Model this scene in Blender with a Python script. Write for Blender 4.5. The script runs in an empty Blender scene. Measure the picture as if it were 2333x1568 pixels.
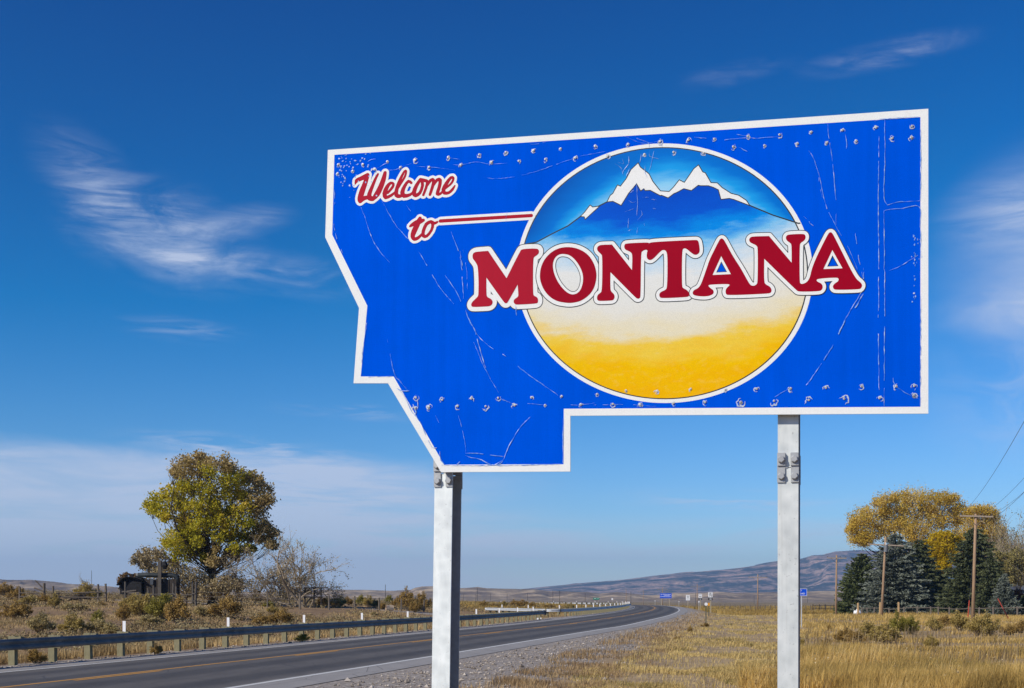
import bpy, bmesh, math, random, json
import numpy as np
from mathutils import Vector, Matrix
from mathutils.geometry import delaunay_2d_cdt

random.seed(11)
rng = np.random.default_rng(11)
SC = bpy.context.scene
COL = SC.collection
R = math.radians

# ---------------------------------------------------------------- camera, sky, sun, exposure
EYE = 1.85
FPX, CX, HY = 2916.0, 1166.5, 1363.0          # focal length, centre and horizon measured on a 2333 px wide copy of the photograph
cd = bpy.data.cameras.new('camera')
cam = bpy.data.objects.new('camera', cd)
COL.objects.link(cam)
cam.location = (0, 0, EYE)
cam.rotation_euler = (R(90), 0, 0)
cd.sensor_width = 36.0
cd.lens = FPX / 2333 * 36.0
cd.shift_y = (HY - 784.0) / 2333
cd.clip_start, cd.clip_end = 0.1, 30000
SC.camera = cam

SUN_EL, SUN_AZ = R(34), math.atan2(-0.80, -0.60)      # azimuth from +Y towards +X
SUN_DIR = Vector((math.sin(SUN_AZ) * math.cos(SUN_EL), math.cos(SUN_AZ) * math.cos(SUN_EL), math.sin(SUN_EL)))
sd = bpy.data.lights.new('sun', 'SUN')
sd.energy, sd.angle, sd.color = 4.8, R(0.53), (1.0, 0.93, 0.82)
sun = bpy.data.objects.new('sun', sd)
COL.objects.link(sun)
sun.rotation_euler = SUN_DIR.to_track_quat('Z', 'Y').to_euler()

SC.view_settings.view_transform = 'Standard'
SC.view_settings.look = 'None'
SC.view_settings.exposure = 0.0
SC.view_settings.gamma = 1.0
SC.view_settings.use_curve_mapping = False
SC.render.engine = 'CYCLES'
SC.cycles.max_bounces = 8
SC.cycles.transparent_max_bounces = 12
SC.cycles.volume_bounces = 0


class NT:
    """small node-tree writer"""
    def __init__(s, tree):
        s.t = tree
        s.n = tree.nodes
        s.n.clear()

    def new(s, typ, **kw):
        nd = s.n.new('ShaderNode' + typ)
        for k, v in kw.items():
            setattr(nd, k, v)
        return nd

    def put(s, sock, v):
        if v is None:
            return
        if isinstance(v, bpy.types.NodeSocket):
            s.t.links.new(v, sock)
        elif isinstance(v, (tuple, list)) and len(v) == 3 and sock.type == 'RGBA':
            sock.default_value = (*v, 1)
        else:
            sock.default_value = v

    def math(s, op, a, b=None, c=None, clamp=False):
        nd = s.new('Math', operation=op, use_clamp=clamp)
        for i, v in enumerate((a, b, c)):
            s.put(nd.inputs[i], v)
        return nd.outputs[0]

    def noise(s, vec, scale, detail=4, rough=0.55, dist=0.0, out=0):
        nd = s.new('TexNoise')
        s.put(nd.inputs['Vector'], vec)
        s.put(nd.inputs['Scale'], scale)
        s.put(nd.inputs['Detail'], detail)
        s.put(nd.inputs['Roughness'], rough)
        s.put(nd.inputs['Distortion'], dist)
        return nd.outputs[out]

    def ramp(s, fac, *stops, interp='LINEAR'):
        nd = s.new('ValToRGB')
        el = nd.color_ramp.elements
        nd.color_ramp.interpolation = interp
        while len(el) < len(stops):
            el.new(0.5)
        for e, (p, c) in zip(el, stops):
            e.position = p
            e.color = (c, c, c, 1) if isinstance(c, (int, float)) else (*c, 1)
        s.put(nd.inputs[0], fac)
        return nd.outputs[0]

    def mapr(s, v, a, b, c=0.0, d=1.0, smooth=True):
        nd = s.new('MapRange', interpolation_type='SMOOTHSTEP' if smooth else 'LINEAR')
        for i, x in enumerate((v, a, b, c, d)):
            s.put(nd.inputs[i], x)
        return nd.outputs[0]

    def mix(s, fac, a, b, mode='MIX'):
        nd = s.new('Mix', data_type='RGBA', blend_type=mode)
        s.put(nd.inputs[0], fac)
        s.put(nd.inputs[6], a)
        s.put(nd.inputs[7], b)
        return nd.outputs[2]

    def mapping(s, vec, loc=(0, 0, 0), rot=(0, 0, 0), scale=(1, 1, 1), typ='POINT'):
        nd = s.new('Mapping', vector_type=typ)
        s.put(nd.inputs['Vector'], vec)
        nd.inputs['Location'].default_value = loc
        nd.inputs['Rotation'].default_value = rot
        nd.inputs['Scale'].default_value = scale
        return nd.outputs[0]


def build_world():
    w = bpy.data.worlds.new('World')
    SC.world = w
    w.use_nodes = True
    t = NT(w.node_tree)
    sky = t.new('TexSky', sky_type='NISHITA')
    sky.sun_disc = False
    sky.sun_elevation = SUN_EL
    sky.sun_rotation = SUN_AZ
    sky.altitude = 1100
    sky.air_density = 1.0
    sky.dust_density = 0.25
    sky.ozone_density = 4.0
    hs = t.new('HueSaturation')
    hs.inputs['Hue'].default_value = SKY_HUE
    hs.inputs['Saturation'].default_value = SKY_SAT
    t.put(hs.inputs['Color'], sky.outputs[0])
    gm = t.new('Gamma')
    gm.inputs[1].default_value = SKY_GAMMA
    t.put(gm.inputs[0], hs.outputs[0])
    base = t.mix(1.0, gm.outputs[0], SKY_TINT, 'MULTIPLY')
    dk = t.new('VectorMath', operation='SUBTRACT')        # deep polarised blue
    t.put(dk.inputs[0], base)
    dk.inputs[1].default_value = SKY_CUT
    mxn = t.new('VectorMath', operation='MAXIMUM')
    t.put(mxn.inputs[0], dk.outputs[0])
    mxn.inputs[1].default_value = (0.0, 0.25, 1.0)
    base = mxn.outputs[0]
    # thin cirrus, placed by azimuth and elevation of the part of the sky it covers
    tc = t.new('TexCoord').outputs['Generated']
    sp = t.new('SeparateXYZ')
    t.put(sp.inputs[0], tc)
    az = t.math('ARCTAN2', sp.outputs[0], sp.outputs[1])
    el = t.math('ARCSINE', sp.outputs[2])
    cb = t.new('CombineXYZ')
    t.put(cb.inputs[0], az)
    t.put(cb.inputs[1], el)
    P = cb.outputs[0]

    def fibre(rot, sx, sy, dist, lo, hi, seed, detail=7):
        v = t.mapping(P, (seed, seed * 1.7, 0), (0, 0, rot), (sx, sy, 1))
        return t.mapr(t.noise(v, 1.0, detail, 0.62, dist), lo, hi)

    def patch(a, e, sa, se, rot=0.0):
        v = t.mapping(P, (R(a), R(e), 0), (0, 0, R(rot)), (R(sa), R(se), 1), 'TEXTURE')
        ln = t.new('VectorMath', operation='LENGTH')
        t.put(ln.inputs[0], v)
        return t.mapr(ln.outputs['Value'], 1.0, 0.0)

    soft = fibre(0.02, 7, 60, 0.6, 0.30, 0.66, 3.1)
    fine = fibre(0.05, 14, 110, 1.2, 0.38, 0.72, 8.3)
    wisp = fibre(-0.22, 13, 95, 2.2, 0.40, 0.76, 5.2, 11)
    hair = fibre(0.40, 18, 190, 1.8, 0.40, 0.76, 1.4, 11)
    broad = fibre(0.0, 5, 30, 0.4, 0.25, 0.7, 12.9, 5)
    terms = []

    def cloud(mask, tex, amp):
        terms.append(t.math('MULTIPLY', t.math('MULTIPLY', mask, tex), amp))
    feather = t.mapr(t.noise(t.mapping(P, (2.2, 4.1, 0), (0, 0, 0.42), (9, 70, 1)), 1.0, 12, 0.58, 2.2), 0.30, 0.80, smooth=False)
    plume = t.mapr(t.noise(t.mapping(P, (7.2, 1.1, 0), (0, 0, -0.30), (11, 58, 1)), 1.0, 12, 0.58, 1.8), 0.30, 0.80, smooth=False)
    veil = t.mapr(t.noise(t.mapping(P, (1.2, 6.1, 0), (0, 0, -0.1), (16, 34, 1)), 1.0, 8, 0.6, 1.0), 0.30, 0.72)
    cloud(patch(-15.4, 15.4, 5.6, 2.7, -16), t.math('MULTIPLY', feather, veil), 1.05)
    cloud(patch(-14.9, 14.6, 3.1, 1.5, -10), t.math('ADD', t.math('MULTIPLY', plume, 0.9), 0.12), 0.80)
    cloud(patch(-18.2, 17.2, 3.6, 2.0, -38), feather, 0.32)
    cloud(patch(-12.2, 16.0, 3.2, 0.9, 12), plume, 0.45)
    cloud(patch(-10.0, 14.0, 6.5, 1.2, -6), t.math('MULTIPLY', plume, veil), 0.55)
    cloud(patch(-14.5, 11.5, 3.5, 0.7, -3), fine, 0.25)
    edge = t.math('ADD', t.math('ADD', el, t.math('MULTIPLY', t.math('SUBTRACT', t.noise(t.mapping(P, scale=(9, 22, 1)), 1.0, 6, 0.6, 0.6), 0.5), 0.022)), t.math('MULTIPLY', az, 0.035))
    bank = t.math('MULTIPLY', t.mapr(edge, R(6.2), R(5.1)), t.mapr(az, R(4.0), R(-9.0)))
    cloud(bank, t.math('ADD', t.math('ADD', t.math('MULTIPLY', broad, 0.35), t.math('MULTIPLY', soft, 0.40)), 0.26), 0.98)
    cloud(t.math('MULTIPLY', t.mapr(el, R(4.2), R(0.0)), 1.0), t.math('ADD', t.math('MULTIPLY', soft, 0.4), 0.35), 0.55)
    cloud(patch(-11.5, 6.5, 7.0, 0.8, -4), fine, 0.75)
    cloud(patch(-9.0, 4.6, 8.0, 2.4, -3), soft, 0.55)
    cloud(patch(-7.0, 8.2, 5.0, 0.5, -3), fine, 0.30)
    cloud(patch(23.4, 14.0, 6.2, 5.4, 6), t.math('ADD', t.math('MULTIPLY', broad, 0.6), 0.25), 0.72)
    cloud(patch(22.4, 11.9, 5.6, 1.5, 3), t.math('ADD', t.math('MULTIPLY', veil, 0.6), 0.2), 0.6)
    cloud(patch(23.0, 8.5, 6.5, 4.5, 2), veil, 0.38)
    cloud(patch(22.0, 15.8, 4.6, 2.2, 4), soft, 0.45)
    cloud(patch(16.5, 22.2, 4.8, 0.75, 5), t.math('MULTIPLY', feather, veil), 0.55)
    cloud(patch(9.8, 22.0, 3.4, 0.6, 7), t.math('MULTIPLY', feather, veil), 0.25)
    cloud(patch(10.0, 4.3, 7.5, 0.7, -2), fine, 0.55)
    cloud(patch(13.0, 3.0, 8.0, 0.7, -1), soft, 0.50)
    cloud(patch(2.0, 2.4, 16.0, 1.7, 0), soft, 0.45)
    d = terms[0]
    for x in terms[1:]:
        d = t.math('ADD', d, x)
    d = t.math('MINIMUM', d, 0.8)
    col = t.mix(d, base, CLOUD)
    bg = t.new('Background')
    bg.inputs[1].default_value = SKY_STRENGTH
    t.put(bg.inputs[0], col)
    out = t.new('OutputWorld')
    t.put(out.inputs[0], bg.outputs[0])


SKY_STRENGTH, SKY_HUE, SKY_SAT, SKY_GAMMA = 0.10, 0.5, 1.15, 1.15
SKY_TINT, CLOUD = (0.79, 0.84, 1.02), (6.0, 6.75, 8.5)
SKY_CUT = (0.84, 0.53, 0.82)
build_world()

# ---------------------------------------------------------------- materials


def mat(name, build):
    m = bpy.data.materials.new(name)
    m.use_nodes = True
    t = NT(m.node_tree)
    out = t.new('OutputMaterial')
    sh = build(t)
    t.put(out.inputs[0], sh)
    return m


def bsdf(t, col, rough=0.7, spec=0.3, metal=0.0, normal=None):
    b = t.new('BsdfPrincipled')
    t.put(b.inputs['Base Color'], col)
    t.put(b.inputs['Roughness'], rough)
    t.put(b.inputs['Specular IOR Level'], spec)
    t.put(b.inputs['Metallic'], metal)
    t.put(b.inputs['Normal'], normal)
    return b.outputs[0]


def bump(t, h, strength=0.3, dist=0.02):
    b = t.new('Bump')
    b.inputs['Strength'].default_value = strength
    b.inputs['Distance'].default_value = dist
    t.put(b.inputs['Height'], h)
    return b.outputs[0]


def objco(t):
    return t.new('TexCoord').outputs['Object']


def geopos(t):
    return t.new('NewGeometry').outputs['Position']


def attr(t, name, out='Fac'):
    return t.new('Attribute', attribute_name=name).outputs[out]


def simple(name, c, rough=0.7, spec=0.3, metal=0.0, var=0.25, scale=6.0, bmp=0.0, stretch=(1, 1, 1)):
    def f(t):
        v = t.mapping(objco(t), scale=stretch)
        n = t.noise(v, scale, 6, 0.6)
        n2 = t.noise(v, scale * 9, 3, 0.6)
        k = t.math('ADD', t.math('MULTIPLY', n, 0.7), t.math('MULTIPLY', n2, 0.3))
        dark = tuple(x * (1 - var) for x in c)
        lite = tuple(min(1, x * (1 + var)) for x in c)
        return bsdf(t, t.ramp(k, (0.3, dark), (0.7, lite)), rough, spec, metal, bump(t, k, bmp, 0.01) if bmp else None)
    return mat(name, f)


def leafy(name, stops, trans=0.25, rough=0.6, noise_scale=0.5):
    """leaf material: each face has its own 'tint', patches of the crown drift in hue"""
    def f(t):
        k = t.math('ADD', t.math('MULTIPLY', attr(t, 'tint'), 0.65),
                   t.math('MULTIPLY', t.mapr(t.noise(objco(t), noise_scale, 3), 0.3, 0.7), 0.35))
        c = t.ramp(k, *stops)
        b = bsdf(t, c, rough, 0.25)
        tr = t.new('BsdfTranslucent')
        t.put(tr.inputs[0], c)
        m = t.new('MixShader')
        m.inputs[0].default_value = trans
        t.put(m.inputs[1], b)
        t.put(m.inputs[2], tr.outputs[0])
        return m.outputs[0]
    return mat(name, f)


# ---------------------------------------------------------------- mesh helpers


def np_mesh(name, V, F, mats=(), attrs=None, midx=None, smooth=False):
    V = np.asarray(V, dtype=np.float32).reshape(-1, 3)
    F = np.asarray(F, dtype=np.int32)
    k = F.shape[1]
    me = bpy.data.meshes.new(name)
    me.vertices.add(len(V))
    me.vertices.foreach_set('co', V.ravel())
    me.loops.add(F.size)
    me.loops.foreach_set('vertex_index', F.ravel())
    me.polygons.add(len(F))
    me.polygons.foreach_set('loop_start', np.arange(0, F.size, k, dtype=np.int32))
    for m in mats:
        me.materials.append(m)
    if midx is not None:
        me.polygons.foreach_set('material_index', np.asarray(midx, dtype=np.int32))
    me.polygons.foreach_set('use_smooth', np.full(len(F), smooth, dtype=bool))
    for an, (dom, arr) in (attrs or {}).items():
        a = me.attributes.new(an, 'FLOAT', dom)
        a.data.foreach_set('value', np.asarray(arr, dtype=np.float32))
    me.update(calc_edges=True)
    return me


def obj(name, me, m=None, parent=None, loc=None, label=None, cat=None, group=None, kind=None):
    o = bpy.data.objects.new(name, me)
    COL.objects.link(o)
    if m is not None and me is not None and not me.materials:
        me.materials.append(m)
    if parent is not None:
        o.parent = parent
    if loc is not None:
        o.location = loc
    return tag(o, label, cat, group, kind)


def tag(o, label=None, cat=None, group=None, kind=None):
    for k, v in (('label', label), ('category', cat), ('group', group), ('kind', kind)):
        if v:
            o[k] = v
    return o


def thing(name, label, cat, loc=(0, 0, 0), rz=0.0, group=None):
    o = bpy.data.objects.new(name, None)
    o.empty_display_size = 0.2
    COL.objects.link(o)
    o.location = loc
    o.rotation_euler = (0, 0, rz)
    return tag(o, label, cat, group)


class MB:
    """collects shapes and builds them as ONE mesh"""
    def __init__(s):
        s.v, s.f, s.mi = [], [], []

    def add(s, vs, fs, mi=0):
        b = len(s.v)
        s.v += [tuple(p) for p in vs]
        s.f += [tuple(i + b for i in q) for q in fs]
        s.mi += [mi] * len(fs)
        return s

    def box(s, c, d, rot=None, mi=0, taper=1.0):
        vs = []
        for z in (-1, 1):
            k = taper if z > 0 else 1.0
            for x, y in ((-1, -1), (1, -1), (1, 1), (-1, 1)):
                p = Vector((x * d[0] / 2 * k, y * d[1] / 2 * k, z * d[2] / 2))
                if rot is not None:
                    p = rot @ p
                vs.append(p + Vector(c))
        return s.add(vs, [(3, 2, 1, 0), (4, 5, 6, 7), (0, 1, 5, 4), (1, 2, 6, 5), (2, 3, 7, 6), (3, 0, 4, 7)], mi)

    def tube(s, pts, rad, n=6, mi=0, cap=True):
        pts = [Vector(p) for p in pts]
        if not isinstance(rad, (list, tuple)):
            rad = [rad] * len(pts)
        vs, fs = [], []
        for i, p in enumerate(pts):
            d = (pts[min(i + 1, len(pts) - 1)] - pts[max(i - 1, 0)])
            d = d.normalized() if d.length > 1e-9 else Vector((0, 0, 1))
            a = d.cross(Vector((0.13, 0.97, 0.21)) if abs(d.y) < 0.9 else Vector((1, 0, 0.1))).normalized()
            b = d.cross(a)
            for k in range(n):
                t = 2 * math.pi * k / n
                vs.append(p + (a * math.cos(t) + b * math.sin(t)) * rad[i])
        for i in range(len(pts) - 1):
            for k in range(n):
                k2 = (k + 1) % n
                fs.append((i * n + k, (i + 1) * n + k, (i + 1) * n + k2, i * n + k2))
        if cap:
            fs.append(tuple(range(n)))
            fs.append(tuple((len(pts) - 1) * n + k for k in reversed(range(n))))
        return s.add(vs, fs, mi)

    def build(s, name, mats, parent=None, smooth=False, loc=None, **kw):
        me = s.mesh(name, mats, smooth)
        return obj(name, me, None, parent, loc, **kw)

    def mesh(s, name, mats, smooth=False):
        me = bpy.data.meshes.new(name)
        me.from_pydata(s.v, [], s.f)
        for m in (mats if isinstance(mats, (list, tuple)) else [mats]):
            me.materials.append(m)
        me.polygons.foreach_set('material_index', s.mi)
        if smooth:
            me.polygons.foreach_set('use_smooth', [True] * len(s.f))
        me.update()
        return me


def vnoise(x, y, seed=0):
    xi, yi = np.floor(x).astype(np.int64), np.floor(y).astype(np.int64)
    fx, fy = x - xi, y - yi
    fx, fy = fx * fx * (3 - 2 * fx), fy * fy * (3 - 2 * fy)

    def h(a, b):
        n = (a * 374761393 + b * 668265263 + seed * 1442695041) & 0xFFFFFFFF
        n = ((n ^ (n >> 13)) * 1274126177) & 0xFFFFFFFF
        return ((n ^ (n >> 16)) & 0xFFFF) / 65535.0
    return (h(xi, yi) * (1 - fx) + h(xi + 1, yi) * fx) * (1 - fy) + (h(xi, yi + 1) * (1 - fx) + h(xi + 1, yi + 1) * fx) * fy


def fbm(x, y, oct=4, seed=0):
    s, a, tot = 0.0, 1.0, 0.0
    for i in range(oct):
        s = s + a * vnoise(x * 2 ** i, y * 2 ** i, seed + i * 17)
        tot += a
        a *= 0.5
    return s / tot


def sstep(x, a, b):
    t = np.clip((x - a) / (b - a), 0, 1)
    return t * t * (3 - 2 * t)


# ---------------------------------------------------------------- the lie of the land: road line, heights


def catmull(pts, step):
    P = np.array(pts, float)
    P = np.vstack([2 * P[0] - P[1], P, 2 * P[-1] - P[-2]])
    out = []
    for i in range(1, len(P) - 2):
        p0, p1, p2, p3 = P[i - 1:i + 3]
        n = max(2, int(np.linalg.norm(p2 - p1) / step))
        for t in np.arange(n) / n:
            out.append(0.5 * ((2 * p1) + (-p0 + p2) * t + (2 * p0 - 5 * p1 + 4 * p2 - p3) * t ** 2 + (-p0 + 3 * p1 - 3 * p2 + p3) * t ** 3))
    out.append(P[-2])
    return np.array(out)


def normals(P):
    d = np.gradient(P, axis=0)
    d /= np.linalg.norm(d, axis=1)[:, None]
    return np.stack([d[:, 1], -d[:, 0]], 1)      # to the right of travel


def offset(P, d):
    return P + normals(P) * d


RIGHT = catmull([(-39, -120), (-25.4, -60), (-11.7, 0), (-5.3, 28.2), (-1.95, 42.9), (5.15, 74.9), (7.56, 85.6), (11.3, 106), (17.3, 139.8),
                 (24.4, 187), (30.6, 237.7), (35.3, 290), (36.6, 325), (34, 356), (24, 382), (5, 402), (-30, 418), (-100, 432), (-300, 452), (-900, 500)], 2.5)
WID = 7.9
LEFT = offset(RIGHT, -WID)


def signed(P, X, Y):
    """signed distance of points to a line: + on its right"""
    X, Y = np.atleast_1d(X).astype(float), np.atleast_1d(Y).astype(float)
    A, D = P[:-1], P[1:] - P[:-1]
    L2 = (D ** 2).sum(1)
    out = np.empty(len(X))
    for i in range(0, len(X), 4000):
        x, y = X[i:i + 4000, None], Y[i:i + 4000, None]
        ax, ay = x - A[:, 0], y - A[:, 1]
        t = np.clip((ax * D[:, 0] + ay * D[:, 1]) / L2, 0, 1)
        dx, dy = ax - t * D[:, 0], ay - t * D[:, 1]
        q = dx * dx + dy * dy
        k = q.argmin(1)
        r = np.arange(len(k))
        side = np.sign(D[k, 1] * ax[r, k] - D[k, 0] * ay[r, k])
        out[i:i + 4000] = np.sqrt(q[r, k]) * side
    return out


def terrain(X, Y, full=False):
    X, Y = np.atleast_1d(np.asarray(X, float)), np.atleast_1d(np.asarray(Y, float))
    dR = signed(RIGHT, X, Y)
    dL = -(dR + WID)
    rr = np.hypot(X, Y)
    far = np.interp(rr, [0, 330, 530, 1000, 2500, 14000], [0, 0, -1.3, -3.0, -4.0, -6.0])
    right = np.interp(rr, [0, 60, 115, 147, 193, 325, 530, 1000, 2500, 14000], [-0.22, -0.2, -0.1, -0.2, -0.8, -1.1, -1.35, -3.0, -4.0, -6.0])
    bumps = (fbm(X / 7, Y / 7, 3, 3) - 0.5) * 0.35 + (fbm(X / 1.6, Y / 1.6, 2, 5) - 0.5) * 0.10
    lf = far + sstep(Y, 38, 118) * (0.35 + np.clip(-X, 0, 400) * 0.027 * np.interp(Y, [0, 250, 900, 2000], [1, 1, 0.55, 0.2])) - 0.25 * (1 - sstep(Y, 38, 118))
    kR, kL = sstep(dR, 1.2, 9.0), sstep(dL, 9.0, 26.0)
    ditch = -0.42 * sstep(dL, 2.4, 5.5) * (1 - sstep(dL, 7, 15))
    hR = kR * (right + bumps * sstep(dR, 5, 9))
    hL = kL * lf + ditch + bumps * sstep(dL, 3, 8)
    base = np.where(rr > 500, far, 0.0) * sstep(rr, 500, 700)
    h = np.where(dR > 0, hR, np.where(dL > 0, hL, base))
    return (h, dR, dL) if full else h


_T = np.geomspace(14, 900, 900)


def spot(px, py, default=300.0):
    """where the line of sight through a point of the photograph meets the land"""
    X = (px - CX) / FPX * _T
    Z = EYE + (HY - py) / FPX * _T
    below = np.nonzero(Z < terrain(X, _T))[0]
    i = below[0] if len(below) else np.abs(_T - default).argmin()
    return Vector((X[i], _T[i], float(terrain(X[i], _T[i])[0])))


def at(px, Y, z=None):
    X = (px - CX) / FPX * Y
    return Vector((X, Y, float(terrain(X, Y)[0]) if z is None else z))


def height_at(py, Y):
    return EYE + (HY - py) / FPX * Y

# ---------------------------------------------------------------- ground
GW = lambda Y: np.interp(Y, [0, 28, 60, 85, 140, 400], [6.0, 5.7, 4.3, 3.4, 2.8, 2.4])      # width of the gravel shoulder right of the white line
TRACK = catmull([(12, 176), (20, 172), (27, 168), (36, 164), (60, 158), (130, 150)], 3)
SIDE = catmull([(6.5, 119), (0, 125), (-8, 131), (-22, 137), (-60, 146)], 3)


def ground_masks(X, Y, dR, dL):
    wob = (fbm(X / 2.2, Y / 2.2, 3, 21) - 0.5) * 2.0
    g = np.where(dR > 0, 1 - sstep(dR + wob, GW(Y) - 0.9, GW(Y) + 0.7), np.where(dL > 0, 1 - sstep(dL + wob * 0.35, 1.7, 2.3), 1.0))
    tr = 1 - sstep(np.abs(signed(TRACK, X, Y)) + wob * 0.6, 1.6, 3.2)
    sdv = 1 - sstep(np.abs(signed(SIDE, X, Y)) + wob * 0.5, 2.6, 4.2)
    return np.maximum(g, np.maximum(tr * (X > 8) * (Y > 140) * 0.85, sdv * (Y < 150) * (X < 9)))


def make_terrain():
    front = np.arange(-27, 27, 0.11)
    rest = np.concatenate([np.arange(-180, -27, 2.0), front, np.arange(27, 180, 2.0)])
    ang = np.radians(rest)
    rad = np.concatenate([[0.02], np.geomspace(1.0, 20, 24)[:-1], np.geomspace(20, 420, 230)[:-1], np.geomspace(420, 14000, 60)])
    A, Q = np.meshgrid(ang, rad)
    X, Y = np.sin(A) * Q, np.cos(A) * Q
    h, dR, dL = terrain(X.ravel(), Y.ravel(), True)
    na, nr = len(ang), len(rad)
    i, j = np.meshgrid(np.arange(nr - 1), np.arange(na), indexing='ij')
    j2 = (j + 1) % na
    F = np.stack([i * na + j, i * na + j2, (i + 1) * na + j2, (i + 1) * na + j], -1).reshape(-1, 4)
    F = F[:, ::-1]
    V = np.stack([X.ravel(), Y.ravel(), h], 1)
    gm = ground_masks(X.ravel(), Y.ravel(), dR, dL)
    gold = sstep(dR, 0, 3)
    mow = sstep(dR, 2, 4) * (1 - sstep(dR, 10, 12))

    def f(t):
        p = geopos(t)
        n1 = t.noise(p, 0.35, 5, 0.6)
        n2 = t.noise(p, 2.2, 5, 0.65)
        n3 = t.noise(p, 14.0, 4, 0.7)
        n0 = t.noise(t.mapping(p, scale=(0.4, 1.6, 1)), 0.045, 5, 0.62)
        k = t.math('ADD', t.math('MULTIPLY', n1, 0.5), t.math('MULTIPLY', n2, 0.5))
        left = t.ramp(k, (0.34, (0.17, 0.115, 0.070)), (0.5, (0.25, 0.165, 0.092)), (0.66, (0.36, 0.245, 0.125)))
        right = t.ramp(k, (0.34, (0.24, 0.17, 0.105)), (0.5, (0.36, 0.26, 0.15)), (0.66, (0.47, 0.35, 0.19)))
        plain = t.ramp(n0, (0.35, (0.155, 0.118, 0.070)), (0.5, (0.26, 0.19, 0.095)), (0.64, (0.36, 0.255, 0.115)))
        c = t.mix(attr(t, 'gold'), left, right)
        ln = t.new('VectorMath', operation='LENGTH')
        t.put(ln.inputs[0], p)
        c = t.mix(t.mapr(ln.outputs['Value'], 140, 300), c, plain)
        scrub = t.mapr(t.noise(t.mapping(p, scale=(1, 2.5, 1)), 0.11, 4, 0.7), 0.52, 0.62)
        c = t.mix(t.math('MULTIPLY', scrub, t.mapr(ln.outputs['Value'], 200, 420)), c, (0.105, 0.083, 0.042))
        c = t.mix(t.math('MULTIPLY', t.mapr(n3, 0.45, 0.75), 0.4), c, t.mix(1.0, c, (0.55, 0.52, 0.5), 'MULTIPLY'))
        vo = t.new('TexVoronoi')
        t.put(vo.inputs['Vector'], p)
        vo.inputs['Scale'].default_value = 11.0
        cell = vo.outputs['Color']
        sp = t.new('SeparateColor')
        t.put(sp.inputs[0], cell)
        grav = t.ramp(sp.outputs[0], (0.0, (0.19, 0.165, 0.14)), (0.55, (0.30, 0.265, 0.23)), (0.86, (0.38, 0.335, 0.29)), (0.97, (0.60, 0.55, 0.48)))
        grav = t.mix(t.mapr(n2, 0.35, 0.7), grav, (0.29, 0.25, 0.215))
        gk = t.mapr(t.math('ADD', attr(t, 'gravel'), t.math('MULTIPLY', t.math('SUBTRACT', n2, 0.5), 0.9)), 0.3, 0.7)
        c = t.mix(gk, c, grav)
        hgt = t.math('ADD', t.math('MULTIPLY', n3, 0.5), t.math('MULTIPLY', vo.outputs['Distance'], 0.6))
        return bsdf(t, c, 0.92, 0.15, normal=bump(t, hgt, 0.5, 0.06))
    m = mat('dry_ground', f)
    me = np_mesh('ground', V, F, [m], {'gravel': ('POINT', gm), 'gold': ('POINT', gold), 'mow': ('POINT', mow)}, smooth=True)
    obj('ground', me, kind='structure')


make_terrain()


def strip(name, a, b, zA, zB, m, line=RIGHT, mid=None, kind='structure', parent=None, rows=1, crown=None):
    """a sheet following the road between two offsets from the right-hand white line"""
    N = normals(line)
    offs = np.linspace(a, b, rows + 1)
    V = []
    ac = []
    for o in offs:
        P = line + N * o
        z = np.full(len(P), crown(o) if crown else zA + (zB - zA) * (o - a) / (b - a))
        V.append(np.stack([P[:, 0], P[:, 1], z], 1))
        ac.append(np.full(len(P), o))
    n = len(line)
    F = []
    for r in range(rows):
        i = np.arange(n - 1)
        F.append(np.stack([r * n + i, r * n + i + 1, (r + 1) * n + i + 1, (r + 1) * n + i], 1)[:, ::-1])
    me = np_mesh(name, np.concatenate(V), np.concatenate(F), [m], {'across': ('POINT', np.concatenate(ac))}, smooth=True)
    return obj(name, me, kind=kind, parent=parent)


CROWN = lambda o: 0.012 + 0.07 * max(0.0, 1 - abs(o + WID / 2) / (WID / 2)) + (0.012 if -WID - .2 < o < .2 else 0.0) * 0


def asphalt(t):
    p = geopos(t)
    a = t.math('MULTIPLY', attr(t, 'across'), -1.0)
    grit = t.noise(p, 55, 3, 0.7)
    blot = t.noise(t.mapping(p, scale=(1, 0.25, 1)), 1.4, 5, 0.6)
    edge = t.math('ADD', a, t.math('MULTIPLY', t.math('SUBTRACT', t.noise(p, 1.1, 5, 0.65), 0.5), 0.7))
    lane = t.math('MULTIPLY', t.mapr(edge, -0.25, 0.35), t.math('SUBTRACT', 1.0, t.mapr(a, WID - 0.1, WID + 0.4)))
    # polished wheel paths: two per lane
    w1 = t.math('COSINE', t.math('MULTIPLY', t.math('SUBTRACT', a, 1.05), 2 * math.pi / 1.85))
    wheel = t.mapr(w1, -0.6, 0.9)
    k = t.math('ADD', t.math('MULTIPLY', grit, 0.5), t.math('MULTIPLY', blot, 0.5))
    dark = t.ramp(k, (0.32, (0.056, 0.050, 0.043)), (0.68, (0.098, 0.089, 0.077)))
    dark = t.mix(t.math('MULTIPLY', wheel, 0.7), t.mix(1.0, dark, (1.45, 1.44, 1.42), 'MULTIPLY'), t.mix(1.0, dark, (0.72, 0.72, 0.72), 'MULTIPLY'))
    pale = t.ramp(k, (0.3, (0.24, 0.225, 0.205)), (0.7, (0.35, 0.325, 0.295)))
    crack = t.new('TexVoronoi', feature='DISTANCE_TO_EDGE')
    t.put(crack.inputs['Vector'], t.mapping(p, scale=(0.16, 0.07, 0.2)))
    ck = t.math('MULTIPLY', t.mapr(crack.outputs['Distance'], 0.0, 0.010, 1.0, 0.0), 0.6)
    c = t.mix(lane, pale, dark)
    c = t.mix(ck, c, (0.03, 0.03, 0.03))
    return bsdf(t, c, 0.72, 0.35, normal=bump(t, grit, 0.35, 0.01))


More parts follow.
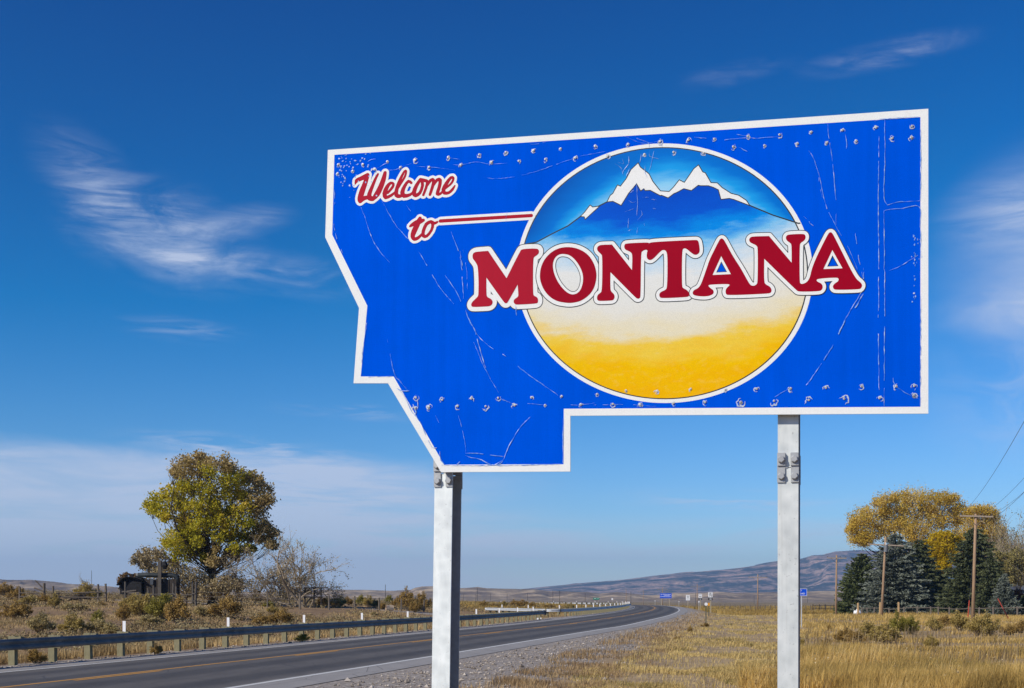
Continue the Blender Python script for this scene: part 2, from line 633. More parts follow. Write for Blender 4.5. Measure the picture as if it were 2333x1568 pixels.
M_ASPH = mat('asphalt', asphalt)
strip('road', 1.25, -WID - 1.15, 0, 0, M_ASPH, rows=12, crown=CROWN)


def paint(name, c, wear):
    def f(t):
        p = geopos(t)
        k = t.math('ADD', t.math('MULTIPLY', t.noise(p, 9, 5, 0.7), 0.6), t.math('MULTIPLY', t.noise(p, 60, 2, 0.6), 0.4))
        return bsdf(t, t.mix(t.mapr(k, wear, wear + 0.14), c, (0.12, 0.115, 0.11)), 0.65, 0.3)
    return mat(name, f)


M_WHITE = paint('worn_white_line', (0.62, 0.61, 0.57), 0.56)
M_YELL = paint('worn_yellow_line', (0.60, 0.29, 0.035), 0.58)
strip('road_edge_line', 0.075, -0.075, 0.017, 0.019, M_WHITE)
strip('road_edge_line', -WID + 0.075, -WID - 0.075, 0.019, 0.017, M_WHITE)
mid = -WID / 2
strip('road_centre_line', mid - 0.06, mid - 0.18, 0.083, 0.083, M_YELL)
s = np.concatenate([[0], np.cumsum(np.linalg.norm(np.diff(RIGHT, axis=0), axis=1))])


def along(P, d):
    q = np.concatenate([[0], np.cumsum(np.linalg.norm(np.diff(P, axis=0), axis=1))])
    return np.stack([np.interp(d, q, P[:, 0]), np.interp(d, q, P[:, 1])], -1)


for d0 in np.arange(126, 480, 12.2):
    seg = along(RIGHT, np.linspace(d0, d0 + 3.8, 5))
    strip('road_centre_dash', mid + 0.17, mid + 0.05, 0.083, 0.083, M_YELL, line=seg)


def stones():
    n = 17000
    d = rng.uniform(120, 330, n * 2)
    d = 118 + (rng.random(n * 2) ** 2.2) * 190
    P = along(RIGHT, d)
    N = normals(RIGHT)
    q = np.concatenate([[0], np.cumsum(np.linalg.norm(np.diff(RIGHT, axis=0), axis=1))])
    nn = np.stack([np.interp(d, q, N[:, 0]), np.interp(d, q, N[:, 1])], 1)
    right = rng.random(n * 2) < 0.86
    o = np.where(right, 1.3 + rng.gamma(2.6, 1.1, n * 2), -WID - 1.15 - rng.gamma(2, 0.22, n * 2))
    P = P + nn * o[:, None]
    keep = (~right | (o < GW(P[:, 1]) + 1.2))
    P = P[keep][:n]
    n = len(P)
    h = terrain(P[:, 0], P[:, 1])
    r = np.clip(0.015 + rng.gamma(1.3, 0.012, n), 0, 0.09)
    base = np.array([(1, 0, 0), (0, 1, 0), (-1, 0, 0), (0, -1, 0), (0, 0, .7), (0, 0, -.7)], float)
    fac = np.array([(0, 1, 4), (1, 2, 4), (2, 3, 4), (3, 0, 4), (1, 0, 5), (2, 1, 5), (3, 2, 5), (0, 3, 5)])
    V = base[None] * (r[:, None, None] * rng.uniform(0.6, 1.3, (n, 6, 1)))
    a = rng.uniform(0, 6.28, n)
    ca, sa = np.cos(a)[:, None], np.sin(a)[:, None]
    V = np.stack([V[..., 0] * ca - V[..., 1] * sa, V[..., 0] * sa + V[..., 1] * ca, V[..., 2]], -1)
    V += np.stack([P[:, 0], P[:, 1], h + r * 0.25], 1)[:, None]
    F = (fac[None] + (np.arange(n) * 6)[:, None, None]).reshape(-1, 3)
    ti = np.repeat(rng.random(n), 8)

    def f(t):
        return bsdf(t, t.ramp(attr(t, 'tint'), (0.0, (0.18, 0.15, 0.12)), (0.5, (0.32, 0.27, 0.22)), (0.85, (0.40, 0.345, 0.285)), (1.0, (0.54, 0.48, 0.41))), 0.85, 0.2)
    obj('gravel_stones', np_mesh('gravel_stones', V.reshape(-1, 3), F, [mat('stone', f)], {'tint': ('FACE', ti)}), kind='stuff')


stones()

# ---------------------------------------------------------------- hills and mountain
LOW = [(-900, 1330), (-300, 1332), (0, 1321), (60, 1322), (110, 1326), (150, 1330), (200, 1334), (260, 1338), (370, 1345), (600, 1350), (690, 1348), (740, 1343), (800, 1344),
       (830, 1344), (900, 1346.5), (935, 1345), (947, 1340), (962, 1337.5), (985, 1337), (1053, 1340), (1088, 1338.5), (1110, 1341.5), (1149, 1342.5), (1183, 1343),
       (1221, 1343.3), (1250, 1347), (1276, 1347), (1334, 1349.5), (1366, 1353), (1406, 1349.3), (1418, 1350), (1465, 1356), (1513, 1356), (1538, 1351.5), (1587, 1351.5),
       (1636, 1349), (1684, 1351.5), (1757, 1349.6), (1814, 1350), (1880, 1346.7), (1928, 1349), (2010, 1352), (2333, 1347), (2800, 1350), (3600, 1345)]
HIGH = [(900, 1364), (1100, 1354), (1150, 1347), (1190, 1343), (1240, 1338), (1285, 1333), (1310, 1329.5), (1367, 1327), (1404, 1324), (1465, 1317), (1526, 1310.5), (1562, 1305), (1611, 1302), (1684, 1294),
        (1765, 1283), (1819, 1275), (1850, 1266.5), (1875, 1265.6), (1885, 1262.5), (1904, 1258.8), (1936, 1258), (1980, 1255.7), (2100, 1248), (2333, 1240), (2700, 1228), (3200, 1240), (4200, 1320)]


def ridge(name, prof, dist, front, back, base, m, gully, seed, da=0.05, nr=44):
    pa = np.array([math.atan((x - CX) / FPX) for x, _ in prof])
    ph = np.array([EYE + (HY - y) / FPX * dist for _, y in prof]) - base
    a = np.arange(pa[0], pa[-1], math.radians(da))
    H = np.interp(a, pa, ph)
    u = np.concatenate([np.linspace(0, 1, nr), np.linspace(1, 2, 10)[1:]])
    A, U = np.meshgrid(a, u)
    ay = dist / np.cos(A)
    rad = np.where(U <= 1, ay - front * (1 - U), ay + back * (U - 1))
    X, Y = np.sin(A) * rad, np.cos(A) * rad
    prof_u = np.where(U <= 1, 0.62 * U ** 1.25 + 0.38 * sstep(U, 0.35, 1.0), 1 - sstep(U, 1, 2))
    sc = gully
    g1 = 1 - np.abs(2 * fbm(A * dist / sc, U * 1.6, 4, seed) - 1)
    g2 = fbm(A * dist / (sc * 0.35), U * 3.5, 4, seed + 5)
    inner = np.clip(np.minimum(U * 2.2, (1 - U) * 4.5), 0, 1) * (U <= 1)
    Z = H[None] * (prof_u * np.clip(1 + inner * ((g1 - 0.62) * 1.15 + (g2 - 0.5) * 0.55), 0.3, 1.06)) + base
    na = len(a)
    i, j = np.meshgrid(np.arange(len(u) - 1), np.arange(na - 1), indexing='ij')
    F = np.stack([i * na + j, i * na + j + 1, (i + 1) * na + j + 1, (i + 1) * na + j], -1).reshape(-1, 4)[:, ::-1]
    V = np.stack([X.ravel(), Y.ravel(), Z.ravel()], 1)
    rel = (Z - base) / np.maximum(H[None], 1)
    me = np_mesh(name, V, F[:, ::-1], [m], {'rise': ('POINT', rel.ravel())}, smooth=True)
    return obj(name, me, kind='structure')


def hill_mat(t):
    p = geopos(t)
    n = t.noise(t.mapping(p, scale=(1, 0.5, 3)), 0.012, 6, 0.62, 0.8)
    n2 = t.noise(t.mapping(p, scale=(1, 0.35, 2)), 0.045, 6, 0.66, 0.5)
    r = attr(t, 'rise')
    k = t.math('ADD', t.math('MULTIPLY', n, 0.6), t.math('MULTIPLY', n2, 0.4))
    c = t.ramp(k, (0.40, (0.135, 0.100, 0.075)), (0.49, (0.22, 0.165, 0.115)), (0.54, (0.34, 0.255, 0.165)), (0.60, (0.52, 0.40, 0.26)))
    flat = t.ramp(n2, (0.40, (0.175, 0.132, 0.092)), (0.60, (0.30, 0.23, 0.15)))
    return bsdf(t, t.mix(t.mapr(r, 0.15, 0.45), flat, c), 0.95, 0.1)


def mountain_mat(t):
    p = geopos(t)
    strat = t.mapping(p, rot=(0, R(6.5), 0), scale=(0.16, 0.35, 1.5))
    n = t.noise(strat, 0.016, 7, 0.66, 0.6)
    n2 = t.noise(t.mapping(p, scale=(1, 0.4, 1.6)), 0.009, 7, 0.7, 0.4)
    n3 = t.noise(t.mapping(p, scale=(1, 0.4, 1.6)), 0.035, 5, 0.7, 0.3)
    k = t.math('ADD', t.math('ADD', t.math('MULTIPLY', n, 0.5), t.math('MULTIPLY', n2, 0.25)), t.math('MULTIPLY', n3, 0.25))
    c = t.ramp(k, (0.445, (0.022, 0.030, 0.030)), (0.485, (0.05, 0.05, 0.046)), (0.50, (0.17, 0.12, 0.10)), (0.54, (0.30, 0.205, 0.16)), (0.59, (0.55, 0.36, 0.26)))
    return bsdf(t, c, 0.95, 0.1)


ridge('hills', LOW, 2300, 900, 500, -4.6, mat('bare_hills', hill_mat), 95.0, 31, 0.035, 50)
ridge('mountain', HIGH, 7200, 2600, 1200, -8.0, mat('wooded_mountain', mountain_mat), 520.0, 77, 0.03, 70)


def haze():
    b = MB().box((0, 600, 150), (24000, 19000, 330))
    m = bpy.data.materials.new('haze')
    m.use_nodes = True
    t = NT(m.node_tree)
    out = t.new('OutputMaterial')
    v = t.new('VolumePrincipled')
    v.inputs['Color'].default_value = (0.40, 0.66, 1.0, 1)
    v.inputs['Density'].default_value = HAZE
    v.inputs['Anisotropy'].default_value = 0.1
    t.put(out.inputs['Volume'], v.outputs[0])
    o = b.build('haze', m, kind='stuff')


HAZE = 1.0e-4
haze()

